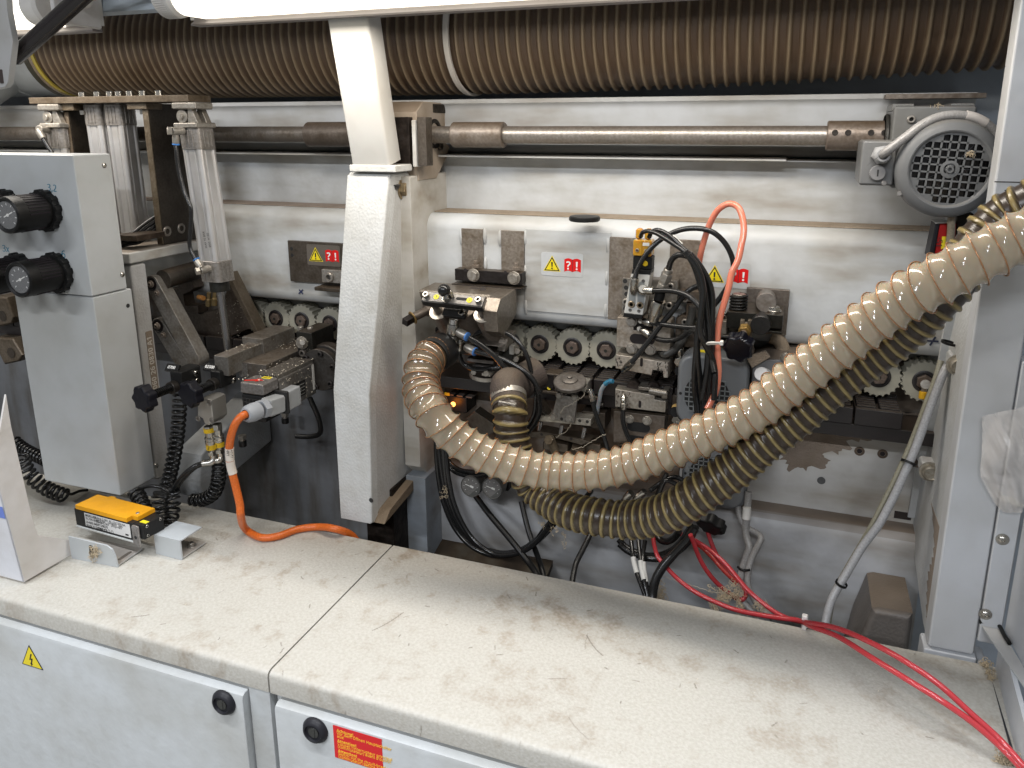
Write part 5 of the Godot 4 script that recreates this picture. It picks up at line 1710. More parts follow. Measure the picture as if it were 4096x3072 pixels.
	var oc := [g0 - gd * 0.012, g0 + gd * 0.008, mm(-926.1,1031.2,362), mm(-934.6,1008.3,367), mm(-943.1,978.8,366), mm(-943.6,946.5,366), mm(-937.5,908.8,366), mm(-929.7,869.9,368), mm(-928.4,855,370), mm(-970.5,779,309.6), mm(-925.4,778,320.7), mm(-900.9,778,306), mm(-881.3,778,272.1), mm(-850.1,779,252.6), mm(-800.3,788.2,260), mm(-782.9,765.5,235), mm(-772.1,734.7,220)]
	g = G.new(Color(0.78, 0.17, 0.025))
	g.tube(oc, 0.0072, 14, 8)
	t = thing("orange_cable", "orange power cable with a white marker sleeve, drooping from the plug onto the bench", "cable", oc[10])
	part("sheath", g, M.rubber, t)
	g = G.new(Color(0.68, 0.62, 0.56))
	g.tube([mm(-942.5,981.9,366), mm(-943.6,970.7,366), mm(-943.9,957.5,366)], 0.0079, 14, 4)
	g.tube([mm(-943.9,956.1,366), mm(-943.1,942.5,366), mm(-940.3,930.8,366)], 0.0079, 14, 4)
	var sl2 := part("marker_sleeve", g, M.plastic, t)
	letters("sleeve_text", "=171\n-W1", 0.0075, mm(-934.9,975.8,375), Vector3(-0.05, -1, 0), Vector3(1, -0.05, 0), M.ink, sl2)
	# dark head block near the rollers
	t = thing("head_block", "dark clamping block with bright nut, above the motor flange", "block", mm(-970.1,1075.6,90))
	g = G.new(Color(0.03, 0.028, 0.027), 0.3)
	g.box(mm(-971.2,1085.1,30), mm(-932.4,1134.8,110), 0.0015)
	part("block", g, M.metal_dirty, t)
	g = G.new(ZINC)
	g.bolt(mm(-956.7,1111.7,110), Vector3(0, 0, 1), 0.011)
	g.cyl(mm(-951.5,1114.1,117), mm(-943.3,1117.8,128), 0.0062, 14)
	part("hex_nut", g, M.metal, t)
	g = G.new(Color(0.25, 0.23, 0.21))
	g.socket(mm(-955.2,1090,110), Vector3(0, 0, 1), 0.0075, 0.008)
	part("cap_screw", g, M.metal, t)
	for p in [mm(-981.1,1128.8,90), mm(-956.8,1129.2,90)]:
		g = G.new(STEEL)
		g.socket(Vector3(p.x, p.y + 0.002, 0.08), Vector3.UP, 0.0065, 0.007)
		part("cap_screw", g, M.metal, t)

	# light grey casting arm below, reaching back
	t = thing("swing_casting", "light grey cast arm under the spindle motor, reaching back to the machine body", "casting", Vector3(-1.2, 0.78, 0.1))
	g = G.new(Color(0.33, 0.345, 0.35))
	var cb := mm(-1175,778.4,238.4)
	xprism(g, [Vector2(cb.y * 0 + 0.205, 0.762), Vector2(0.215, 0.80), Vector2(0.2, 0.862), Vector2(0.18, 0.872), Vector2(-0.035, 0.94), Vector2(-0.035, 0.80)], -1.235, -1.172, 0.006)
	part("arm", g, M.casting, t)
	for p in [mm(-1100,899.7,152.2), mm(-1100,897.3,3.5)]:
		g = G.new(ZINC)
		g.hexa(p, Vector3(0.05, -1, 0), 0.0095, 0.008)
		g.cyl(p, p + Vector3(0, -0.013, 0), 0.006, 12)
		var hb := part("hex_bolt", g, M.metal, t)
		g = G.new(Color(0.015, 0.015, 0.015))
		g.cyl(p + Vector3(0, -0.013, 0), p + Vector3(0, -0.026, 0), 0.0085, 16)
		part("rubber_stop", g, M.rubber, hb)
	g = G.new(Color(0.025, 0.024, 0.024))
	g.tube([Vector3(-1.0, 0.96, 0.04), Vector3(-0.985, 0.90, 0.03), Vector3(-0.99, 0.87, 0.025), Vector3(-1.02, 0.855, 0.02), Vector3(-1.06, 0.85, 0.02)], 0.006, 10)
	single("black_strap", g, M.rubber, "black edging strip bent round the corner under the spindle motor", "strip")

	# coiled air lines
	var coils := [
		[[mm(-1160.1,1019.4,250), mm(-1162.7,989.6,254.3), mm(-1165.7,957.4,258.6), mm(-1170.1,924.8,262.9), mm(-1177.3,891.5,267.1), mm(-1183.9,862.6,271.4), mm(-1191.6,835.6,275.7), mm(-1198.7,813.3,280)], 0.0125, "long black coiled air line hanging beside the cast stand"],
		[[mm(-1077,884.6,250), mm(-1082.8,859.2,248.3), mm(-1089.8,834.3,246.7), mm(-1103.6,808,245), mm(-1128.6,788.9,243.3), mm(-1153,777.9,241.7), mm(-1176.8,774.1,240)], 0.0125, "black coiled air line hanging from the elbow fitting and swinging left"],
		[[mm(-1226.3,830.1,330), mm(-1206.5,822.5,340), mm(-1189.5,814.7,350), mm(-1172.6,807.2,360)], 0.013, "short black coiled air line right behind the yellow lidded switch"],
		[[mm(-1157.1,835.4,335), mm(-1153.3,818.4,340), mm(-1149.2,803.8,345), mm(-1143.5,791.8,350)], 0.013, "middle black coiled air line of three behind the yellow lidded switch"],
		[[mm(-1141.2,830.8,320), mm(-1134.4,815.1,326.7), mm(-1133.2,796.2,333.3), mm(-1140.3,773.6,340)], 0.0125, "right hand black coiled air line of three behind the yellow lidded switch"],
		[[mm(-1746.4,814.3,200), mm(-1718.2,804.6,205), mm(-1686.2,798.3,210), mm(-1654,794.8,215), mm(-1616,789.7,220)], 0.0125, "upper black coiled air line left of the regulator box"],
		[[mm(-1500,879.9,360), mm(-1497.7,855.6,356.7), mm(-1489.3,832,353.3), mm(-1473.1,816.7,350), mm(-1456.1,805,346.7), mm(-1432.5,796.7,343.3), mm(-1411.4,791.7,340)], 0.0135, "lower black coiled air line drooping on the bench left of the regulator box"]]
	for q in coils:
		single("coiled_air_line", coil(q[0], q[1], 0.0031, 0.0118), M.gloss, q[2], "coiled air line", "black coiled air lines")
	g = G.new(BLACK)
	g.tube([mm(-1412,803.4,340), mm(-1421.8,785,320), mm(-1422.2,782.5,300), mm(-1422.9,775.3,280)], 0.0031)
	g.tube([mm(-1223.2,832.9,330), mm(-1190.3,844.6,324), mm(-1165.1,841.5,318), mm(-1146.7,828.3,312), mm(-1136.3,831.7,306), mm(-1156.7,838.9,300)], 0.0035)
	single("air_line", g, M.gloss, "loose black air line ends between the coils under the regulator box", "air line")

	# front panel of the machine at the left edge
	t = thing("front_panel", "white folded sheet panel with blue stripe in the left foreground, standing over the bench", "panel", Vector3(-1.25, 0.8, 0.58))
	var X := -1.225
	var q0 := mm(-1225,775.9,581)
	var side := [mm(-1225,775.9,581), mm(-1225,775.9,448.3), mm(-1225,779,450.1), mm(-1225,846.4,543.3), mm(-1225,873.6,547.5), mm(-1225,1061.3,557.3), mm(-1225,1115.9,557), mm(-1225,1000.8,597.6)]
	g = G.new(Color(0.6, 0.58, 0.56))
	var sp := []
	for v in side:
		sp.append(Vector2(v.z, v.y))
	xprism(g, sp, X - 0.004, X, 0.0008)
	part("side_flange", g, M.paint, t, "side flange with its pointed foot")
	g = G.new(Color(0.56, 0.565, 0.6))
	var fr := [q0, mm(-1225,1000.8,597.6)]
	var lx := Vector3(-0.5, 0, 0)
	g.quad(fr[0], fr[1], fr[1] + lx, fr[0] + lx, Vector3(0, 0.15, 1).normalized())
	var bk := Vector3(0, 0, -0.004)
	g.quad(fr[0] + bk, fr[1] + bk, fr[1] + lx + bk, fr[0] + lx + bk, Vector3(0, -0.15, -1).normalized())
	g.quad(fr[0], fr[0] + bk, fr[0] + lx + bk, fr[0] + lx, Vector3(0, -1, 0))
	part("front_sheet", g, M.paint, t)
	g = G.new(Color(0.13, 0.19, 0.5))
	var s0: Vector3 = fr[0].lerp(fr[1], 0.563)
	var s1: Vector3 = fr[0].lerp(fr[1], 0.665)
	var nn := Vector3(0, 0.15, 1).normalized() * 0.0006
	g.quad(s0 + nn + Vector3(-0.004, 0, 0), s1 + nn + Vector3(-0.004, 0, 0), s1 + nn + lx, s0 + nn + lx, Vector3(0, 0.15, 1).normalized())
	part("blue_stripe", g, M.paint, t)
	# bits of machinery seen left of the regulator box
	t = thing("cast_bracket", "brown cast bracket with two bolt holes at the left edge, behind the regulator box", "bracket", mm(-1920.5,982.8,50))
	g = G.new(Color(0.16, 0.13, 0.1))
	zprism(g, [mm(-1902.3,1135.3,80), mm(-1857.5,1135.8,80), mm(-1846.8,1084.7,80), mm(-1858.1,1067.2,80), mm(-1922.1,1050.4,80)], 0.0, 0.08, 0.006)
	zprism(g, [mm(-1928.1,1024.5,80), mm(-1863.1,1027.8,80), mm(-1835.1,985.6,80), mm(-1854.2,966.7,80), mm(-1910.4,952.2,80), mm(-1932.8,1004.2,80)], 0.0, 0.0795, 0.006)
	part("lugs", g, M.metal_dirty, t)
	for p in [mm(-1881.5,1086,80.2), mm(-1873.4,988.9,80.2)]:
		g = G.new(Color(0.07, 0.055, 0.045))
		g.lathe([Vector2(0.014, 0.0), Vector2(0.011, 0.0006), Vector2(0.009, -0.0), Vector2(0, -0.0)], p + Vector3(0, 0, 0.0005), Vector3(0, 0, 1), 18)
		part("bolt_hole", g, M.metal_dirty, t)
	# hood hinge and gas strut in the top corner
	t = thing("hinge_bracket", "grey hinge plate of the hood in the top left corner", "hinge", mm(-1183.9,1648.6,500))
	g = G.new(Color(0.42, 0.42, 0.42))
	zprism(g, [mm(-1189.1,1759.5,500), mm(-1156.5,1757.7,500), mm(-1161.6,1726.4,500), mm(-1159.7,1680.5,500), mm(-1183.4,1620.1,500), mm(-1192,1613.1,500), mm(-1224.5,1608.9,500)], 0.49, 0.5, 0.001)
	part("plate", g, M.paint, t)
	g = G.new(Color(0.06, 0.045, 0.04))
	g.cyl(mm(-1197.2,1629.5,499), mm(-1193.2,1629.3,502), 0.0105, 18, 0.0003)
	part("bolt_hole", g, M.matte, t)
	t = thing("gas_strut", "black gas strut slanting across the top left corner", "gas strut", mm(-1200.7,1658.5,470))
	g = G.new(Color(0.02, 0.018, 0.018))
	g.cyl(mm(-1200.4,1659.7,470), mm(-1026,1750.5,470), 0.0128, 24)
	part("tube", g, M.gloss, t)
	g = G.new(Color(0.02, 0.018, 0.018))
	g.cyl(mm(-1208.5,1655.1,470), mm(-1188.7,1665.4,470), 0.0085, 18)
	g.cyl(mm(-1203,1656.2,470), mm(-1211.6,1676.6,460), 0.007, 14)
	part("ball_end", g, M.plastic, t)

const M_P := [-1.473, -1.43, -1.395, -1.37, -1.34, -1.305, -1.262]

func interlock():
	# safety switch with yellow lid: body lies at a slant, long side towards the viewer
	var yb := 0.771
	var a := mm(-1368.7,737.7,360)
	var t := thing("safety_switch", "black safety switch with a yellow lid and printed label, over the bench brackets", "switch", mm(-1251,730.8,380))
	var fr0 := mm(-1257.9,838,438)
	var fr1 := mm(-1099.8,840,449)
	var low0 := mm(-1265.8,799.7,438)
	var low1 := mm(-1107.3,800.1,449)
	var x := (fr1 - fr0).normalized()
	var down := ((low0 - fr0) * 0.5 + (low1 - fr1) * 0.5)
	var h := down.length()
	var y := -(down - x * down.dot(x)).normalized()
	var z := x.cross(y).normalized()
	var B := Transform3D(Basis(x, y, z), low0)
	var L := low0.distance_to(low1)
	var W := 0.052
	var g := G.new(Color(0.016, 0.016, 0.017))
	g.box(Vector3(0, 0.004, -W), Vector3(L, h * 0.99, 0), 0.0015, B)
	g.box(Vector3(L - 0.001, 0.010, -W + 0.004), Vector3(L + 0.024, h * 0.98, -0.002), 0.002, B)
	part("body", g, M.plastic, t)
	g = G.new(Color(0.5, 0.51, 0.5))
	g.box(Vector3(0.0, 0.0, -W), Vector3(L, 0.0036, 0.0012), 0.001, B)
	part("base_rail", g, M.paint, t)
	g = G.new(Color(0.72, 0.33, 0.015))
	g.prism(PackedVector2Array([Vector2(0.006, 0.0005), Vector2(0.006, -W + 0.004), Vector2(0.035, -W + 0.004), Vector2(0.037, -W - 0.002), Vector2(0.05, -W - 0.002), Vector2(0.052, -W + 0.002), Vector2(L - 0.0, -W + 0.002), Vector2(L - 0.0, -0.012), Vector2(L - 0.014, -0.012), Vector2(L - 0.014, 0.0005)]), h * 0.99, h * 0.99 + 0.0085, B * Transform3D(Basis(Vector3(1, 0, 0), Vector3(0, 0, 1), Vector3(0, 1, 0)), Vector3.ZERO), 0.001)
	part("yellow_lid", g, M.plastic, t)
	g = G.new(STEEL)
	g.socket(B * Vector3(L - 0.012, h * 0.99 + 0.0085, -0.022), y, 0.0034, 0.001)
	part("lid_screw", g, M.metal, t)
	g = G.new(Color(0.58, 0.57, 0.55))
	g.box(Vector3(0.029, 0.009, 0.0001), Vector3(L - 0.008, h * 0.9, 0.0006), 0.0, B)
	var lb := part("rating_label", g, M.matte, t)
	var put := func(s: String, sz: float, px: float, py: float, bold := false):
		var o := letters("label_text", s, sz, B * Vector3(px, py, 0.0007), x, y, M.ink, lb, bold)
		o.mesh.horizontal_alignment = HORIZONTAL_ALIGNMENT_LEFT
	put.call("MOELLER", 0.0068, 0.031, h * 0.79, true)
	put.call("IEC/EN 60947-5-1", 0.0036, 0.031, h * 0.63)
	put.call("LS-S02-24DFT-ZBZ/X", 0.0058, 0.031, h * 0.44, true)
	put.call("Made in Germany", 0.0038, 0.031, h * 0.28)
	put.call("IP67  CE", 0.0052, 0.063, h * 0.27, true)
	put.call("Uimp 2.5kV  AC-15/230V/6A", 0.0033, 0.060, h * 0.80)
	put.call("Ue=230V    Ui=400V   6kA", 0.0033, 0.060, h * 0.70)
	put.call("Uimp=0,5kV   Uimp=4kV", 0.0033, 0.060, h * 0.60)
	g = G.new(Color(0.02, 0.02, 0.02))
	for k in 3:
		g.lathe([Vector2(0.0022, 0.0), Vector2(0.003, 0.0002), Vector2(0.0034, 0.0)], B * Vector3(0.083 + 0.009 * k, h * 0.26, 0.0006), z, 14)
	g.box(Vector3(L - 0.022, 0.012, 0.0006), Vector3(L - 0.014, h * 0.38, 0.0009), 0.0, B)
	g.box(Vector3(0.0562, h * 0.58, 0.0006), Vector3(0.0566, h * 0.88, 0.0009), 0.0, B)
	part("label_symbols", g, M.matte, lb)
	g = G.new(Color(0.42, 0.41, 0.4))
	g.prism(PackedVector2Array(rrect(-0.009, -0.021, 0.009, 0.021, 0.005)), 0.0, 0.0025, B * Transform3D(Basis(Vector3(1, 0, 0), Vector3(0, 1, 0), Vector3(0, 0, 1)), Vector3(L + 0.007, h * 0.43, 0.0)), 0.0008)
	part("actuator_tongue", g, M.metal, t)
	g = G.new(Color(0.02, 0.02, 0.02))
	g.lathe([Vector2(0.0035, 0.0003), Vector2(0, 0.0002)], B * Vector3(L + 0.007, h * 0.36, 0.0026), z, 12)
	part("tongue_hole", g, M.matte, t)
	g = G.new(Color(0.75, 0.65, 0.03))
	g.box(Vector3(L + 0.006, h * 0.98, -0.018), Vector3(L + 0.022, h * 0.98 + 0.0008, -0.01), 0.0, B)
	part("yellow_tab", g, M.gloss, t)
	for k in [Vector3(L + 0.0235, h * 0.86, -0.01), Vector3(L + 0.0235, h * 0.86, -W + 0.012), Vector3(L + 0.0235, 0.016, -0.01)]:
		g = G.new(ZINC)
		g.socket(B * k, x, 0.003, 0.0015)
		part("head_screw", g, M.chrome, t)
	g = G.new(Color(0.5, 0.5, 0.48))
	g.cyl(B * Vector3(0.0, h * 0.45, -0.022), B * Vector3(-0.014, h * 0.45, -0.022), 0.0135, 20, 0.003)
	part("cable_gland", g, M.plastic, t)
	# two bent sheet brackets on the bench
	var bl := [[mm(-1114.9,771.5,485.6), mm(-1220.9,771.5,491.1), mm(-1110.3,771.5,448.1), 0.041, "long bent grey bracket on the bench, its slot stuffed with wood shavings"], [mm(-1022,771.5,427.6), mm(-1084.9,771.5,426.1), mm(-1018.4,771.5,383.6), 0.04, "short bent grey bracket with one bolt, on the bench beside the switch"]]
	for k in 2:
		var q: Array = bl[k]
		t = thing("bent_bracket", q[4], "bracket", q[0], "bent brackets under the safety switch")
		var c0: Vector3 = q[0]
		var along: Vector3 = (q[1] - c0).normalized()
		var len: float = c0.distance_to(q[1])
		var back: Vector3 = (q[2] - c0)
		back = (back - along * back.dot(along)).normalized()
		var fx := Transform3D(Basis(along, Vector3.UP, back), c0)
		g = G.new(Color(0.44, 0.47, 0.49))
		g.prism(PackedVector2Array([Vector2(0, 0), Vector2(len, 0), Vector2(len, q[3] + 0.004), Vector2(0.02, q[3]), Vector2(0.008, q[3] - 0.006), Vector2(0.003, q[3] - 0.018)] if k == 0 else [Vector2(0, 0), Vector2(len, 0), Vector2(len, q[3]), Vector2(0, q[3])]), 0.0, 0.0035, fx, 0.0006)
		part("upright", g, M.sheet, t)
		g = G.new(Color(0.42, 0.42, 0.41), 0.5)
		g.box(Vector3(0, 0.0005, 0.0036), Vector3(len, 0.004, 0.062), 0.001, fx)
		part("foot", g, M.paint_dirty, t)
		if k == 1:
			g = G.new(Color(0.44, 0.47, 0.49))
			g.box(Vector3(0, q[3] - 0.0035, 0.0036), Vector3(len, q[3], 0.055), 0.0008, fx)
			part("top_flange", g, M.sheet, t)
			g = G.new(STEEL)
			g.cyl(fx * Vector3(0.016, 0.004, 0.04), fx * Vector3(0.016, 0.0055, 0.04), 0.009, 18, 0.0003)
			g.socket(fx * Vector3(0.016, 0.0055, 0.04), Vector3.UP, 0.0058, 0.006)
			part("cap_screw", g, M.metal, t)
		else:
			g = G.new(Color(0.05, 0.04, 0.03))
			g.prism(PackedVector2Array(slot(0.056, 0.023, 0.009, 0.026)), -0.0004, -0.0001, fx, 0.0)
			part("slot_hole", g, M.matte, t)
			g = G.new(Color(0.1, 0.085, 0.07))
			g.prism(PackedVector2Array(slot(0.012, 0.03, 0.007, 0.03)), 0.0042, 0.0046, fx * Transform3D(Basis(Vector3(1, 0, 0), Vector3(0, 0, 1), Vector3(0, 1, 0)), Vector3.ZERO), 0.0)
			part("foot_slot", g, M.matte, t)

# square lattice inside a circle or a rounded outline, as bars
func lattice(g: G, c: Vector3, r: float, cells: int, bar: float, depth: float, keep: Callable):
	var st := 2.0 * r / cells
	for i in cells + 1:
		var o := -r + i * st
		for j in cells:
			var m := -r + (j + 0.5) * st
			if keep.call(Vector2(o - st * 0.5, m)) or keep.call(Vector2(o + st * 0.5, m)):
				g.box(c + Vector3(o - bar / 2, m - st / 2 - bar / 2, -depth), c + Vector3(o + bar / 2, m + st / 2 + bar / 2, 0), 0.0)
			if keep.call(Vector2(m, o - st * 0.5)) or keep.call(Vector2(m, o + st * 0.5)):
				g.box(c + Vector3(m - st / 2 - bar / 2, o - bar / 2, -depth), c + Vector3(m + st / 2 + bar / 2, o + bar / 2, -0.0001), 0.0)

func fitting(t: Node3D, a: Vector3, b: Vector3, r: float, called := "hose_fitting"):
	var d := b - a
	var l := d.length()
	var g := G.new(ZINC)
	g.lathe([Vector2(0, 0), Vector2(r * 0.8, 0), Vector2(r * 0.85, l * 0.3), Vector2(r, l * 0.34), Vector2(r, l * 0.9), Vector2(r * 0.88, l), Vector2(0, l)], a, d, 16)
	return part(called, g, M.chrome, t)

func middle_units():
	# ---- clamp unit with the ball lever
	var t := thing("clamp_unit", "steel clamp unit with a black ball lever, bolted across two machined strips", "clamp unit", Vector3(-0.58, 1.1, 0.08))
	var g := G.new(Color(0.028, 0.026, 0.026), 0.4)
	g.box(mm(-628.5,1256.1,28.5), mm(-487,1279.3,52), 0.001)
	g.box(mm(-632.5,1248.6,28.5), mm(-484.9,1250.5,60), 0.001)
	part("black_bracket", g, M.metal_dirty, t)
	for p in [mm(-587.6,1269,52), mm(-502.8,1268.8,52)]:
		g = G.new(ZINC)
		g.bolt(p, Vector3(0, 0, 1), 0.0105, 0.5)
		part("hex_bolt", g, M.metal, t)
	for p in [mm(-587.8,1282.3,42), mm(-502.2,1283.1,42)]:
		g = G.new(Color(0.33, 0.29, 0.25))
		g.cyl(p, p + Vector3(0, 0.014, 0), 0.0042, 12)
		g.hexa(p, Vector3.UP, 0.0078, 0.006)
		part("stud", g, M.metal_dirty, t)
	g = G.new(Color(0.012, 0.011, 0.01))
	for p in [mm(-605.3,1278.1,52.2), mm(-520.8,1278.4,52.2)]:
		g.cyl(p - Vector3(0, 0, 0.001), p, 0.0035, 12, 0.0001)
	part("threaded_holes", g, M.matte, t)
	g = G.new(Color(0.27, 0.245, 0.215), 0.25)
	xprism(g, [Vector2(0.053, 1.249), Vector2(0.118, 1.247), Vector2(0.121, 1.243), Vector2(0.10, 1.19), Vector2(0.053, 1.20)], -0.672, -0.525, 0.002)
	xprism(g, [Vector2(0.053, 1.249), Vector2(0.137, 1.2465), Vector2(0.157, 1.226), Vector2(0.15, 1.186), Vector2(0.12, 1.17), Vector2(0.053, 1.20)], -0.5245, -0.497, 0.002)
	part("body", g, M.metal, t)
	g = G.new(Color(0.04, 0.035, 0.03))
	g.box(Vector3(-0.585, 1.2475, 0.068), Vector3(-0.565, 1.2487, 0.082), 0.0002)
	g.cyl(mm(-553.2,1248.5,87.3), mm(-552.5,1248.9,89.1), 0.006, 16, 0.0)
	part("top_pockets", g, M.matte, t)
	# two slanting bosses with bright rims and the guide rods to the handle bar
	var sl := Vector3(0.0, 0.72, 0.7).normalized()
	for p in [mm(-620.9,1213.7,142), mm(-530.1,1215.2,142)]:
		g = G.new(Color(0.24, 0.215, 0.185))
		g.cyl(p - sl * 0.085, p, 0.0185, 28, 0.001)
		part("boss", g, M.metal_dirty, t)
		g = G.new(Color(0.72, 0.69, 0.62))
		g.lathe([Vector2(0.0185, 0.0), Vector2(0.0187, 0.0012), Vector2(0.0115, 0.0014), Vector2(0.0105, -0.001)], p, sl, 28)
		part("bright_rim", g, M.metal, t)
		g = G.new(Color(0.16, 0.145, 0.13))
		g.cyl(p - sl * 0.01, p + sl * 0.03, 0.0078, 18)
		part("guide_rod", g, M.metal, t)
	g = G.new(Color(0.2, 0.175, 0.15), 0.3)
	g.cyl(mm(-575.9,1168.1,90), mm(-576,1220,130), 0.024, 24)
	g.box(mm(-594.4,1165.3,60), mm(-559.7,1211.8,100), 0.004)
	part("middle_boss", g, M.metal_dirty, t)
	var h0 := mm(-636.1,1245.7,172)
	var h1 := mm(-515,1243.6,172)
	var hx := (h1 - h0).normalized()
	var hz := Vector3(0, 0.72, 0.7)
	hz = (hz - hx * hz.dot(hx)).normalized()
	var hb := Transform3D(Basis(hx, hz.cross(hx), hz), (h0 + h1) * 0.5)
	g = G.new(Color(0.16, 0.155, 0.15))
	g.prism(PackedVector2Array(rrect(-h0.distance_to(h1) / 2, -0.0105, h0.distance_to(h1) / 2, 0.0105, 0.001)), -0.006, 0.006, hb, 0.0012)
	var bar := part("handle_bar", g, M.metal, t)
	g = G.new(Color(0.012, 0.012, 0.012))
	g.box(Vector3(-h0.distance_to(h1) / 2 + 0.0005, -0.0125, -0.009), Vector3(h0.distance_to(h1) / 2, -0.0095, 0.005), 0.0006, hb)
	part("front_edge", g, M.plastic, bar)
	g = G.new(Color(0.008, 0.008, 0.008))
	g.prism(PackedVector2Array(slot(0.017, 0.001, 0.022, 0.006)), 0.006, 0.0063, hb, 0.0)
	part("lever_slot", g, M.matte, bar)
	for k in [[-0.033, "1"], [0.033, "2"]]:
		g = G.new(Color(0.78, 0.66, 0.05))
		g.cyl(hb * Vector3(k[0], 0.0, 0.006), hb * Vector3(k[0], 0.0, 0.0066), 0.0056, 18, 0.0001)
		part("yellow_dot", g, M.plastic, bar)
		letters("dot_number", k[1], 0.008, hb * Vector3(k[0], 0.0, 0.0067), hb.basis.x, hb.basis.y, M.ink, bar)
	for k in [-0.053, 0.051]:
		g = G.new(ZINC)
		g.socket(hb * Vector3(k, 0.0, 0.006), hz, 0.006, 0.007)
		part("cap_screw", g, M.chrome, bar)
	g = G.new(Color(0.01, 0.01, 0.011))
	var bc := hb * Vector3(-0.014, 0.006, 0.022)
	var sph := []
	for i in 13:
		var a := -PI / 2 + PI * i / 12
		sph.append(Vector2(maxf(0.0, cos(a) * 0.0118), sin(a) * 0.0118))
	g.lathe(sph, bc, hz, 24)
	var ball := part("ball_lever", g, M.gloss, t)
	g = G.new(ZINC)
	g.cyl(hb * Vector3(-0.012, -0.002, 0.006), bc - hz * 0.009, 0.0055, 16)
	g.lathe([Vector2(0.0, 0.0), Vector2(0.009, 0.0), Vector2(0.009, 0.002), Vector2(0.0, 0.002)], hb * Vector3(-0.011, -0.002, 0.0062), hz, 20)
	g.cyl(hb * Vector3(-0.001, 0.003, 0.006), hb * Vector3(-0.004, 0.008, 0.02), 0.0032, 12)
	part("lever_stem", g, M.chrome, ball)
	g = G.new(Color(0.014, 0.013, 0.013))
	g.prism(PackedVector2Array(rrect(-0.022, -0.012, 0.024, 0.012, 0.003)), 0.0, 0.008, Transform3D(hb.basis, mm(-582.3,1215.8,152)), 0.001)
	part("black_clamp_plate", g, M.plastic, t)
	g = G.new(ZINC)
	g.socket(mm(-564,1219.8,163), hz, 0.0062, 0.004)
	part("cap_screw", g, M.chrome, t)
	# elbow fittings
	fitting(t, mm(-584,1203.4,155), mm(-586.1,1175.1,160), 0.0115, "elbow_body")
	g = G.new(ZINC)
	g.hexa(mm(-587.8,1172.7,160), Vector3(-0.15, -1, 0.25), 0.0105, 0.011)
	g.box(mm(-596,1198.5,135), mm(-577,1204.9,152), 0.001)
	part("swivel_nut", g, M.metal, t)
	push_fitting(t, mm(-573.9,1183.2,162), mm(-549.8,1176.2,168) - mm(-573.9,1183.2,162), 0.0085, 0.021, Color(0.1, 0.25, 0.6))
	push_fitting(t, mm(-568.4,1148.3,140), mm(-545.1,1142,145) - mm(-568.4,1148.3,140), 0.0085, 0.021, Color(0.1, 0.25, 0.6))
	fitting(t, mm(-581,1162.6,140), mm(-581.5,1140.3,140), 0.009, "elbow_body")
	# lower jaws
	g = G.new(Color(0.33, 0.31, 0.28), 0.2)
	g.box(mm(-613,1149.1,60), mm(-503,1150.9,120), 0.001)
	zprism(g, [mm(-515.2,1167.1,100), mm(-495.7,1165.6,100), mm(-505.1,1133.3,100), mm(-520.2,1135.2,100)], 0.06, 0.1, 0.001)
	part("jaw_plate", g, M.metal, t)
	g = G.new(Color(0.03, 0.028, 0.027), 0.2)
	g.box(mm(-620.6,1123.1,50), mm(-511.7,1134.9,110), 0.002)
	g.box(mm(-523.4,1111.5,30), mm(-495.4,1138.4,80), 0.002)
	part("dark_jaw", g, M.metal_dirty, t)
	g = G.new(Color(0.2, 0.19, 0.19))
	g.box(mm(-585.7,1104.9,60), mm(-527.5,1113.7,100), 0.002)
	g.box(mm(-573.6,1091.9,60), mm(-535.6,1100.6,98), 0.002)
	part("lower_clamp", g, M.metal, t)
	g = G.new(Color(0.5, 0.48, 0.44))
	g.lathe([Vector2(0.034, -0.004), Vector2(0.0355, -0.004), Vector2(0.0355, 0.004), Vector2(0.034, 0.004)], mm(-554.4,1076.6,70), Vector3(0.05, 1, 0.1), 28)
	g.box(mm(-548.7,1084.3,90), mm(-530,1090.2,112), 0.001)
	part("band_clamp", g, M.metal, t)
	for p in [mm(-569.4,1086.6,100), mm(-537,1091.4,113), mm(-489.6,1128.7,70), mm(-492.5,1112.3,70)]:
		g = G.new(ZINC)
		g.hexa(p, Vector3(0.1, 0, 1), 0.006, 0.005)
		part("small_bolt", g, M.metal, t)
	g = G.new(Color(0.45, 0.45, 0.43))
	g.box(mm(-501.9,1124.4,50), mm(-492.6,1141.6,84), 0.0006)
	part("bright_shim", g, M.metal, t)

	t = thing("square_spindle", "rusty adjusting spindle with a black square head, poking out in front of the column", "spindle", mm(-699.8,1182.9,120))
	g = G.new(Color(0.13, 0.11, 0.095))
	g.cyl(mm(-656,1208.1,110), mm(-674.9,1197.8,145), 0.0085, 18)
	g.cyl(mm(-660,1205.9,112), mm(-662.2,1204.4,116), 0.0115, 18)
	part("rod", g, M.metal_dirty, t)
	g = G.new(BRASS * 0.5)
	g.cyl(mm(-674.7,1198,144), mm(-676.1,1197,146), 0.0135, 20)
	part("brass_collar", g, M.metal_dirty, t)
	g = G.new(Color(0.02, 0.019, 0.018))
	g.bar(mm(-676.1,1197,145), mm(-682.5,1191.9,165), 0.014, 0.014, Vector3(0.3, 1, 0.2), 0.001)
	part("square_head", g, M.metal_dirty, t)

	# ---- valve block unit
	t = thing("nozzle_unit", "steel nozzle unit with flaking paint and an oval slot, carrying the two air valves", "nozzle unit", Vector3(-0.27, 1.1, 0.06))
	g = G.new(Color(0.3, 0.28, 0.25), 0.2)
	g.box(mm(-289.2,1212.4,29), mm(-270.1,1285.1,60), 0.001)
	g.box(mm(-240.4,1244.2,29), mm(-188.9,1284.3,55), 0.001)
	part("back_plate", g, M.metal, t)
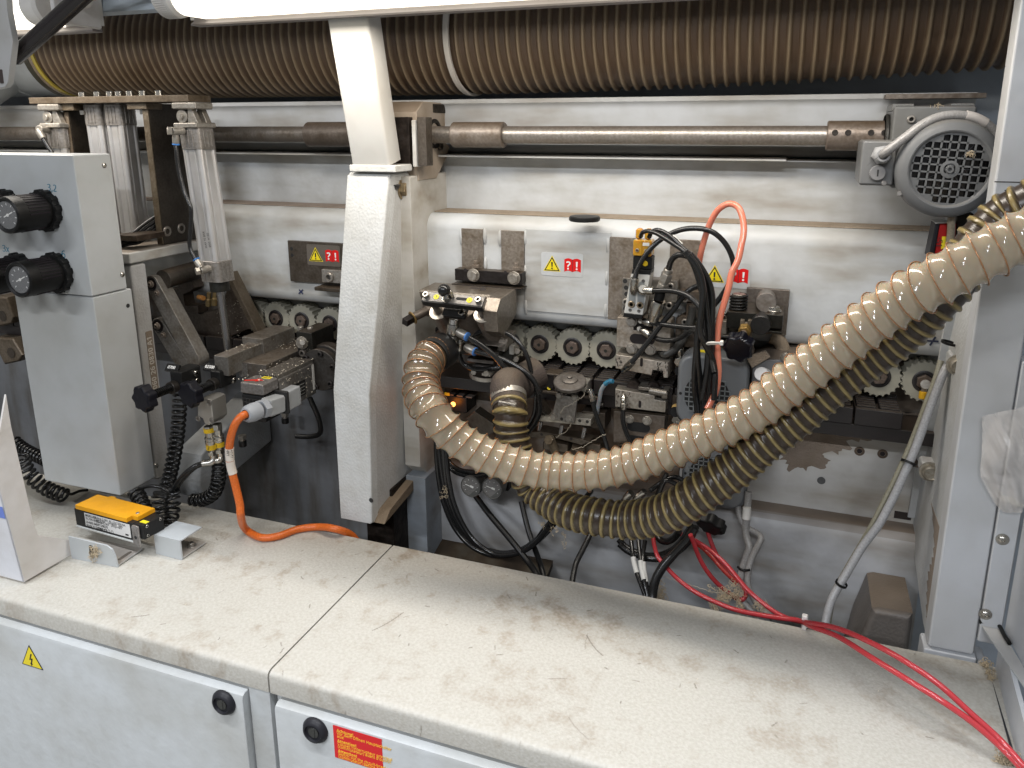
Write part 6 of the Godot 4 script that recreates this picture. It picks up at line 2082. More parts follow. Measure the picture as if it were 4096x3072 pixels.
	for p in [mm(-284.1,1278.8,60.2), mm(-281.9,1266.8,60.2), mm(-280.8,1254.8,60.2), mm(-281.9,1227.6,60.2)]:
		g = G.new(Color(0.015, 0.013, 0.012))
		g.cyl(p - Vector3(0, 0, 0.0004), p, 0.0042, 14, 0.0)
		part("threaded_hole", g, M.matte, t)
	for p in [mm(-280.5,1240.8,60), mm(-201.7,1274,55), mm(-202.8,1238.9,55), mm(-175.3,1253.5,55)]:
		g = G.new(STEEL)
		g.socket(p, Vector3(0, 0, 1), 0.0068, 0.006)
		part("cap_screw", g, M.metal, t)
	g = G.new(Color(0.47, 0.43, 0.38), 0.1)
	var a0 := mm(-293.8,1214,75)
	var a1 := mm(-195.3,1157.1,75)
	g.box(Vector3(a0.x, a1.y, 0.03), Vector3(a1.x, a0.y, 0.075), 0.0015)
	part("main_block", g, M.metal_dirty, t, "main block with brown wear marks")
	var sc := mm(-245.9,1176.3,75.2)
	g = G.new(Color(0.008, 0.007, 0.006))
	zprism(g, slot(sc.x, sc.y, 0.046, 0.0185), 0.0748, 0.0753, 0.0)
	part("oval_slot", g, M.matte, t)
	g = G.new(Color(0.012, 0.01, 0.009))
	g.box(mm(-262.7,1192.3,74.5), mm(-226.9,1212.4,75.4), 0.0)
	part("recess", g, M.metal_filthy, t)
	for p in [mm(-264.5,1157.1,75), mm(-230.4,1158.3,75), mm(-266.2,1208.5,75)]:
		g = G.new(STEEL)
		g.bolt(p, Vector3(0, 0, 1), 0.0082, 0.3)
		part("hex_bolt", g, M.metal, t)
	var n0 := mm(-291.6,1145.9,85)
	var n1 := mm(-194.9,1122.8,85)
	g = G.new(Color(0.6, 0.56, 0.5), 0.1)
	zprism(g, [Vector2(n0.x, n0.y), Vector2(n1.x, n0.y - 0.006), Vector2(n1.x, n1.y - 0.012), Vector2(n1.x - 0.008, n1.y - 0.012), Vector2(n1.x - 0.01, n1.y), Vector2(n1.x - 0.028, n1.y), Vector2(n1.x - 0.03, n1.y - 0.01), Vector2(n0.x, n1.y - 0.004)], 0.04, 0.085, 0.0012)
	var np := part("nozzle_plate", g, M.metal, t, "nozzle plate with flaking edges")
	var ns := mm(-243.9,1135.8,85.2)
	g = G.new(Color(0.008, 0.007, 0.006))
	zprism(g, slot(ns.x, ns.y, 0.0052, 0.0165), 0.0848, 0.0853, 0.0)
	part("slot_hole", g, M.matte, np)
	var rng := RandomNumberGenerator.new()
	rng.seed = 12
	g = G.new(Color(0.05, 0.04, 0.032))
	for i in 46:
		var px := n0.x + rng.randf_range(0.0, 0.012) if i % 2 == 0 else n1.x - rng.randf_range(0.0, 0.02)
		var py := rng.randf_range(n1.y, n0.y - 0.006)
		var q := []
		var rr := rng.randf_range(0.0006, 0.0022)
		for k in 7:
			q.append(Vector2(px, py) + Vector2.from_angle(TAU * k / 7) * rr * rng.randf_range(0.5, 1.3) * Vector2(0.7, 1.5))
		zprism(g, q, 0.0848, 0.0852, 0.0)
	var fl := part("paint_flakes", g, M.matte, np)
	fl.set_meta("kind", "stuff")
	fitting(t, mm(-276,1117.8,87), mm(-256.2,1141.4,105), 0.0068)
	fitting(t, mm(-244.8,1211.2,77), mm(-228.9,1210.3,85), 0.0075)
	fitting(t, mm(-247.7,1195.8,80), mm(-229.2,1189.5,90), 0.0072)
	g = G.new(ZINC)
	g.cyl(mm(-251.6,1195.5,76), mm(-250.3,1197.4,83), 0.005, 14)
	g.cyl(mm(-250.1,1210.5,76), mm(-249.3,1211.5,80), 0.005, 14)
	part("swivel_heads", g, M.metal, t)
	# struts at the right of it
	g = G.new(Color(0.17, 0.14, 0.11), 0.4)
	g.box(mm(-185.5,1248,30), mm(-147.8,1267.9,58), 0.001)
	g.box(mm(-172.7,1163.3,30), mm(-153.5,1245.7,56), 0.001)
	g.box(mm(-191,1164.2,20), mm(-157,1214.4,45), 0.001)
	zprism(g, slot(mm(-174.8,1209.6,50).x, mm(-174.8,1209.6,50).y, 0.026, 0.026), 0.03, 0.062, 0.001)
	part("strut", g, M.metal_dirty, t)
	g = G.new(STEEL)
	g.socket(mm(-172.8,1212.2,62), Vector3(0, 0, 1), 0.006, 0.005)
	part("cap_screw", g, M.metal, t)
	g = G.new(Color(0.02, 0.018, 0.017))
	g.box(mm(-197.8,1138.9,0), mm(-167.3,1164.4,20), 0.001)
	part("dark_filler", g, M.metal_filthy, t)
	g = G.new(Color(0.4, 0.37, 0.32))
	zprism(g, [mm(-187.3,1149.7,50), mm(-169,1152.6,50), mm(-165.8,1108.6,50), mm(-187.3,1106.2,50)], 0.03, 0.05, 0.001)
	part("valve_foot", g, M.metal_dirty, t)
	fitting(t, mm(-177.9,1141.3,55), mm(-178.8,1163,60), 0.0075)
	g = G.new(ZINC)
	g.hexa(mm(-180.2,1137,52), Vector3(0, 0, 1), 0.0085, 0.014)
	part("elbow_head", g, M.chrome, t)
	g = G.new(BRASS)
	g.cyl(mm(-179.6,1116.9,50), mm(-179.1,1118.3,58), 0.008, 18)
	part("brass_nut", g, M.metal, t)
	g = G.new(Color(0.012, 0.012, 0.012))
	g.cyl(mm(-179.1,1118.3,58), mm(-178.4,1120,66), 0.0085, 18)
	part("black_knob", g, M.plastic, t)

	# two solenoid valves side by side
	var va := [mm(-262.8,1305.4,95), mm(-245.7,1305.5,95)]
	for k in 2:
		var dx := 85 * k
		var top: Vector3 = [mm(-266.2,1300.2,95), mm(-250.5,1300.1,95)][k]
		var bot: Vector3 = [mm(-252.4,1221.1,95), mm(-236.2,1220.4,95)][k]
		t = thing("solenoid_valve", ["left one of the paired pneumatic valves with clear yellow plug", "right one of the paired pneumatic valves, its yellow plug marked with a white tag"][k], "valve", bot, "paired pneumatic valves")
		var dn: Vector3 = bot - top
		var w := 0.0185
		var x0 := top.x
		var yt := top.y
		var yb := bot.y
		var lean := -0.012
		var quadp := func(y0: float, y1: float, xa: float, xb: float) -> Array:
			var s := func(y: float) -> float: return lean * (yt - y) / (yt - yb)
			return [Vector2(x0 + xa + s.call(y0), y0), Vector2(x0 + xb + s.call(y0), y0), Vector2(x0 + xb + s.call(y1), y1), Vector2(x0 + xa + s.call(y1), y1)]
		g = G.new(Color(0.56, 0.55, 0.52))
		zprism(g, quadp.call(yt, yb + 0.006, 0.0, w), 0.0605, 0.095, 0.0012)
		part("body", g, M.paint, t)
		g = G.new(Color(0.25, 0.26, 0.26))
		var cx := x0 + w * 0.5 + lean * 0.5
		zprism(g, slot(cx, (yt + yb) / 2 + 0.002, 0.0125, (yt - yb) * 0.62), 0.0949, 0.0954, 0.0)
		part("grey_inlay", g, M.plastic, t)
		g = G.new(Color(0.014, 0.014, 0.014))
		zprism(g, quadp.call(yb + 0.006, yb - 0.001, 0.0, w), 0.0605, 0.0955, 0.001)
		zprism(g, quadp.call(yt + 0.008, yt, 0.0005, w - 0.0005), 0.0605, 0.0955, 0.001)
		part("black_end", g, M.plastic, t)
		g = G.new(Color(0.40, 0.33, 0.24))
		g.socket(Vector3(cx - 0.001, (yt + yb) / 2 - 0.016, 0.0954), Vector3(0, 0, 1), 0.0062, 0.0022)
		part("brass_plug", g, M.metal, t)
		g = G.new(Color(0.2, 0.2, 0.2))
		for yy in [yb + 0.013, yt - 0.012]:
			g.lathe([Vector2(0.0032, 0.0002), Vector2(0.0026, 0.0005), Vector2(0.0018, 0.0002), Vector2(0.0, 0.0002)], Vector3(cx + (0.003 if yy > yb + 0.02 else -0.003), yy, 0.0951), Vector3(0, 0, 1), 14)
		part("port_rings", g, M.metal, t)
		# solenoid and plug
		g = G.new(Color(0.013, 0.013, 0.014))
		g.box(Vector3(x0 + 0.002, yt + 0.0085, 0.065), Vector3(x0 + w + 0.001, yt + 0.031, 0.093), 0.0012)
		part("solenoid", g, M.plastic, t)
		g = G.new(Color(0.42, 0.22, 0.02))
		g.box(Vector3(x0 + 0.0015, yt + 0.0315, 0.066), Vector3(x0 + w, yt + 0.06, 0.095), 0.002)
		g.box(Vector3(x0 + 0.004, yt + 0.0605, 0.072), Vector3(x0 + w - 0.003, yt + 0.079, 0.09), 0.003)
		var pg := part("yellow_plug", g, M.clear_tube, t)
		g = G.new(ZINC)
		g.socket(Vector3(x0 + w * 0.5, yt + 0.042, 0.095), Vector3(0, 0, 1), 0.0032, 0.0012)
		part("plug_screw", g, M.metal, pg)
		if k == 1:
			g = G.new(Color(0.7, 0.7, 0.66))
			g.box(Vector3(x0 + 0.003, yt + 0.0505, 0.0951), Vector3(x0 + w - 0.004, yt + 0.056, 0.0956), 0.0)
			part("white_tag", g, M.matte, pg)
			g = G.new(Color(0.6, 0.42, 0.02))
			g.cyl(Vector3(x0 + w * 0.45, yt + 0.019, 0.0931), Vector3(x0 + w * 0.45, yt + 0.019, 0.0945), 0.0048, 16, 0.0003)
			part("yellow_button", g, M.plastic, t)
	# elbows plugged into the valves
	t = thing("elbow_fitting", "upright nickel elbow fitting on the left valve", "fitting", mm(-259.7,1273.1,100), "elbow fittings on the valves")
	fitting(t, mm(-260.2,1266.5,98), mm(-257.9,1280.9,108), 0.0072, "swivel_body")
	fitting(t, mm(-258.2,1277.8,108), mm(-256.3,1295.8,112), 0.0076, "sleeve")
	t = thing("elbow_fitting", "sideways nickel elbow fitting on the right valve", "fitting", mm(-243.5,1272.2,100), "elbow fittings on the valves")
	fitting(t, mm(-244.4,1269.5,97), mm(-241,1277.8,112), 0.0085, "swivel_body")
	fitting(t, mm(-242,1273.9,108), mm(-222.1,1276.3,115), 0.0072, "sleeve")
	t = thing("inline_valve", "slanting nickel check valve with a black ring, right of the paired valves", "check valve", mm(-217.2,1259.9,100))
	fitting(t, mm(-224.4,1219.3,95), mm(-213.2,1257.2,105), 0.0125, "lower_body")
	g = G.new(Color(0.014, 0.014, 0.014))
	g.cyl(mm(-213.9,1259.2,105), mm(-210.5,1276.1,108), 0.0098, 6, 0.001)
	part("black_ring", g, M.plastic, t)
	g = G.new(ZINC)
	g.hexa(mm(-209.7,1278.2,108), mm(-197.5,1315.9,115) - mm(-209.7,1278.2,108), 0.0098, 0.012)
	g.cyl(mm(-207.8,1284.5,109), mm(-197.5,1315.9,115), 0.0082, 18)
	g.hexa(mm(-204,1295.1,111), mm(-197.5,1315.9,115) - mm(-209.7,1278.2,108), 0.0105, 0.014)
	part("upper_body", g, M.metal, t)

	# ---- clamping block with spring and star knob
	t = thing("clamping_block", "black split clamping block holding a round steel bar, with a coil spring on top", "clamping block", mm(-50.9,1203.3,80))
	g = G.new(Color(0.24, 0.215, 0.19))
	g.box(mm(-71.8,1195.6,25.5), mm(0.1,1276.6,36), 0.001)
	part("mounting_plate", g, M.metal, t)
	g = G.new(Color(0.24, 0.22, 0.2))
	g.cyl(mm(-38.2,1260,37), mm(-35.9,1265.7,100), 0.0165, 26)
	part("round_boss", g, M.metal_dirty, t)
	var k0 := mm(-96.5,1250.8,120)
	var k1 := mm(-7.1,1219,120)
	g = G.new(Color(0.03, 0.028, 0.027), 0.35)
	zprism(g, [Vector2(k0.x, k0.y), Vector2(k1.x, k0.y - 0.0), Vector2(k1.x, k0.y - 0.023), Vector2(k1.x - 0.03, k0.y - 0.0235), Vector2(k1.x - 0.03, k0.y - 0.0275), Vector2(k1.x, k0.y - 0.028), Vector2(k1.x, k1.y), Vector2(k0.x, k1.y + 0.004)], 0.037, 0.12, 0.001)
	part("block", g, M.metal, t)
	g = G.new(Color(0.035, 0.033, 0.032))
	g.cyl(Vector3(mm(-41.2,1233.6,130).x, mm(-41.2,1233.6,130).y, 0.06), mm(-40.7,1237.3,145), 0.0158, 32, 0.001)
	part("round_bar", g, M.metal, t)
	g = G.new(ZINC)
	g.bolt(Vector3(mm(-22.4,1259,100).x, k0.y, 0.095), Vector3.UP, 0.0098)
	part("hex_bolt", g, M.chrome, t)
	g = coil([Vector3(mm(-80.1,1256.4,100).x, k0.y, 0.1), Vector3(mm(-80.1,1256.4,100).x, k0.y + 0.012, 0.1), Vector3(mm(-80.1,1256.4,100).x, k0.y + 0.026, 0.1)], 0.0135, 0.0021, 0.0052, 7)
	part("coil_spring", g, M.metal_dirty, t)
	g = G.new(Color(0.3, 0.28, 0.25))
	g.cyl(Vector3(mm(-80.1,1256.4,100).x, k0.y, 0.1), Vector3(mm(-80.1,1256.4,100).x, k0.y + 0.0275, 0.1), 0.0112, 22)
	part("spring_post", g, M.metal, t)
	g = G.new(Color(0.2, 0.17, 0.13))
	g.box(mm(-73.8,1207.5,115), mm(-66.6,1239.9,128), 0.001)
	g.box(mm(-61.6,1200.8,115), mm(-53.8,1241,128), 0.001)
	part("fork", g, M.metal_dirty, t)
	g = G.new(BRASS)
	g.hexa(mm(-65.1,1226.1,128), mm(-65.8,1219.1,150) - mm(-65.1,1226.1,128), 0.0105, 0.007)
	g.hexa(mm(-65.2,1223.5,137), mm(-65.8,1219.1,150) - mm(-65.1,1226.1,128), 0.0105, 0.005)
	part("brass_nut", g, M.metal, t)
	g = G.new(Color(0.3, 0.26, 0.22))
	g.cyl(mm(-64.2,1232,120), mm(-67.1,1216.5,155), 0.0052, 14)
	part("threaded_rod", g, M.metal, t)
	g = G.new(Color(0.28, 0.26, 0.23), 0.3)
	g.box(mm(-114.5,1205.3,40), mm(-96.5,1228.8,100), 0.0015)
	g.box(mm(-109.7,1202.7,30), mm(-70.1,1204.1,100), 0.001)
	part("side_plate", g, M.metal_dirty, t)
	g = G.new(ZINC)
	g.bolt(mm(-109.2,1226.5,80), Vector3.UP, 0.0085)
	g.cyl(mm(-105.8,1229.2,60), mm(-106.2,1235.3,60), 0.0085, 18)
	part("cap_bolts", g, M.chrome, t)
	t = thing("star_knob", "glossy black star knob with paint scratches, on the clamping block's brass spindle", "star knob", mm(-70.1,1205.5,165))
	g = G.new(Color(0.007, 0.007, 0.008))
	star(g, mm(-70.7,1203.1,155), Vector3(-0.12, -0.25, 1), 0.0255, 0.016, 7, 0.075)
	part("knob", g, M.gloss, t)
	g = G.new(Color(0.55, 0.56, 0.58))
	var kk := mm(-69.7,1207.9,172.5)
	for q in [[-0.013, 0.004, -0.010, 0.008], [-0.012, 0.003, -0.007, 0.001], [0.0, 0.010, 0.005, 0.0115], [0.006, 0.009, 0.011, 0.011], [-0.011, -0.006, -0.008, -0.011]]:
		g.bar(kk + Vector3(q[0], q[1], 0.0001 - q[0] * 0.12 * -1.0 + q[1] * 0.25), kk + Vector3(q[2], q[3], 0.0001 + q[2] * 0.12 + q[3] * 0.25), 0.0006, 0.0005, Vector3(0, 0, 1), 0.0)
	part("paint_scratches", g, M.matte, t)
	g = G.new(Color(0.32, 0.26, 0.2))
	g.prism(PackedVector2Array([Vector2(0, 0), Vector2(0.03, 0.014), Vector2(0.038, 0.004), Vector2(0.01, -0.018)]), 0, 0.01, Transform3D(Basis(), mm(-60.6,1170.5,100)), 0.001)
	single("tan_bracket", g, M.dusty, "tan dusty angle piece between the star knob and the grey motor", "bracket")
	# tan curved guard behind the hose
	g = G.new(Color(0.33, 0.27, 0.2))
	g.tube([mm(-24.9,1189.6,30), mm(-12.1,1184.6,30), mm(-4.5,1172.8,30), mm(-0.6,1158.6,30)], 0.012, 12)
	single("curved_guard", g, M.dusty, "tan curved guard tube below the round steel bar", "guard")

	# ---- grey edge motors (the lower one mostly hidden)
	var mats := [[Vector3(-0.113, 1.105, 0.125), "grey motor with a rounded square fan cover, behind the bundle of black air lines"], [Vector3(-0.105, 0.925, 0.06), "lower grey motor, only its fan grille showing between the two hoses"]]
	for k in 2:
		var c: Vector3 = mats[k][0]
		t = thing("edge_motor", mats[k][1], "motor", c, "grey motors with rounded square fan covers")
		var R := 0.060
		g = G.new(MOTOR)
		var rr := rrect(c.x - R, c.y - R * 1.12, c.x + R, c.y + R * 1.12, 0.028, 8)
		g.prism(PackedVector2Array(rr), c.z - 0.05, c.z, Transform3D(), 0.008, 0.3)
		part("fan_cover", g, M.gloss, t)
		g = G.new(Color(0.004, 0.004, 0.004))
		zprism(g, slot(c.x - 0.008, c.y - 0.006, 0.078, 0.078), c.z - 0.001, c.z + 0.0002, 0.0)
		var dk := part("fan_opening", g, M.matte, t)
		g = G.new(MOTOR * 1.15)
		var inside := func(p: Vector2) -> bool: return p.length() < 0.0375
		lattice(g, c + Vector3(-0.008, -0.006, 0.0014), 0.0385, 9, 0.0019, 0.0014, inside)
		part("grille", g, M.gloss, dk)
		g = G.new(Color(0.004, 0.004, 0.004))
		g.cyl(c + Vector3(-R + 0.007, -0.006, 0.0), c + Vector3(-R + 0.007, -0.006, 0.0003), 0.0026, 14, 0.0)
		part("screw_hole", g, M.matte, t)
		if k == 0:
			g = G.new(Color(0.7, 0.58, 0.02))
			g.box(c + Vector3(-0.034, R * 1.12 + 0.0001, -0.03), c + Vector3(-0.006, R * 1.12 + 0.0008, -0.016), 0.0)
			part("yellow_sticker", g, M.plastic, t)
		g = G.new(MOTOR, 0.5)
		g.prism(PackedVector2Array(rrect(c.x - R * 0.9, c.y - R, c.x + R * 0.9, c.y + R, 0.025, 6)), -0.02, c.z - 0.051, Transform3D(), 0.002)
		part("stator", g, M.paint, t)
	t = thing("terminal_housing", "grey dusty motor housing to the right of the upper motor, half behind the pale hose", "housing", Vector3(0.0, 1.1, 0.06))
	g = G.new(Color(0.19, 0.195, 0.2), 0.7)
	var t0 := mm(-50.3,1156.2,100)
	g.prism(PackedVector2Array([Vector2(t0.x, t0.y - 0.06), Vector2(t0.x + 0.13, t0.y - 0.06), Vector2(t0.x + 0.13, t0.y + 0.012), Vector2(t0.x + 0.118, t0.y + 0.018), Vector2(t0.x + 0.055, t0.y + 0.014), Vector2(t0.x + 0.02, t0.y + 0.012), Vector2(t0.x, t0.y)]), 0.0, 0.1, Transform3D(), 0.003)
	part("case", g, M.paint, t)
	g = G.new(Color(0.02, 0.02, 0.02))
	g.box(Vector3(t0.x + 0.0555, t0.y - 0.06, 0.05), Vector3(t0.x + 0.0563, t0.y + 0.0152, 0.1006), 0.0)
	part("seam", g, M.matte, t)
	g = G.new(Color(0.6, 0.6, 0.6))
	g.cyl(mm(-28.1,1140,100), mm(-34.4,1149.3,125), 0.0115, 22)
	part("white_gland", g, M.plastic, t)
	g = G.new(ZINC)
	g.bolt(mm(1.4,1175.1,101), Vector3(0, 0, 1), 0.0065)
	part("hex_bolt", g, M.metal, t)

	# ---- lower unit with the round disc
	t = thing("disc_unit", "steel trimming unit with a round tracing disc on top and three bright rods", "trimming unit", mm(-383.8,987.5,70))
	var dc := mm(-377.1,1084.4,90)
	var up := Vector3(0.02, 1.0, 0.28).normalized()
	g = G.new(Color(0.2, 0.185, 0.17))
	g.lathe([Vector2(0, -0.006), Vector2(0.029, -0.006), Vector2(0.031, -0.004), Vector2(0.031, 0.0015), Vector2(0.0295, 0.003), Vector2(0.018, 0.004), Vector2(0.015, 0.0045), Vector2(0.0148, 0.007), Vector2(0.012, 0.009), Vector2(0.005, 0.0098), Vector2(0.005, 0.0128), Vector2(0.0035, 0.0138), Vector2(0, 0.0138)], dc, up, 40)
	part("tracing_disc", g, M.metal_dirty, t)
	g = G.new(Color(0.03, 0.027, 0.025))
	g.box(mm(-399.5,1064.9,60), mm(-357,1079.5,105), 0.002)
	part("dark_block", g, M.metal_dirty, t)
	for p in [mm(-395.9,1074.6,105), mm(-368.5,1075.1,105), mm(-382.5,1067.2,105)]:
		g = G.new(Color(0.14, 0.125, 0.11))
		g.socket(p, Vector3(0, -0.1, 1), 0.0045, 0.007)
		part("cap_screw", g, M.metal, t)
	g = G.new(Color(0.55, 0.54, 0.5))
	g.box(mm(-360.8,1064.1,50), mm(-345.4,1083.1,80), 0.002)
	part("bright_arm", g, M.metal, t)
	g = G.new(Color(0.34, 0.325, 0.3))
	var bt := Basis(Vector3.RIGHT, deg_to_rad(-12))
	zprism(g, [mm(-403.7,1052.5,85), mm(-362.8,1055,85), mm(-369.1,1000.4,85), mm(-416,1002.3,85)], 0.078, 0.086, 0.001)
	part("front_plate", g, M.metal, t)
	for p in [mm(-409.3,1008.4,86), mm(-378.5,1008.2,86), mm(-368.4,1054.3,86), mm(-398.9,1053.9,86)]:
		g = G.new(ZINC)
		g.bolt(p, Vector3(0, 0, 1), 0.0058)
		part("hex_bolt", g, M.metal, t)
	g = G.new(Color(0.6, 0.57, 0.5))
	zprism(g, [mm(-440.5,1003.6,78), mm(-336.9,1010.8,78), mm(-338.4,995.8,78), mm(-442.3,992.1,78)], 0.045, 0.0778, 0.001)
	part("cross_bar", g, M.metal, t)
	g = G.new(Color(0.015, 0.013, 0.012))
	for p in [mm(-360,1004,78.1), mm(-345.1,1004.2,78.1), mm(-393.7,1006.4,86.4)]:
		g = G.new(Color(0.03, 0.025, 0.022))
		g.cyl(p - Vector3(0, 0, 0.0002), p, 0.0032, 14, 0.0)
		part("threaded_hole", g, M.matte, t)
	for q in [[mm(-444.1,984.1,60), mm(-446.2,964.6,65)], [mm(-400.5,983.3,60), mm(-402.5,964.1,65)], [mm(-354.1,984.9,60), mm(-357.4,961,65)]]:
		g = G.new(Color(0.55, 0.54, 0.52))
		g.cyl(q[0], q[1], 0.0046, 16)
		part("bright_rod", g, M.chrome, t)
	g = G.new(Color(0.13, 0.11, 0.09), 0.3)
	zprism(g, [mm(-462,965.4,75), mm(-439.4,969.5,75), mm(-356.5,965.1,75), mm(-340.3,961.9,75), mm(-356.3,953,75), mm(-400.3,958.9,75), mm(-462,953.9,75)], 0.04, 0.075, 0.001)
	part("lower_bar", g, M.metal_dirty, t)
	g = G.new(Color(0.012, 0.01, 0.009))
	for p in [mm(-437.9,964.1,75.2), mm(-377.3,963.2,75.2)]:
		g.cyl(p - Vector3(0, 0, 0.0002), p, 0.0028, 12, 0.0)
	part("pin_holes", g, M.matte, t)
	g = G.new(Color(0.3, 0.25, 0.18))
	g.hexa(mm(-416,960.7,85), Vector3(-0.1, 0.25, 1), 0.0098, 0.012)
	g.cyl(mm(-415.6,959.8,85), mm(-409.3,931.8,75), 0.0085, 18)
	part("hex_plug", g, M.metal_dirty, t)
	g = G.new(Color(0.16, 0.13, 0.1), 0.3)
	g.box(mm(-437.2,928.6,20), mm(-384.8,947.7,70), 0.003)
	g.cyl(mm(-363.1,947.1,70), mm(-370,917,60), 0.0135, 20)
	g.box(mm(-383.1,919.3,0), mm(-325.3,945.4,45), 0.003)
	part("foundation", g, M.metal_dirty, t)
	g = G.new(Color(0.1, 0.085, 0.07), 0.3)
	g.box(mm(-443,1042.9,0), mm(-328.9,1049.5,60), 0.002)
	g.box(mm(-364.3,979.6,0), mm(-316.5,1014.5,50), 0.002)
	zprism(g, [mm(-458.2,1004,70), mm(-440.5,1030.7,70), mm(-422.6,1001.1,70), mm(-431.9,992.3,70)], 0.05, 0.07, 0.001)
	g.box(mm(-441.1,1057.6,20), mm(-407.5,1085.4,55), 0.004)
	part("back_frame", g, M.metal_dirty, t)
	g = G.new(Color(0.12, 0.11, 0.1))
	g.socket(mm(-436.6,1004.9,70), Vector3(0, 0, 1), 0.0065, 0.006)
	part("cap_screw", g, M.metal, t)
	g = G.new(Color(0.7, 0.58, 0.03))
	g.cyl(mm(-429.6,1054.5,55.2), mm(-429.4,1054.8,56), 0.0036, 14, 0.0)
	part("yellow_mark", g, M.plastic, t)
	fitting(t, mm(-342.8,1070,90), mm(-334.6,1073.7,95), 0.0045)
	fitting(t, mm(-335.7,1073.6,94), mm(-329.9,1054.2,98), 0.0056)
	g = G.new(Color(0.05, 0.045, 0.04))
	for p in [mm(-321.8,1041,60), mm(-318.1,1034.2,60)]:
		g.cyl(p - Vector3(0.008, 0, 0), p, 0.005, 14)
	part("side_screws", g, M.metal_dirty, t)
	g = G.new(Color(0.28, 0.32, 0.34))
	g.tube([mm(-330.1,1013.3,70), mm(-326.6,1030.2,75), mm(-321.5,1054.4,80), mm(-316.9,1074.6,85), mm(-307.7,1089.7,90)], 0.0042, 10)
	t = thing("clear_air_tube", "short clear air tube with a blue tip, bent beside the tracing disc", "tube", mm(-330.1,1013.3,70))
	part("tube", g, M.clear_tube, t)
	g = G.new(Color(0.04, 0.17, 0.27))
	g.tube([mm(-309.6,1087.4,89), mm(-302.2,1094.2,92), mm(-293.4,1097.4,95)], 0.0046, 10)
	part("blue_tip", g, M.clear_tube, t)

	# ---- lower right unit
	t = thing("lower_nozzle_unit", "steel nozzle unit with an oval slot, mirrored below the chain track", "nozzle unit", mm(-247,972.9,60))
	g = G.new(Color(0.55, 0.52, 0.46), 0.1)
	zprism(g, [mm(-292.3,1077.6,80), mm(-218.1,1073.2,80), mm(-217.8,1065.4,80), mm(-197,1064.4,80), mm(-197.7,1042.4,80), mm(-291.6,1041.9,80)], 0.035, 0.08, 0.0012)
	var lp := part("nozzle_plate", g, M.metal, t, "bright upper plate with flaking corner")
	var s1 := mm(-244.9,1052.9,80.2)
	g = G.new(Color(0.008, 0.007, 0.006))
	zprism(g, slot(s1.x, s1.y, 0.0052, 0.014), 0.0798, 0.0803, 0.0)
	part("slot_hole", g, M.matte, lp)
	g = G.new(Color(0.13, 0.105, 0.085))
	for i in 40:
		var px := mm(-291.7,1075.9,80).x + rng.randf_range(0.0, 0.03)
		var py := rng.randf_range(mm(-290.8,1043.8,80).y, mm(-291.7,1075.9,80).y) - 0.002
		var q := []
		var rr := rng.randf_range(0.0006, 0.002)
		for k in 7:
			q.append(Vector2(px, py) + Vector2.from_angle(TAU * k / 7) * rr * rng.randf_range(0.5, 1.3) * Vector2(0.8, 1.6))
		zprism(g, q, 0.0798, 0.0802, 0.0)
	part("paint_flakes", g, M.matte, lp).set_meta("kind", "stuff")
	g = G.new(Color(0.17, 0.145, 0.12), 0.2)
	zprism(g, [mm(-295.4,1031.5,75), mm(-198.2,1033.4,75), mm(-199.5,985.8,75), mm(-294.5,967.5,75)], 0.03, 0.075, 0.0015)
	part("main_block", g, M.metal_dirty, t)
	var s2 := mm(-247.1,1005.4,75.2)
	g = G.new(Color(0.006, 0.005, 0.005))
	zprism(g, slot(s2.x, s2.y, 0.044, 0.019), 0.0748, 0.0753, 0.0)
	g.box(mm(-264.2,974.2,74.5), mm(-231.1,987.7,75.6), 0.0)
	part("oval_slot", g, M.matte, t)
	for p in [mm(-264.5,1019.8,75), mm(-231.2,1020.6,75)]:
		g = G.new(ZINC)
		g.bolt(p, Vector3(0, 0, 1), 0.0072, 0.4)
		part("hex_bolt", g, M.metal, t)
	g = G.new(Color(0.06, 0.05, 0.045))
	for p in [mm(-261.9,1079.5,60), mm(-224.5,1079.8,60)]:
		g.cyl(p - Vector3(0, 0, 0.01), p + Vector3(0, 0, 0.004), 0.0125, 22)
	part("guide_rollers", g, M.metal, t)
	g = G.new(Color(0.3, 0.28, 0.25))
	g.box(mm(-249.9,1079.2,50), mm(-228.7,1086.3,78), 0.0015)
	g.cyl(mm(-228.4,1081.6,80), mm(-195.8,1080.1,82), 0.0068, 18)
	g.box(mm(-204.8,1071.1,50), mm(-193.6,1084.5,88), 0.002)
	part("hinge_bracket", g, M.metal, t)
	g = G.new(Color(0.02, 0.018, 0.017))
	g.box(mm(-296.4,1036.3,30), mm(-202.4,1038.4,66), 0.001)
	part("dark_gap", g, M.metal_filthy, t)
	fitting(t, mm(-275.6,1067.8,82), mm(-273.1,1059.2,92), 0.0055)
	fitting(t, mm(-273.2,1061.8,92), mm(-272.7,1044.1,92), 0.0062)
	g = G.new(Color(0.12, 0.1, 0.085), 0.3)
	g.box(mm(-189.8,1030.5,20), mm(-171.3,1070.7,60), 0.002)
	part("side_block", g, M.metal_dirty, t)
	g = G.new(ZINC)
	g.hexa(mm(-178.4,1027.6,62), Vector3(0, 0, 1), 0.0085, 0.012)
	g.cyl(mm(-176.6,1025.6,68), mm(-174.2,1010.7,70), 0.0062, 16)
	part("elbow_head", g, M.chrome, t)
	g = G.new(BRASS)
	g.cyl(mm(-181.2,1047,60), mm(-180.2,1050.2,70), 0.008, 18)
	part("brass_nut", g, M.metal, t)
	g = G.new(Color(0.012, 0.012, 0.012))
	g.cyl(mm(-182.1,1040.6,60), mm(-181.1,1043.6,74), 0.0095, 18)
	part("black_knob", g, M.plastic, t)
	g = G.new(Color(0.2, 0.16, 0.12))
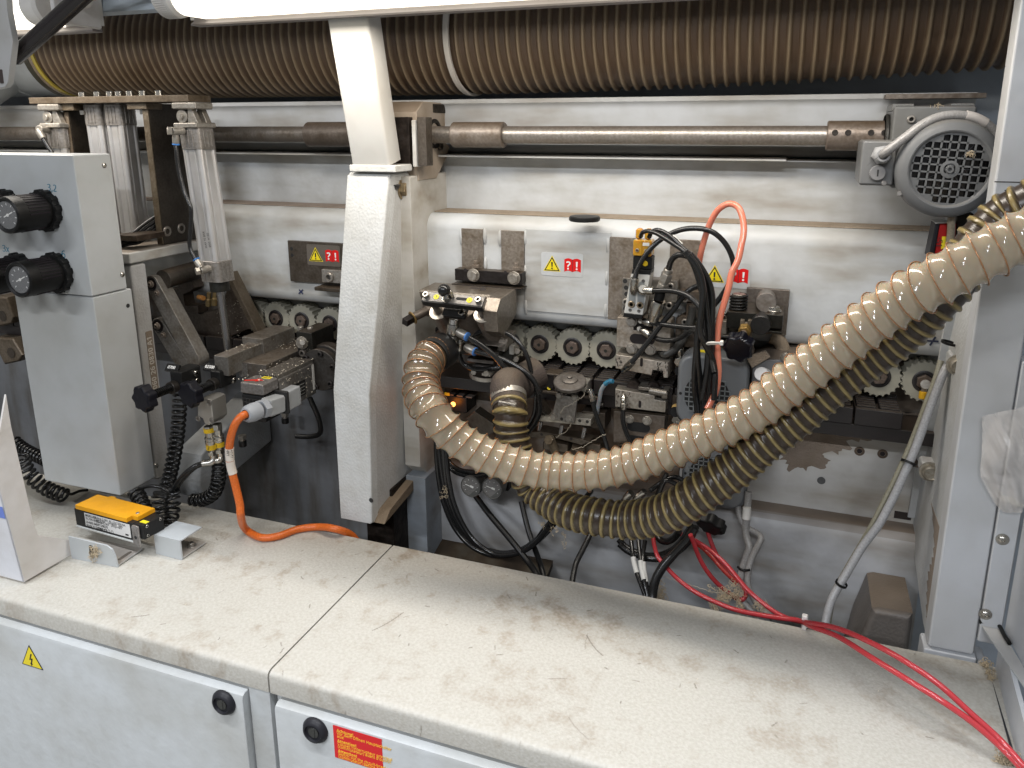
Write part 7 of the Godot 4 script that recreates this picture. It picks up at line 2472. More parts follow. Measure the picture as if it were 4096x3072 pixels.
	g.socket(mm(-284.6,949.2,45), Vector3(0, 0, 1), 0.0065, 0.006)
	single("loose_cap_screw", g, M.metal_dirty, "dark cap screw in the wall right above the pale hose, below the lower nozzle unit", "screw")

	# wedge, led box, gauges
	g = G.new(Color(0.09, 0.075, 0.06))
	zprism(g, [mm(-620.8,955.4,30), mm(-600.3,975.3,30), mm(-557.9,951.8,30), mm(-558.1,933.6,30), mm(-586,911.4,30)], 0.0, 0.03, 0.001)
	single("wedge_plate", g, M.metal_dirty, "brown wedge shaped plate between the pale hose and the clamped dark hose", "plate")
	t = thing("sensor_box", "small dark sensor box with a glowing amber light, tucked behind the pale hose", "sensor", mm(-645.2,979.1,20))
	g = G.new(Color(0.015, 0.014, 0.013))
	g.box(mm(-668.2,968,-20), mm(-617.5,1002.5,30), 0.002)
	part("case", g, M.plastic, t)
	g = G.new(Color(0.12, 0.1, 0.09))
	for i in 3:
		g.box(mm(-662.9,1001.5,28) + Vector3(0.021 * i, 0, -0.03), mm(-662.8,1004,28) + Vector3(0.021 * i + 0.014, 0.001, 0.0), 0.0005)
	part("terminals", g, M.plastic, t)
	g = G.new(Color(1, 1, 1))
	g.cyl(mm(-649,984.7,30.5), mm(-647.8,985.8,33), 0.0055, 16, 0.001)
	part("amber_lamp", g, M.led, t)
	g = G.new(Color(0.6, 0.5, 0.03))
	g.box(mm(-668.7,1002.1,29) , mm(-657.5,1008.6,29) + Vector3(0, 0, 0.001), 0.0)
	part("yellow_tag", g, M.plastic, t)
	var li := OmniLight3D.new()
	li.name = "amber_light"
	li.light_color = Color(1.0, 0.55, 0.12)
	li.light_energy = 0.0012
	li.light_size = 0.006
	li.shadow_enabled = true
	li.position = mm(-643.5,989.5,42)
	add_child(li)
	var gs := [[mm(-580.7,840.3,100), "left one of the two small round pressure gauges hanging under the pale hose"], [mm(-533.9,843.9,100), "right one of the two small round pressure gauges hanging under the pale hose"]]
	for q in gs:
		var p: Vector3 = q[0]
		t = thing("pressure_gauge", q[1], "gauge", p, "small round pressure gauges")
		g = G.new(Color(0.09, 0.088, 0.085))
		g.lathe([Vector2(0, -0.03), Vector2(0.02, -0.03), Vector2(0.0215, -0.024), Vector2(0.0225, -0.002), Vector2(0.0225, 0.002), Vector2(0.0215, 0.003), Vector2(0.0205, 0.002), Vector2(0.0205, 0.0), Vector2(0, 0.0)], p, Vector3(-0.05, 0.05, 1), 30)
		part("case", g, M.plastic, t)
		g = G.new(Color(0.15, 0.148, 0.143))
		g.cyl(p + Vector3(0, 0, 0.0002), p + Vector3(0, 0, 0.0008), 0.0203, 28, 0.0)
		var dl := part("dial", g, M.dusty, t)
		g = G.new(Color(0.6, 0.6, 0.57))
		g.bar(p + Vector3(-0.012, 0.0035, 0.0012), p + Vector3(0.006, -0.001, 0.0012), 0.0013, 0.0004, Vector3(0, 0, 1), 0.0)
		g.bar(p + Vector3(-0.001, 0.0012, 0.0013), p + Vector3(0.006, -0.001, 0.0013), 0.004, 0.0004, Vector3(0, 0, 1), 0.0)
		part("needle", g, M.matte, dl)
		g = G.new(Color(0.5, 0.5, 0.48))
		for i in 8:
			var a := PI * 1.2 - i * PI * 1.4 / 7
			g.bar(p + Vector3(cos(a), sin(a), 0) * 0.0135 + Vector3(0, 0, 0.0011), p + Vector3(cos(a), sin(a), 0) * 0.0162 + Vector3(0, 0, 0.0011), 0.0009, 0.0003, Vector3(0, 0, 1), 0.0)
		part("scale_marks", g, M.matte, dl)
	g = G.new(Color(0.015, 0.014, 0.014))
	g.box(mm(-586.7,819.7,0), mm(-514.1,841.4,60), 0.003)
	single("gauge_manifold", g, M.plastic, "black manifold block behind the two small pressure gauges", "manifold")

func right_side():
	# gear motor at the end of the shaft
	var t := thing("gear_motor", "grey gear motor with a round slotted fan cover, on the end of the drive shaft", "motor", Vector3(0.2, 1.43, 0.05))
	var c := Vector3(0.2035, 1.4915, 0.15)
	var g := G.new(Color(0.15, 0.153, 0.153), 0.3)
	g.box(Vector3(0.13, 1.47, -0.06), Vector3(0.245, 1.583, 0.055), 0.004)
	g.box(Vector3(0.128, 1.575, -0.03), Vector3(0.16, 1.5865, 0.045), 0.002)
	g.box(Vector3(0.21, 1.575, -0.03), Vector3(0.243, 1.5865, 0.045), 0.002)
	part("gearbox", g, M.paint, t)
	g = G.new(Color(0.13, 0.13, 0.125))
	for i in 5:
		g.cyl(Vector3(0.1295 - 0.006, 1.53, 0.0), Vector3(0.13, 1.53, 0.0), 0.042, 30, 0.003)
	part("output_flange", g, M.metal_dirty, t)
	g = G.new(STEEL)
	g.socket(mm(156.1,1562.8,56), Vector3(0, 0, 1), 0.006, 0.004)
	part("cap_screw", g, M.metal, t)
	g = G.new(Color(0.13, 0.136, 0.14), 0.2)
	g.lathe([Vector2(0, -0.11), Vector2(0.06, -0.11), Vector2(0.06, -0.052), Vector2(0.068, -0.05), Vector2(0.0705, -0.046), Vector2(0.0705, -0.016), Vector2(0.069, -0.0095), Vector2(0.066, -0.005), Vector2(0.0605, -0.0015), Vector2(0.0555, 0.0), Vector2(0.0535, -0.0008), Vector2(0.0515, -0.0045), Vector2(0.0495, -0.0055)], c, Vector3(0, 0, 1), 56)
	part("fan_cover", g, M.plastic, t)
	g = G.new(Color(0.0045, 0.0045, 0.006))
	g.cyl(c + Vector3(0, 0, -0.03), c + Vector3(0, 0, -0.012), 0.052, 40, 0.0)
	var fan := part("fan", g, M.gloss, t)
	g = G.new(Color(0.02, 0.02, 0.024))
	for i in 7:
		var a := TAU * i / 7
		g.bar(c + Vector3(cos(a), sin(a), 0) * 0.012 + Vector3(0, 0, -0.0115), c + Vector3(cos(a), sin(a), 0) * 0.044 + Vector3(0, 0, -0.0115), 0.0012, 0.006, Vector3(0, 0, 1), 0.0)
	part("fan_blades", g, M.gloss, fan)
	g = G.new(Color(0.13, 0.136, 0.14))
	var stp := 0.0103
	var inside := func(p: Vector2) -> bool:
		return p.length() < 0.0475 and p.length() > 0.0105
	var rot := Transform3D(Basis(Vector3(0, 0, 1), -0.06), c)
	var gg := G.new(Color(0.13, 0.136, 0.14))
	lattice(gg, Vector3(0, 0, -0.0045), 0.0495, 9, 0.0024, 0.003, inside)
	for i in gg.v.size():
		gg.v[i] = rot * gg.v[i]
		gg.n[i] = rot.basis * gg.n[i]
	# solid rim where the lattice cells are closed
	for i in 9:
		for j in 9:
			var p := Vector2(-0.0495 + (i + 0.5) * 0.011, -0.0495 + (j + 0.5) * 0.011)
			if not inside.call(p) and p.length() < 0.0565 and p.length() > 0.02:
				gg.box(Vector3(p.x - 0.0056, p.y - 0.0056, -0.0076), Vector3(p.x + 0.0056, p.y + 0.0056, -0.0047), 0.0, rot)
	gg.lathe([Vector2(0.0, -0.008), Vector2(0.0125, -0.008), Vector2(0.0125, -0.0035), Vector2(0.0085, -0.003), Vector2(0.0075, -0.0045), Vector2(0.006, -0.0045), Vector2(0.005, -0.0015), Vector2(0.0028, -0.0015), Vector2(0.0026, -0.006), Vector2(0, -0.006)], c, Vector3(0, 0, 1), 26)
	part("fan_grille", gg, M.plastic, t)
	# terminal box
	g = G.new(Color(0.155, 0.16, 0.163), 0.3)
	var b0 := mm(93.7,1531.5,115)
	var b1 := mm(135.6,1464.1,115)
	g.box(Vector3(b0.x - 0.008, b1.y, 0.02), Vector3(b1.x, b0.y, 0.115), 0.004)
	g.box(Vector3(b1.x - 0.003, b1.y - 0.004, 0.03), Vector3(b1.x + 0.02, b0.y + 0.003, 0.1), 0.003)
	var tb := part("terminal_box", g, M.paint, t)
	g = G.new(Color(0.3, 0.305, 0.31))
	var gl := mm(113.2,1510.4,116)
	g.hexa(gl, Vector3(0.1, 0, 1), 0.0142, 0.009)
	g.lathe([Vector2(0.0128, 0.009), Vector2(0.0125, 0.017), Vector2(0.0095, 0.021), Vector2(0.007, 0.021), Vector2(0.0065, 0.016)], gl, Vector3(0.1, 0, 1), 24)
	part("cable_gland", g, M.plastic, tb)
	g = G.new(Color(0.2, 0.2, 0.205))
	var bp := mm(111.3,1483.4,116)
	g.cyl(bp, bp + Vector3(0, 0, 0.006), 0.0115, 26, 0.001)
	var pl := part("blanking_plug", g, M.plastic, tb)
	g = G.new(Color(0.02, 0.02, 0.02))
	g.box(bp + Vector3(-0.001, -0.005, 0.0058), bp + Vector3(0.001, 0.005, 0.0063), 0.0)
	part("screw_slot", g, M.matte, pl)
	g = G.new(Color(0.3, 0.3, 0.3))
	g.cyl(mm(122.1,1467.8,118), mm(121.7,1468,122), 0.004, 14)
	g.cyl(mm(146.2,1454.1,130), mm(142.1,1454.8,140), 0.004, 14)
	part("cover_screws", g, M.metal, t)
	g = G.new(Color(0.33, 0.33, 0.33))
	g.tube([gl + Vector3(0.0, 0, 0.015), mm(118.6,1516.1,140), mm(128.8,1525.2,142), mm(143.4,1538.1,140), mm(162.2,1554.1,135), mm(181.5,1564.3,130), mm(203.7,1567.8,125), mm(226.4,1564.9,120), mm(246.7,1555.9,115), mm(263.5,1540.5,110), mm(275.4,1517.9,110), mm(280.8,1489.1,110), mm(280.3,1459.9,110), mm(278.4,1432.3,105), mm(273.6,1409,100)], 0.0066, 14, 6)
	t = thing("motor_cable", "grey cable looping over the round fan cover", "cable", mm(203.7,1567.8,125))
	part("sheath", g, M.rubber, t)
	g = G.new(Color(0.5, 0.47, 0.44))
	g.tube([mm(218.3,1567.3,122), mm(232.2,1563.5,119), mm(246.6,1556.4,115)], 0.0072, 14)
	part("marker_sleeve", g, M.plastic, t)
	for k in 8:
		var q := [mm(133.9,1530.2,149), mm(129.1,1526.1,149)]
	letters("cable_print", "UL AWM 2587 E172572 CSA AWM", 0.0055, mm(129,1527.3,149.5), mm(142.2,1539.4,149) - mm(117.6,1517.6,149), Vector3(0.6, 0.8, 0), M.ink, t)

	# end post
	t = thing("end_post", "tall white sheet post at the right end, grey casting and bolts on its inner side", "post", Vector3(0.28, 0.75, 0.2))
	g = G.new(Color(0.5, 0.515, 0.54))
	g.box(Vector3(0.243, 0.772, 0.20), Vector3(0.3065, 2.2, 0.236), 0.004)
	var fp := part("front_sheet", g, M.sheet, t)
	g = G.new(Color(0.5, 0.515, 0.54))
	g.box(Vector3(0.238, 0.66, 0.195), Vector3(0.311, 0.7705, 0.238), 0.003)
	g.box(Vector3(0.3115, 0.66, 0.195), Vector3(0.325, 0.765, 0.235), 0.003)
	part("foot_block", g, M.paint, t)
	g = G.new(Color(0.02, 0.02, 0.022))
	g.box(Vector3(0.2375, 0.66, 0.213), Vector3(0.2384, 0.745, 0.224), 0.0)
	part("foot_slot", g, M.matte, t)
	g = G.new(Color(0.5, 0.515, 0.54))
	g.box(Vector3(0.307, 0.80, 0.205), Vector3(0.336, 1.24, 0.2385), 0.002)
	var strip := part("screwed_strip", g, M.sheet, t)
	for p in [mm(317.3,972.9,238.7), mm(311.4,848.4,238.7)]:
		g = G.new(ZINC)
		g.lathe([Vector2(0, 0), Vector2(0.0088, 0.0), Vector2(0.0088, 0.0012), Vector2(0.006, 0.0014), Vector2(0.0058, 0.003), Vector2(0.004, 0.0046), Vector2(0.0024, 0.0048), Vector2(0.002, 0.003), Vector2(0, 0.003)], p, Vector3(0, 0, 1), 20)
		part("washer_screw", g, M.chrome, strip)
	g = G.new(Color(0.02, 0.02, 0.022))
	g.box(Vector3(0.243, mm(247.5,1480.7,236).y - 0.0006, 0.2362), Vector3(0.34, mm(247.5,1480.7,236).y + 0.0006, 0.2368), 0.0)
	g.box(Vector3(0.256, mm(248.9,1469.7,236).y - 0.0006, 0.2362), Vector3(0.34, mm(248.9,1469.7,236).y + 0.0006, 0.2368), 0.0)
	part("sheet_seam", g, M.matte, t)
	# casting on the inner side: a web that runs back to the machine body
	g = G.new(Color(0.5, 0.51, 0.515))
	xprism(g, [Vector2(0.199, 1.30), Vector2(0.10, 1.30), Vector2(0.066, 1.22), Vector2(0.055, 1.12), Vector2(0.03, 1.05), Vector2(-0.012, 0.985), Vector2(-0.016, 0.93), Vector2(-0.028, 0.857), Vector2(-0.028, 0.82), Vector2(0.165, 0.767), Vector2(0.199, 0.767)], 0.247, 0.262, 0.003)
	var ws := part("web", g, M.casting, t)
	g = G.new(Color(0.5, 0.51, 0.515), 0.3)
	xprism(g, [Vector2(0.10, 1.31), Vector2(0.064, 1.225), Vector2(0.053, 1.12), Vector2(0.028, 1.053), Vector2(-0.014, 0.988), Vector2(-0.018, 0.93), Vector2(-0.0305, 0.857), Vector2(-0.024, 0.857), Vector2(-0.01, 0.93), Vector2(-0.005, 0.982), Vector2(0.037, 1.047), Vector2(0.062, 1.115), Vector2(0.073, 1.222), Vector2(0.108, 1.31)], 0.236, 0.2615, 0.002)
	part("rim", g, M.casting, t)
	g = G.new(Color(0.52, 0.53, 0.535), 0.2)
	g.box(mm(228.1,988.9,50), mm(261.3,1011,85), 0.004)
	g.box(mm(242.8,1184.3,80), mm(265.2,1207.9,130), 0.004)
	part("bolt_pad", g, M.casting, t)
	for p in [mm(241.6,998,85), mm(251.5,1196.7,130)]:
		g = G.new(Color(0.45, 0.42, 0.36))
		g.lathe([Vector2(0, 0), Vector2(0.0165, 0), Vector2(0.0165, 0.0025), Vector2(0.0135, 0.003), Vector2(0.0125, 0.0105), Vector2(0.010, 0.0125), Vector2(0.0085, 0.011), Vector2(0, 0.011)], p, Vector3(0, 0, 1), 6 * 4)
		part("flange_bolt", g, M.metal, t)
	g = G.new(Color(0.26, 0.215, 0.175))
	var sk := []
	for i in 40:
		var u := i / 39.0
		sk.append(Vector2(0.15 - 0.035 * sin(u * 7.0) * u + 0.006 * sin(u * 61.0) - 0.02 * u + 0.03 * (1.0 - u), 0.79 + u * 0.16))
	sk.append(Vector2(0.199, 0.95))
	sk.append(Vector2(0.199, 0.79))
	xprism(g, sk, 0.2464, 0.2472, 0.0)
	part("dust_streak", g, M.dusty, t)

	# right wall beside the bench, with a folded flange
	t = thing("side_sheet", "pale lilac grey sheet at the right edge with a narrow folded flange above the bench", "panel", Vector3(0.34, 0.8, 0.4))
	g = G.new(Color(0.5, 0.52, 0.55))
	yprism(g, [Vector3(0.332, 0, 0.25), Vector3(0.318, 0, 0.45), Vector3(0.306, 0, 0.64), Vector3(0.296, 0, 0.8), Vector3(0.302, 0, 0.8), Vector3(0.312, 0, 0.64), Vector3(0.324, 0, 0.45), Vector3(0.338, 0, 0.25)], 0.3, 0.826, 0.0)
	part("lower_sheet", g, M.sheet, t)
	g = G.new(Color(0.5, 0.52, 0.55))
	yprism(g, [Vector3(0.3385, 0, 0.241), Vector3(0.345, 0, 0.33), Vector3(0.375, 0, 0.6), Vector3(0.383, 0, 0.6), Vector3(0.352, 0, 0.33), Vector3(0.3455, 0, 0.241)], 0.829, 2.2, 0.0)
	part("upper_sheet", g, M.sheet, t)
	g = G.new(Color(0.52, 0.53, 0.53), 0.2)
	yprism(g, [mm(308,829,230.1), mm(313.2,829,226.8) , mm(335.2,829,227.7), mm(338.4,829,275.4), mm(344.4,829,322), mm(349.2,829,369.8), mm(341.6,829,401), mm(334.6,829,364.8), mm(322.3,829,307.3)], 0.8265, 0.8285, 0.0)
	part("folded_flange", g, M.sheet, t)
	g = G.new(Color(0.02, 0.022, 0.025))
	yprism(g, [mm(320.4,772,288.6), mm(317.6,772,423.6), mm(314.3,772,420.8)], 0.7715, 0.7722, 0.0)
	part("gap", g, M.matte, t)
	t = thing("hex_key", "black bent hex key lying on the folded flange in the right corner", "hex key", mm(332,832,237.5))
	g = G.new(Color(0.02, 0.02, 0.022))
	g.tube([mm(306.5,832.5,235.8), mm(326.6,832.5,233.8), mm(330.9,832.5,235.2), mm(332.4,832.5,241), mm(333.4,832.5,258.9), mm(336.3,832.5,278.3)], 0.0033, 6, 5)
	part("shank", g, M.metal, t)

	# plastic bag hung on the post
	t = thing("plastic_bag", "crumpled clear plastic bag hanging on the white post, a white scrap in its bottom corner", "bag", mm(298.4,1101.7,245))
	g = G.new(Color(0.72, 0.71, 0.69))
	var nb := noise(28.0, 77, 3)
	var rows := 34
	var cols := 22
	var left := PackedVector2Array()
	var pts := []
	var lt := [mm(267.1,1158.3,243), mm(271.4,1124.3,243), mm(275.4,1069.5,243), mm(284.1,1054.1,243), mm(299,1029.9,243), mm(309.3,1020.4,243)]
	var rt := [mm(312.8,1182,250), mm(324.5,1134.6,250), mm(329.1,1108.5,250), mm(332.6,1075.1,250), mm(333.5,1043.6,250), mm(329.3,1026.1,250)]
	for i in rows + 1:
		var f := float(i) / rows * 5.0
		var k := mini(int(f), 4)
		var a: Vector3 = lt[k].lerp(lt[k + 1], f - k)
		var b: Vector3 = rt[k].lerp(rt[k + 1], f - k)
		var row := []
		for j in cols + 1:
			var u := float(j) / cols
			var p := a.lerp(b, u)
			var puff := sin(PI * u) * sin(PI * clampf(float(i) / rows, 0.02, 0.98))
			p.z += 0.004 + puff * 0.012 + nb.get_noise_2d(p.x * 0.9 + p.y * 0.55, p.y * 0.35 - p.x * 0.3) * 0.013 * (0.3 + puff) + absf(nb.get_noise_2d(p.y * 0.8 + p.x * 1.3, p.x * 0.5)) * 0.006
			row.append(p)
		pts.append(row)
	for i in rows:
		for j in cols:
			var nv := func(a: int, b: int) -> Vector3: return (pts[a][mini(b + 1, cols)] - pts[a][maxi(b - 1, 0)]).cross(pts[maxi(a - 1, 0)][b] - pts[mini(a + 1, rows)][b]).normalized()
			g.squad(pts[i][j], pts[i][j + 1], pts[i + 1][j + 1], pts[i + 1][j], nv.call(i, j), nv.call(i, j + 1), nv.call(i + 1, j + 1), nv.call(i + 1, j))
	var film := StandardMaterial3D.new()
	film.resource_name = "plastic_film"
	film.transparency = BaseMaterial3D.TRANSPARENCY_ALPHA
	film.albedo_color = Color(0.82, 0.8, 0.78, 0.55)
	film.roughness = 0.26
	part("film", g, film, t)
	g = G.new(Color(0.7, 0.68, 0.6))
	g.prism(PackedVector2Array([Vector2(-0.014, 0.004), Vector2(-0.004, 0.005), Vector2(0.016, -0.004), Vector2(0.012, -0.008), Vector2(-0.013, -0.002)]), 0.0, 0.002, Transform3D(Basis(), mm(318.6,1040.3,250)), 0.0005)
	part("white_scrap", g, M.matte, t)

	# red switch box under the motor
	t = thing("red_switch", "red and black safety switch with a yellow tag, peeping out above the pale hose", "switch", mm(212,1372,100))
	g = G.new(Color(0.34, 0.012, 0.014))
	zprism(g, [mm(204.3,1410.2,110), mm(227.4,1409.8,110), mm(230.2,1360.5,110), mm(203.4,1359.1,110)], 0.07, 0.11, 0.002)
	part("red_body", g, M.plastic, t)
	g = G.new(Color(0.015, 0.015, 0.016))
	zprism(g, [mm(199.3,1408.9,112), mm(205.8,1410.5,112), mm(203.1,1359.4,112), mm(195.8,1357.6,112)], 0.07, 0.112, 0.002)
	part("black_side", g, M.plastic, t)
	g = G.new(Color(0.45, 0.45, 0.45))
	zprism(g, [mm(197.7,1411.5,112), mm(216.4,1413,112), mm(216.7,1410.9,112), mm(199.9,1408.9,112)], 0.07, 0.114, 0.001)
	part("top_cap", g, M.plastic, t)
	g = G.new(Color(0.75, 0.6, 0.03))
	zprism(g, [mm(210.6,1390,110.3), mm(218.4,1390.3,110.3), mm(219.4,1373.8,110.3), mm(211.2,1370.7,110.3)], 0.1101, 0.1108, 0.0)
	part("yellow_tag", g, M.plastic, t)
	letters("tag_text", "=T\n-S1", 0.012, mm(214.8,1381.3,111), Vector3(0, -1, 0), Vector3(1, 0, 0), M.ink, t)
	g = G.new(Color(0.28, 0.24, 0.18))
	g.tube([mm(218,1431.6,115), mm(218.8,1415.8,118), mm(220.4,1396.9,118), mm(220.5,1380.5,118)], 0.0055, 12)
	single("brown_cable", g, M.rubber, "dusty brown cable dropping past the red safety switch", "cable")
	g = G.new(Color(0.03, 0.025, 0.022))
	g.box(mm(232.5,1385.3,0), mm(255.5,1423.1,80), 0.002)
	single("dark_channel", g, M.metal_filthy, "dark steel channel behind the red safety switch, under the round fan cover", "channel")
	# angled grey lump low in the right corner
	g = G.new(Color(0.15, 0.135, 0.125), 0.7)
	var fy := mm(188.4,759.8,100).y
	g.prism(PackedVector2Array([Vector2(mm(157.5,683.2,120).x - 0.03, fy - 0.3), Vector2(mm(157.5,683.2,120).x, fy - 0.075), Vector2(mm(174.1,769.4,120).x, fy - 0.004), Vector2(mm(174.1,769.4,120).x + 0.01, fy), Vector2(0.237, fy), Vector2(0.237, fy - 0.3)]), 0.02, 0.14, Transform3D(), 0.01)
	single("foot_casting", g, M.casting, "dust covered grey foot casting in the lower right corner behind the bench", "casting")
	# yellow lug on the last roller
	t = thing("cable_lug", "yellow insulated cable lug on the last toothed roller's bolt", "cable lug", mm(229,1104.4,12))
	g = G.new(ZINC)
	g.cyl(mm(231.6,1123,8), mm(230.6,1124.8,14), 0.0085, 18)
	g.bar(mm(231.3,1123,10.5), mm(229.4,1108.2,11), 0.009, 0.0016, Vector3(0, 0, 1), 0.0004)
	part("ring_tongue", g, M.metal, t)
	g = G.new(Color(0.65, 0.36, 0.02))
	g.cyl(mm(229.4,1111,12), mm(229.2,1098.7,13), 0.0068, 16)
	part("insulator", g, M.plastic, t)

func lines(called: String, label: String, category: String, paths: Array, r: float, color: Color, material: Material, group := "", kids := "line"):
	if paths.size() == 1:
		return single(called, G.new(color).tube(paths[0], r, 10, 6), material, label, category, group)
	var t := thing(called, label, category, paths[0][0], group)
	for p in paths:
		part(kids, G.new(color).tube(p, r, 10, 6), material, t)
	return t

func tie(g: G, at: Vector3, dir: Vector3, r: float, w: float) -> G:
	return g.lathe([Vector2(r, -w / 2), Vector2(r + 0.0012, -w / 2), Vector2(r + 0.0012, w / 2), Vector2(r, w / 2)], at, dir, 18)

func cables():
	var bk := Color(0.012, 0.012, 0.013)
	var ag := "black air lines of the middle units"
	lines("air_line", "thin black line from the left yellow valve plug, arching over and down in the bundle", "air line", [[mm(-250.9,1366.7,100), mm(-246.1,1375.2,108.3), mm(-234.5,1379.3,116.7), mm(-219.5,1377.2,125), mm(-204.5,1371.3,133.3), mm(-185.9,1362,141.7), mm(-167.6,1352,150), mm(-150.7,1330,158.3), mm(-137,1295,166.7), mm(-124.9,1256.3,175), mm(-117,1211.7,183.3), mm(-116.3,1166.2,191.7), mm(-120.8,1118,200)]], 0.0038, bk, M.gloss, ag)
	lines("air_line", "thin black line from the right yellow valve plug, arching over and down in the bundle", "air line", [[mm(-236.2,1366.8,100), mm(-230.3,1377,107.5), mm(-219.5,1381.7,115), mm(-204.7,1378.5,122.5), mm(-188,1368.8,130), mm(-171.4,1355.6,137.5), mm(-151.3,1342.8,145), mm(-134.8,1322.5,152.5), mm(-123.1,1290.9,160), mm(-115.8,1245.8,167.5), mm(-111.9,1200.3,175), mm(-111.2,1154.3,182.5), mm(-111.8,1115.6,190)]], 0.0038, bk, M.gloss, ag)
	var sl := G.new(Color(0.6, 0.6, 0.57))
	sl.tube([mm(-193.1,1372.7,125), mm(-185.5,1366.3,127.5), mm(-176.7,1359.5,130)], 0.0047, 10, 4)
	single("marker_sleeve", sl, M.plastic, "white printed sleeve on the upper arching line, next to the clear one", "sleeve")
	sl = G.new(Color(0.5, 0.5, 0.49))
	sl.tube([mm(-213.8,1372.7,118), mm(-203.5,1368.5,121.5), mm(-194.2,1363.7,125)], 0.0047, 10, 4)
	single("marker_sleeve", sl, M.clear_tube, "clear sleeve on the lower arching line, left of the white one", "sleeve")
	lines("air_line", "black air line in a wide high loop from the upright elbow behind the red tube", "air line", [[mm(-256.3,1293.4,110), mm(-254.3,1305.1,107.1), mm(-246.6,1325,104.1), mm(-234.1,1345,101.2), mm(-215.9,1363.2,98.2), mm(-190,1378.6,95.3), mm(-162.1,1384.3,92.4), mm(-134.1,1380.3,89.4), mm(-113,1364.6,86.5), mm(-98.8,1341.8,83.5), mm(-93.8,1322.1,80.6), mm(-95.8,1299.9,77.6), mm(-103.4,1281,74.7), mm(-121,1251,71.8), mm(-137.7,1230.7,68.8), mm(-154.9,1214.1,65.9), mm(-170.2,1193.2,62.9), mm(-184.5,1165.7,60)]], 0.0047, bk, M.gloss, ag)
	lines("air_line", "black air line bowing from the slanting check valve into the bundle", "air line", [[mm(-197.9,1315.9,115), mm(-193.4,1330.8,120.9), mm(-185.4,1340.8,126.8), mm(-173.4,1344.3,132.7), mm(-159.4,1341.3,138.6), mm(-145.2,1329.9,144.5), mm(-134.4,1310.9,150.5), mm(-125.1,1271,156.4), mm(-118.8,1234.7,162.3), mm(-116.5,1188.3,168.2), mm(-120.7,1144.6,174.1), mm(-120,1111.1,180)]], 0.0052, bk, M.gloss, ag)
	lines("air_line", "black air line from the sideways elbow, bending down in front of the bundle", "air line", [[mm(-222.1,1276.3,115), mm(-200.3,1280,123.5), mm(-179.9,1280.8,132), mm(-159.6,1276.6,140.5), mm(-143.1,1266.1,149), mm(-132.1,1251.6,157.5), mm(-123.4,1225.7,166), mm(-116.4,1199.7,174.5), mm(-108,1178,183), mm(-103.6,1163.7,191.5), mm(-102,1120.3,200)]], 0.0049, bk, M.gloss, ag)
	lines("air_line", "short straight black air line from the blue ringed fitting to the bundle", "air line", [[mm(-227.1,1211.7,90), mm(-209.3,1213.6,100), mm(-188,1215.4,110), mm(-163.4,1217.4,120), mm(-141.3,1220.9,130)]], 0.0046, bk, M.gloss, ag)
	lines("air_line", "black air line in an S bend from the lower fitting across to the motor", "air line", [[mm(-228.2,1189,90), mm(-211.8,1186.6,102.2), mm(-190.1,1189.7,114.4), mm(-169.3,1200.5,126.7), mm(-154.9,1214,138.9), mm(-144.2,1220,151.1), mm(-133.2,1216.4,163.3), mm(-121.8,1201.4,175.6), mm(-110.3,1181.1,187.8), mm(-103.7,1166.3,200)]], 0.0047, bk, M.gloss, ag)
	lines("air_line", "straight black air line slanting up from the nozzle plate's fitting", "air line", [[mm(-258.2,1140.2,105), mm(-243,1161.3,103.1), mm(-224.1,1189.8,101.3), mm(-205.6,1217.8,99.4), mm(-187.3,1243.4,97.5), mm(-174.9,1264.1,95.6), mm(-162.3,1278.7,93.8), mm(-149.4,1285.2,91.9), mm(-140.2,1287.4,90)]], 0.0049, bk, M.gloss, ag)
	lines("air_line", "dull grey hose hooking down behind the nozzle unit", "hose", [[mm(-158.8,1243.6,70), mm(-160.7,1222.9,70), mm(-167.5,1199.4,70), mm(-174.6,1179.9,70), mm(-185.9,1164,70), mm(-199.6,1153.1,70), mm(-206.7,1151.3,70), mm(-209,1156.4,70)]], 0.0075, Color(0.07, 0.068, 0.065), M.rubber, "")
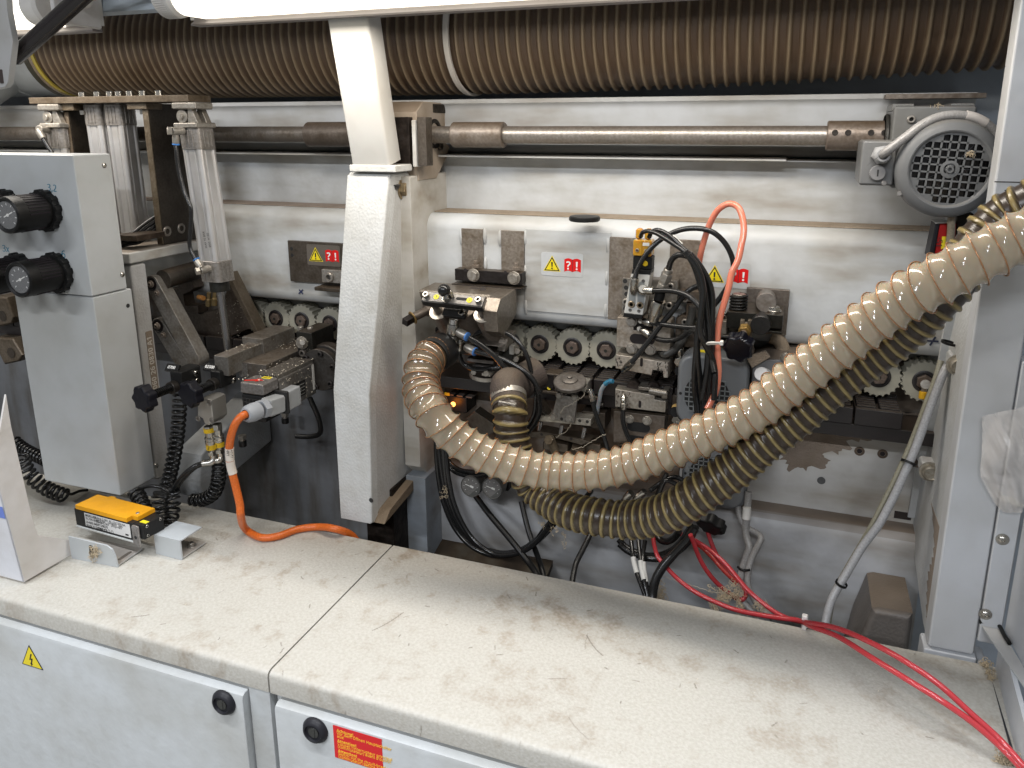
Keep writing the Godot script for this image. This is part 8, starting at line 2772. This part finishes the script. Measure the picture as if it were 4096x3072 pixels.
	lines("line_bundle", "bundle of hanging black air lines in front of the grey motor", "air lines", [
		[mm(-160.6,1361.5,200), mm(-144.4,1340.8,197.5), mm(-132.8,1310.5,195), mm(-130.4,1283.2,192.5), mm(-130.8,1262.2,190), mm(-133.9,1240.7,187.5), mm(-136.4,1219,185), mm(-136.3,1197.3,182.5), mm(-137.4,1173.7,180), mm(-137.6,1145.6,177.5), mm(-135,1116,175), mm(-131.4,1093.6,172.5), mm(-129.3,1073.6,170)],
		[mm(-157.8,1357.7,200), mm(-141.6,1337,197.5), mm(-129.9,1304,195), mm(-129.5,1279.2,192.5), mm(-130.6,1258.1,190), mm(-132.3,1234,187.5), mm(-135.5,1214.9,185), mm(-134.8,1194.6,182.5), mm(-132.7,1174.2,180), mm(-129.9,1153.7,177.5), mm(-127.7,1131.5,175), mm(-124.7,1109.1,172.5), mm(-121.9,1076.1,170)],
		[mm(-157.9,1358.1,190), mm(-141.6,1338.1,188.2), mm(-129.9,1309,186.4), mm(-124.3,1275.2,184.5), mm(-121.1,1247.6,182.7), mm(-118.1,1226.6,180.9), mm(-117.1,1203.8,179.1), mm(-118.1,1183.5,177.3), mm(-118.5,1161.5,175.5), mm(-120.1,1139.2,173.6), mm(-120.5,1116.7,171.8), mm(-120.7,1079.2,170)],
		[mm(-153.9,1356.3,190), mm(-136.4,1335.6,187.3), mm(-122.5,1311.9,184.5), mm(-116.3,1288.8,181.8), mm(-114.6,1254.2,179.1), mm(-113.2,1223.1,176.4), mm(-111.8,1194.4,173.6), mm(-110,1168.2,170.9), mm(-109.7,1145.8,168.2), mm(-112.1,1122.9,165.5), mm(-115.1,1099.5,162.7), mm(-117.4,1073,160)],
		[mm(-153.8,1357.4,210), mm(-137.7,1335,207.1), mm(-128.9,1305.9,204.3), mm(-130,1271.7,201.4), mm(-131.6,1246.4,198.6), mm(-129.5,1226.6,195.7), mm(-125.4,1216.5,192.9), mm(-118.5,1203.9,190), mm(-111.4,1189.8,187.1), mm(-106.9,1174,184.3), mm(-105,1157.7,181.4), mm(-104.6,1135.3,178.6), mm(-107,1112.4,175.7), mm(-111.8,1096.2,172.9), mm(-115.1,1077,170)],
		[mm(-159.8,1358.1,195), mm(-143.6,1337.4,192.3), mm(-132.3,1313.5,189.5), mm(-125.8,1282.4,186.8), mm(-121.3,1254.8,184.1), mm(-116.5,1233.8,181.4), mm(-114.1,1209.6,178.6), mm(-112.3,1183.7,175.9), mm(-111.6,1154.4,173.2), mm(-113.5,1121.5,170.5), mm(-117.7,1093.6,167.7), mm(-119.7,1074.5,165)]], 0.0051, bk, M.gloss)
	var zt := thing("cable_tie", "white cable tie round the black bundle and the red tube", "cable tie", mm(-108.9,1214.5,200))
	var g := G.new(Color(0.72, 0.7, 0.66))
	g.tube([mm(-118.5,1213.6,200), mm(-114.3,1219.3,212), mm(-106.1,1222.1,218), mm(-98.8,1220.9,214)], 0.0016, 6)
	g.bar(mm(-117.4,1215.3,205), mm(-97.5,1220.8,214), 0.0045, 0.0012, Vector3(0, 0, 1), 0.0004)
	part("strap", g, M.plastic, zt)
	g = G.new(Color(0.72, 0.7, 0.66))
	g.box(mm(-97.5,1217.1,206), mm(-92,1224,216), 0.001)
	part("lock_head", g, M.plastic, zt)
	# red tube
	var rt := thing("red_air_tube", "translucent coral air tube looping high above the valves and down the bundle", "air tube", mm(-102.5,1428.4,100))
	g = G.new(Color(0.6, 0.2, 0.13))
	var pr := [mm(-152.6,1320.1,70), mm(-149.8,1339.2,77), mm(-142.3,1372.7,84), mm(-133.2,1399.7,91), mm(-121.2,1419.2,98), mm(-104.8,1428.7,105), mm(-90.5,1424.3,112), mm(-81.5,1407.6,119), mm(-77.8,1386.6,126), mm(-79.8,1365.4,133), mm(-83.1,1341.4,140)]
	pr.append_array([mm(-91.4,1320.1,145), mm(-94.1,1298.4,150), mm(-99.2,1272.7,155), mm(-103.7,1250.8,160), mm(-105.5,1228.9,165), mm(-105,1207.3,170), mm(-101.9,1184,175), mm(-99.4,1164.5,180), mm(-99.3,1146.7,185), mm(-101.7,1128.6,190), mm(-106.8,1116,195), mm(-111.8,1103.4,200)])
	g.tube(pr, 0.0053, 12, 6)
	part("tube", g, M.clear_tube, rt)
	# hoses of the clamp unit
	var q1 := [mm(-547.7,1177.3,172), mm(-525.1,1162.9,165.6), mm(-501.1,1141.5,159.2), mm(-482.4,1116.7,152.8), mm(-467.5,1091.3,146.4), mm(-457.8,1069,140)]
	q1.append_array([mm(-470.4,1090.3,135), mm(-462.1,1053.3,126), mm(-462.1,1017.3,117), mm(-468.2,982.5,108), mm(-478.6,954.8,99), mm(-489.1,938.1,90)])
	lines("air_line", "black air line from the upper blue ringed fitting, sweeping down to the clamped dark hose", "air line", [q1], 0.0052, bk, M.gloss, ag)
	var q2 := [mm(-544.3,1145.6,150), mm(-520.4,1140.3,148.3), mm(-495.4,1135.2,146.7), mm(-469.2,1124.9,145), mm(-447.2,1112.4,143.3), mm(-430.6,1095.3,141.7), mm(-421.8,1076,140)]
	q2.append_array([mm(-423.4,1063.8,135), mm(-425.8,1032.7,123.8), mm(-439,1002.1,112.5), mm(-458.1,975.6,101.3), mm(-477.6,949.8,90)])
	lines("air_line", "black air line from the lower blue ringed fitting, curving right and down", "air line", [q2], 0.0052, bk, M.gloss, ag)
	var q3 := [mm(-514,1101.9,100), mm(-531.9,1098.3,101.1), mm(-552.8,1093.9,102.2), mm(-573.8,1094.5,103.3), mm(-589.1,1101.5,104.4), mm(-595.6,1113.6,105.6), mm(-596.9,1126.2,106.7), mm(-591,1142.2,107.8), mm(-577.3,1157.4,108.9), mm(-555.4,1169.8,110), mm(-533.8,1176.4,111.1), mm(-512.6,1177.6,112.2), mm(-491.7,1173.1,113.3), mm(-472.3,1160.7,114.4), mm(-457.1,1141.3,115.6), mm(-448.6,1120,116.7), mm(-443.5,1098.2,117.8), mm(-437,1079.2,118.9), mm(-432.5,1066.7,120)]
	q3.append_array([mm(-433.9,1060.1,120), mm(-441.2,1020.2,110), mm(-461.3,983.1,100), mm(-481.9,947.8,90)])
	lines("air_line", "black air line in a full round loop in front of the clamp unit's jaws", "air line", [q3], 0.0046, bk, M.gloss, ag)
	lines("air_line", "black air line dropping from the tracing disc's nickel fitting", "air line", [[mm(-329.9,1055.1,98), mm(-326.4,1036.3,96.7), mm(-320.2,1016.7,95.3), mm(-312.3,997.4,94), mm(-306,977.7,92.7), mm(-301.5,959.4,91.3), mm(-300.4,940.5,90)]], 0.0044, bk, M.gloss, ag)
	lines("air_line", "black air line dropping from the lower nozzle unit's upright fitting", "air line", [[mm(-272.7,1045,92), mm(-274,1028.7,91.6), mm(-271,1011,91.2), mm(-264.5,993.7,90.8), mm(-256.4,978.4,90.4), mm(-251,966.3,90)]], 0.0044, bk, M.gloss, ag)
	lines("air_line", "dusty dark hose stub at the right of the lower nozzle unit", "hose", [[mm(-174.3,1019.2,60), mm(-182.2,1007.6,70), mm(-190.1,998,80), mm(-201.1,984.4,90)]], 0.0055, Color(0.04, 0.04, 0.04), M.rubber, "")
	# loops below the hoses
	lines("line_bundle", "thick sagging loop of tied black lines below the pressure gauges", "air lines", [
		[mm(-677,910.5,60), mm(-674,870.1,65.5), mm(-666.6,817.8,70.9), mm(-654.1,775.5,76.4), mm(-629.1,729.2,81.8), mm(-596,700.5,87.3), mm(-556.9,689.3,92.7), mm(-518.3,693.4,98.2), mm(-477.6,711.6,103.6), mm(-443.7,739.8,109.1), mm(-413.7,775.5,114.5), mm(-395.4,802.4,120)],
		[mm(-660.8,914.9,80), mm(-655.2,875.2,84.5), mm(-647.9,835.6,89.1), mm(-639,799.2,93.6), mm(-614.8,749.9,98.2), mm(-582.7,721.1,102.7), mm(-544.5,706.3,107.3), mm(-506.9,710.4,111.8), mm(-470,726.5,116.4), mm(-439.7,753.2,120.9), mm(-413,784.5,125.5), mm(-395.1,813.5,130)],
		[mm(-640.3,917.1,100), mm(-636.8,874.3,103.6), mm(-631.5,834.6,107.3), mm(-621.6,798.4,110.9), mm(-601.1,758,114.5), mm(-569.7,729.1,118.2), mm(-532.5,713.9,121.8), mm(-498.6,717.4,125.5), mm(-462.4,733.8,129.1), mm(-430,764.6,132.7), mm(-412.2,793.4,136.4), mm(-397.4,815.5,140)],
		[mm(-634.3,915,100), mm(-631.2,884.8,105), mm(-623.9,843.2,110), mm(-612,802.2,115), mm(-589.4,760,120), mm(-560.7,731.6,125), mm(-523.2,717.4,130), mm(-497.8,720.6,135), mm(-455.6,739.9,140), mm(-423.1,771.3,145), mm(-399.6,806,150)]], 0.0052, bk, M.gloss)
	lines("line_bundle", "two black lines looping sideways under the pale hose, left of the gauges", "air lines", [
		[mm(-655.6,889.1,60), mm(-642,870.9,70), mm(-614.3,862.8,80), mm(-579.4,868.3,90), mm(-545.2,879.8,100)],
		[mm(-652.5,884.6,70), mm(-634.1,860.1,77.5), mm(-603.1,854.7,85), mm(-572.4,861,92.5), mm(-545.3,873.8,100)]], 0.0048, bk, M.gloss)
	lines("air_line", "black line slanting down right from below the left gauge", "air line", [[mm(-589,799.2,60), mm(-553.4,781.4,83.3), mm(-514.3,764.1,106.7), mm(-476.4,748,130), mm(-436.8,727.7,153.3), mm(-414.9,725.7,176.7), mm(-393.5,715.7,200)]], 0.0062, bk, M.rubber, ag)
	lines("air_line", "black line dropping steeply from behind the dark hose's bend", "air line", [[mm(-489.5,797.7,50), mm(-472.9,771.7,71.7), mm(-453.5,744.3,93.3), mm(-433.1,724.2,115), mm(-417.3,713.1,136.7), mm(-403.1,699.5,158.3), mm(-391.8,694.9,180)]], 0.0058, bk, M.rubber, ag)
	lines("air_line", "black line running down left below the middle of the dark hose", "air line", [[mm(-324.4,796.5,100), mm(-327,783.6,120), mm(-333.3,767.5,140), mm(-339.4,751.9,160), mm(-338.8,741.1,180), mm(-336.8,728.3,200)]], 0.0055, bk, M.rubber, ag)
	lines("air_line", "black line passing between the two hoses, near the disc unit", "air line", [[mm(-333.8,862.9,80), mm(-347,841.3,70), mm(-360.4,816.3,60)]], 0.0052, bk, M.rubber, ag)
	lines("line_bundle", "black lines between the two hoses below the lower motor", "air lines", [
		[mm(-158,901.8,60), mm(-174.6,910.7,65), mm(-190.5,905.7,70), mm(-206.3,893.9,75), mm(-219.9,882.3,80)],
		[mm(-159,894.9,80), mm(-175.9,907,82.5), mm(-190.4,910.4,85), mm(-199.6,889.3,87.5), mm(-204.8,871.1,90)],
		[mm(-189.6,922,80), mm(-199.1,897.4,80), mm(-205.6,873,80), mm(-207.8,849.2,80)]], 0.0046, bk, M.gloss)
	var nf := thing("elbow_fitting", "two nickel fittings side by side between the hoses, over the dark hose", "fitting", mm(-248.1,880.1,100))
	fitting(nf, mm(-243.5,869.2,100), mm(-225.1,892.2,105), 0.0075)
	fitting(nf, mm(-265.9,860.6,100), mm(-250.5,885.5,105), 0.0075)
	lines("line_bundle", "thick black loop of lines hanging below the dark hose, tied at the right", "air lines", [
		[mm(-272.3,780.9,100), mm(-258.8,771.8,105), mm(-237.9,766.9,110), mm(-211.1,766.8,115), mm(-189.3,775.4,120), mm(-168.2,791.8,125), mm(-152,814.1,130), mm(-140.3,839.6,135), mm(-132.5,857.2,140)],
		[mm(-268.9,777.5,110), mm(-252.3,768.8,114.3), mm(-227.5,765.5,118.6), mm(-201.2,769.8,122.9), mm(-177.8,781.8,127.1), mm(-159.4,801.9,131.4), mm(-143.7,828,135.7), mm(-134.3,852.4,140)],
		[mm(-197.2,813.6,120), mm(-187.3,810.3,127.5), mm(-175.9,814.4,135), mm(-163,827.9,142.5), mm(-152.7,847.5,150)],
		[mm(-216.8,769.6,130), mm(-191.3,774.4,132), mm(-170.7,786,134), mm(-150.6,803.9,136), mm(-135.2,826.3,138), mm(-124.5,856.5,140)]], 0.0062, bk, M.gloss)
	lines("air_line", "thick black line falling from the tied loop to the bench's back edge", "air line", [[mm(-126.3,853.9,140), mm(-141.8,829.4,150), mm(-161.2,804.1,160), mm(-176.8,781.7,170), mm(-186.4,760.6,180), mm(-188.8,738.8,190), mm(-187.4,722.7,200)]], 0.0085, bk, M.gloss, ag)
	for q in [[[mm(-244.4,795,120), mm(-238.5,783.9,136), mm(-231.6,771.1,152), mm(-222.6,759.3,168), mm(-209.6,744.2,184), mm(-195.7,727.6,200)], "left black line with a white sleeve below the dark hose"], [[mm(-230.5,797.7,120), mm(-223.9,784.5,140), mm(-216.3,769.7,160), mm(-206.7,756.2,180), mm(-193.7,730.4,200)], "middle black line with a white sleeve below the dark hose"], [[mm(-217.8,800.2,120), mm(-217.4,781.1,140), mm(-212,768.3,160), mm(-203.5,752.3,180), mm(-189.5,726.8,200)], "right black line with a white sleeve below the dark hose"]]:
		var o := thing("sleeved_line", q[1], "cable", q[0][0], "black lines with white sleeves")
		part("line", G.new(bk).tube(q[0], 0.0042, 9, 5), M.gloss, o)
		var w := G.new(Color(0.55, 0.55, 0.53))
		w.tube([q[0][2].lerp(q[0][1], 0.4), q[0][2], q[0][3]], 0.005, 10, 4)
		part("white_sleeve", w, M.plastic, o)
	# red tubes
	var rg := "red air tubes running to the right"
	var red := Color(0.4, 0.042, 0.048)
	var ra := [mm(-201.6,813.5,130), mm(-196.8,804.4,141), mm(-188.5,791.6,152), mm(-169.7,779,163), mm(-143.2,764.1,174), mm(-113.5,754.9,185), mm(-81,751.5,196), mm(-45.9,751.3,207), mm(-5.1,757.9,218), mm(30.4,767.3,229), mm(54.3,776.9,240)]
	ra.append_array([mm(71.3,800,283.8), mm(105.7,820,324.8), mm(147.6,840,388.4), mm(187.5,845,426.6), mm(224.1,838,443.5), mm(262.1,820,449.7), mm(294.9,800,459.7), mm(318.4,790,484.9)])
	lines("red_air_tube", "lowest red air tube, crossing the bench in the arch nearer the viewer", "air tube", [ra], 0.0041, red, M.clear_tube, rg)
	var rb := [mm(-162.7,814.5,100), mm(-146.5,820,113), mm(-126.5,821.4,126), mm(-98.5,815,139), mm(-71,803.4,152), mm(-49.8,790.1,165), mm(-29,776.1,178), mm(-3.3,765,191), mm(21.4,758.7,204), mm(41.3,761,217), mm(56.6,768.6,230)]
	rb.append_array([mm(70.9,805,282.8), mm(105,830,320.3), mm(144,850,367.3), mm(183.9,860,409.3), mm(221.3,850,427.4), mm(258.9,828,441.7), mm(291.6,808,453.5), mm(316.6,796,481.8)])
	lines("red_air_tube", "red air tube crossing the bench in the arch farther from the viewer", "air tube", [rb], 0.0041, red, M.clear_tube, rg)
	lines("red_air_tube", "red air tube coming straight down from the black star knob under the dark hose", "air tube", [[mm(-112.1,830.4,80), mm(-106.5,814.6,85.3), mm(-96.5,793.8,90.7), mm(-84.6,773.6,96), mm(-68.7,754.4,101.3), mm(-51.3,740.4,106.7), mm(-36.6,735.3,112), mm(-30.8,728.3,117.3), mm(-36.7,718.3,122.7), mm(-46.4,721.2,128), mm(-64.7,735.5,133.3), mm(-87.3,756.8,138.7), mm(-106.2,783.5,144), mm(-118.9,811.1,149.3), mm(-126.5,835,154.7), mm(-131.5,850.3,160)]], 0.0042, red, M.clear_tube, rg)
	lines("red_air_tube", "red air tube crossing diagonally between the black loop and the grey cables", "air tube", [[mm(-136.2,799.6,90), mm(-113.8,794.4,102), mm(-91.4,782.7,114), mm(-77.8,776.5,126), mm(-60.4,769.1,138), mm(-43.8,768.8,150)]], 0.0038, Color(0.3, 0.03, 0.025), M.clear_tube, rg)
	g = G.new(Color(0.75, 0.7, 0.68))
	tie(g, mm(64.4,779.2,245), mm(74.7,778,245) - mm(54,780.2,245), 0.0115, 0.006)
	zt = thing("cable_tie", "white cable tie holding the red tubes together at the bench's back edge", "cable tie", mm(64.4,779.2,245))
	part("strap", g, M.plastic, zt)
	g = G.new(Color(0.75, 0.72, 0.7))
	g.box(mm(62.2,785.6,250) + Vector3(-0.003, 0.0, -0.004), mm(68.1,796.3,250) + Vector3(0, 0, 0.006), 0.002)
	part("lock_head", g, M.plastic, zt)
	# grey cables at the right
	var gp := [mm(241.3,1187.9,110), mm(235.6,1174.5,116.7), mm(228.7,1149.1,123.3), mm(221,1118.9,130), mm(212.7,1082.4,136.7), mm(204.2,1047,143.3), mm(195,1017.5,150), mm(185.7,987.7,156.7), mm(175,957.5,163.3), mm(164,930.2,170)]
	gp.append_array([mm(144.1,891.5,175), mm(131.8,864.8,182.9), mm(121.6,842.6,190.7), mm(112.6,824.8,198.6), mm(105.2,809.4,206.4), mm(100.4,792.6,214.3), mm(97.4,776.3,222.1), mm(95,762.2,230)])
	lines("grey_cable", "thick grey cable slanting down to the bench in front of the end post's casting", "cable", [gp], 0.0064, Color(0.36, 0.37, 0.39), M.rubber, "grey cables by the end post")
	var op := [mm(233.4,1193,100), mm(229.6,1173.5,106.1), mm(224.8,1152.4,112.2), mm(217.9,1126.5,118.3), mm(208.7,1086.3,124.4), mm(199,1048.6,130.6), mm(190.7,1021.8,136.7), mm(181.2,993.1,142.8), mm(170.5,962.3,148.9), mm(157.7,924.4,155)]
	op.append_array([mm(140.4,878.2,160), mm(129.2,854.9,168.6), mm(118.9,831.7,177.1), mm(109.9,813,185.7), mm(105.6,799.6,194.3), mm(103.9,785.9,202.9), mm(102.3,772.3,211.4), mm(101.7,757,220)])
	lines("grey_cable", "thinner olive grey cable strapped alongside the thick grey one", "cable", [op], 0.0047, Color(0.27, 0.26, 0.2), M.rubber, "grey cables by the end post")
	for q in [[mm(199.1,1033,145), mm(202.5,1042.3,140) - mm(194.5,1022.1,150), "black cable tie on the two grey cables beside the casting's bolt pad", 0.0105], [mm(116.1,832.3,200), mm(120.6,848.1,200) - mm(111.4,819.2,200), "black cable tie low on the thick grey cable", 0.0085], [mm(220.9,1120.4,130) * 0.0 + mm(239,1225.2,110), mm(227.5,1151.2,130) - mm(221,1118.9,130), "black cable tie high on the two grey cables", 0.0100]]:
		g = G.new(Color(0.01, 0.01, 0.01))
		tie(g, q[0], q[1], q[3], 0.004)
		single("cable_tie", g, M.plastic, q[2], "cable tie", "black cable ties")
	g = G.new(Color(0.22, 0.17, 0.13))
	g.box(mm(225.5,981.6,0) , mm(235.7,978.4,30), 0.0008)
	single("tie_bracket", g, M.metal_dirty, "rusty tab that the grey cables are tied to", "bracket")
	var gc := Color(0.3, 0.3, 0.3)
	lines("grey_cable", "grey cable with a white sleeve, hanging under the dark hose", "cable", [[mm(-42,900.6,60), mm(-42,876,65.4), mm(-42,851.3,70.8), mm(-41,826.8,76.2), mm(-36.9,814.5,81.5), mm(-32.9,804.5,86.9), mm(-36.4,788.4,92.3), mm(-40.8,769.8,97.7), mm(-43.1,749.3,103.1), mm(-43.6,731.5,108.5), mm(-40.2,717,113.8), mm(-32.3,708.3,119.2), mm(-17.5,698.9,124.6), mm(-6.9,691.1,130)]], 0.0068, gc, M.rubber, "grey cables under the dark hose")
	lines("grey_cable", "kinked grey cable bulging right, tied to the sleeved grey cable", "cable", [[mm(-60.7,867.3,50), mm(-55.1,850.7,56.4), mm(-46.6,836,62.9), mm(-33.7,830.3,69.3), mm(-17.1,826.6,75.7), mm(-13.7,823.9,82.1), mm(-18.3,810.6,88.6), mm(-25.6,792.1,95), mm(-29.9,774.3,101.4), mm(-30.8,757.2,107.9), mm(-29,743,114.3), mm(-21.8,730.2,120.7), mm(-10.9,718.4,127.1), mm(3.6,709.9,133.6), mm(17.8,703.8,140)]], 0.0058, gc, M.rubber, "grey cables under the dark hose")
	g = G.new(Color(0.52, 0.51, 0.49))
	g.tube([mm(-42.5,876.8,74), mm(-42,865.4,76), mm(-42,855.1,78)], 0.0076, 12, 4)
	single("white_sleeve", g, M.plastic, "white sleeve on the hanging grey cable below the dark hose", "sleeve")
	g = G.new(Color(0.01, 0.01, 0.01))
	g.tube([mm(-48.8,780.2,120), mm(-44.3,781.3,128), mm(-35.5,782.1,130), mm(-28,781.9,125)], 0.0022, 6)
	single("cable_tie", g, M.plastic, "black cable tie round the two hanging grey cables", "cable tie", "black cable ties")
	g = G.new(Color(0.012, 0.012, 0.013))
	star(g, mm(-101.5,843.5,90), Vector3(-0.2, -0.6, 0.8), 0.028, 0.014, 7, 0.09)
	single("star_knob", g, M.plastic, "black star knob peeping out below the dark hose", "star knob")
	# hand written print on the pale hose
	for i in 3:
		pass

func shavings():
	var rng := RandomNumberGenerator.new()
	rng.seed = 99
	var curl := func(g: G, at: Vector3, size: float, r: float):
		var p := []
		var d := Vector3(rng.randf_range(-1, 1), rng.randf_range(-1, 1), rng.randf_range(-0.6, 0.6)).normalized()
		var a := Vector3(rng.randf_range(-1, 1), rng.randf_range(-1, 1), rng.randf_range(-1, 1)).normalized()
		var b := d.cross(a).normalized()
		var turns := rng.randf_range(1.0, 2.6)
		for i in 16:
			var t := i / 15.0
			p.append(at + (d * (t - 0.5) * 2.2 + (a * cos(t * TAU * turns) + b * sin(t * TAU * turns)) * 0.42) * size)
		g.tube(p, r, 3, 1, false)
	var tan_ := Color(0.5, 0.41, 0.28)
	var heaps := [
		[[mm(-181.1,744.8,160), mm(-184.7,732.4,160), mm(-178.2,724.5,160), mm(-180.9,714.5,160), mm(-175.6,713.4,160)], 60, 0.006, 0.012, "curly pale shavings hanging on the bench's back edge below the thick black line"],
		[[mm(-77.9,751.2,170), mm(-68,748.9,170), mm(-56.9,755.9,170), mm(-47.8,764.7,170), mm(-43.2,752.3,170), mm(-63.9,745.3,170)], 110, 0.006, 0.014, "tangle of pale shavings caught on the red tubes"],
		[[mm(-79.6,732.4,180), mm(-73.5,727,180), mm(-36.1,742.5,180), mm(-34.3,729.5,180)], 40, 0.005, 0.010, "wisps of shavings dangling below the red tubes"],
		[[mm(-6.5,758.1,190), mm(-0.6,752.9,190), mm(5,752.1,190)], 30, 0.005, 0.010, "wisps of shavings at the foot of the grey cables"],
		[[mm(-1169,790,486.5), mm(-1167.8,780,486.9), mm(-1155.1,800,491.8)], 70, 0.0055, 0.009, "wad of wood shavings stuffed in the long bracket's slot"],
		[[mm(189.5,1575.3,50), mm(184.7,1576.6,50), mm(195,1577.8,50)], 26, 0.0055, 0.007, "pale shavings lying on the gearbox"],
		[[mm(318.6,778,259.6), mm(319.5,775,272.4), mm(319.6,774,283.9), mm(317.3,776,256.1)], 70, 0.0045, 0.006, "shavings in the corner between the bench and the end post"],
		[[mm(298.2,776,448.6), mm(305.6,776,444.1), mm(308.8,776,446.8)], 80, 0.0055, 0.009, "shavings at the lower right corner of the bench"],
		[[mm(227.6,1515,148), mm(228.9,1512.6,148)], 9, 0.0045, 0.004, "shavings caught in the round fan grille"],
		[[mm(-384.9,884.2,160), mm(-346.9,889.3,160), mm(-381,889,160), mm(-350.8,892.8,160)], 26, 0.005, 0.006, "shavings under the belly of the pale hose"],
		[[mm(-411,789.8,140), mm(-391.8,799.3,140), mm(-378.6,776.5,120), mm(-375.7,762.4,120), mm(-413.8,809.5,140)], 24, 0.005, 0.010, "shavings caught on the sagging loop of black lines"],
		[[mm(-625.6,832.5,120), mm(-629,819.9,120)], 14, 0.005, 0.008, "shavings on the black lines left of the gauges"]]
	for h in heaps:
		var g := G.new(tan_)
		for i in h[1]:
			var c: Vector3 = h[0][rng.randi() % h[0].size()]
			curl.call(g, c + Vector3(rng.randfn(0, h[3] * 0.5), rng.randfn(0, h[3] * 0.5), rng.randfn(0, h[3] * 0.25)), h[2] * rng.randf_range(0.5, 1.1), 0.00045)
		var o := single("wood_shavings", g, M.matte, h[4], "shavings")
		o.set_meta("kind", "stuff")
	# long threads
	var threads := [[mm(-185.4,774,160), mm(-180.7,764.1,161.1), mm(-171.1,759.5,162.2), mm(-152.5,756.6,163.3), mm(-128,754.6,164.4), mm(-103.9,751.6,165.6), mm(-84,749.9,166.7), mm(-64.7,755,167.8), mm(-50.3,772.3,168.9), mm(-37.8,786.9,170)], [mm(-345.4,1070.9,100), mm(-347.9,1063.4,100), mm(-360,1053,100), mm(-370.4,1044.5,100), mm(-384.5,1035.5,100), mm(-393.3,1023.4,100)], [mm(-304.6,992.6,100), mm(-316.5,984.6,100), mm(-333.8,972,100), mm(-346,962,100), mm(-356.6,957.6,100), mm(-367.3,951.4,100)], [mm(-373.6,1000.3,90), mm(-377.1,992.4,90), mm(-385.1,982.9,90), mm(-395.9,974.9,90), mm(-403.1,968.3,90)], [mm(-365.6,812.2,160), mm(-365,796.3,156.7), mm(-367.2,779.7,153.3), mm(-366.2,769.4,150)]]
	for k in threads.size():
		var p: Array = G.smooth(threads[k], 8)
		for i in p.size():
			p[i] += Vector3(rng.randfn(0, 0.0008), rng.randfn(0, 0.0008), 0)
		var o := single("loose_thread", G.new(Color(0.5, 0.44, 0.34)).tube(p, 0.0005, 4, 1), M.matte, ["thin loose thread slung across the red tubes", "thin loose thread from the disc unit's fitting across its front plate", "thin loose thread from the dropping black line to the disc unit", "thin loose thread hanging from the disc unit's front plate", "thin loose thread dangling under the dark hose"][k], "thread")
	# chips lying about: flat flecks
	var chips := func(label: String, n: int, place: Callable, s0: float, s1: float):
		var g := G.new(Color(0.55, 0.5, 0.4))
		for i in n:
			var q: Array = place.call()
			var b := Basis.from_euler(Vector3(rng.randf_range(-0.5, 0.5), rng.randf_range(0, TAU), rng.randf_range(-0.5, 0.5)))
			if q[1] == 1:
				b = Basis.from_euler(Vector3(PI / 2 + rng.randf_range(-0.4, 0.4), rng.randf_range(-0.3, 0.3), rng.randf_range(0, TAU)))
			if q[1] == 2:
				b = Basis.from_euler(Vector3(0, 0, PI / 2)) * b
			var s := rng.randf_range(s0, s1)
			g.box(Vector3(-s, -0.0002, -s * rng.randf_range(0.2, 0.6)), Vector3(s, 0.0002, s * 0.4), 0.0, Transform3D(b, q[0]))
		var o := single("wood_chips", g, M.matte, label, "wood chips")
		o.set_meta("kind", "stuff")
	chips.call("pale wood chips scattered over the spindle motor", 110, func(): return [Vector3(rng.randf_range(-0.985, -0.925), mm(-925,1078.6,271.5).y + 0.0035, rng.randf_range(0.12, 0.28)), 0] if rng.randf() < 0.5 else [Vector3(-0.9245, mm(-925,1078.6,271.5).y - rng.randf_range(0.0, 0.07), rng.randf_range(0.12, 0.23)), 2], 0.0008, 0.002)
	chips.call("pale wood chips stuck on the brown swing plate and the dark block", 90, func(): return [mm(-1206.3,1132.9,42.5) + Vector3(rng.randf_range(-0.03, 0.05), rng.randf_range(-0.045, 0.06), 0.0), 1] if rng.randf() < 0.8 else [mm(-953.4,1101,110.5) + Vector3(rng.randf_range(-0.015, 0.015), rng.randf_range(-0.02, 0.02), 0), 1], 0.0006, 0.0016)
	chips.call("pale wood chips lying along the slide bar and chain near the left rollers", 120, func(): return [Vector3(rng.randf_range(-1.1, -0.99), 1.09, rng.randf_range(0.0, 0.1)), 0] if rng.randf() < 0.4 else [Vector3(rng.randf_range(-1.085, -1.045), mm(-1050,1098.8,228.8).y + 0.0065, rng.randf_range(0.03, 0.2)), 0], 0.0007, 0.002)
	chips.call("tiny crumbs on the bench tops", 60, func(): return [Vector3(rng.randf_range(-1.15, 0.28), 0.7715, rng.randf_range(0.26, 0.6)), 0], 0.0005, 0.0013)
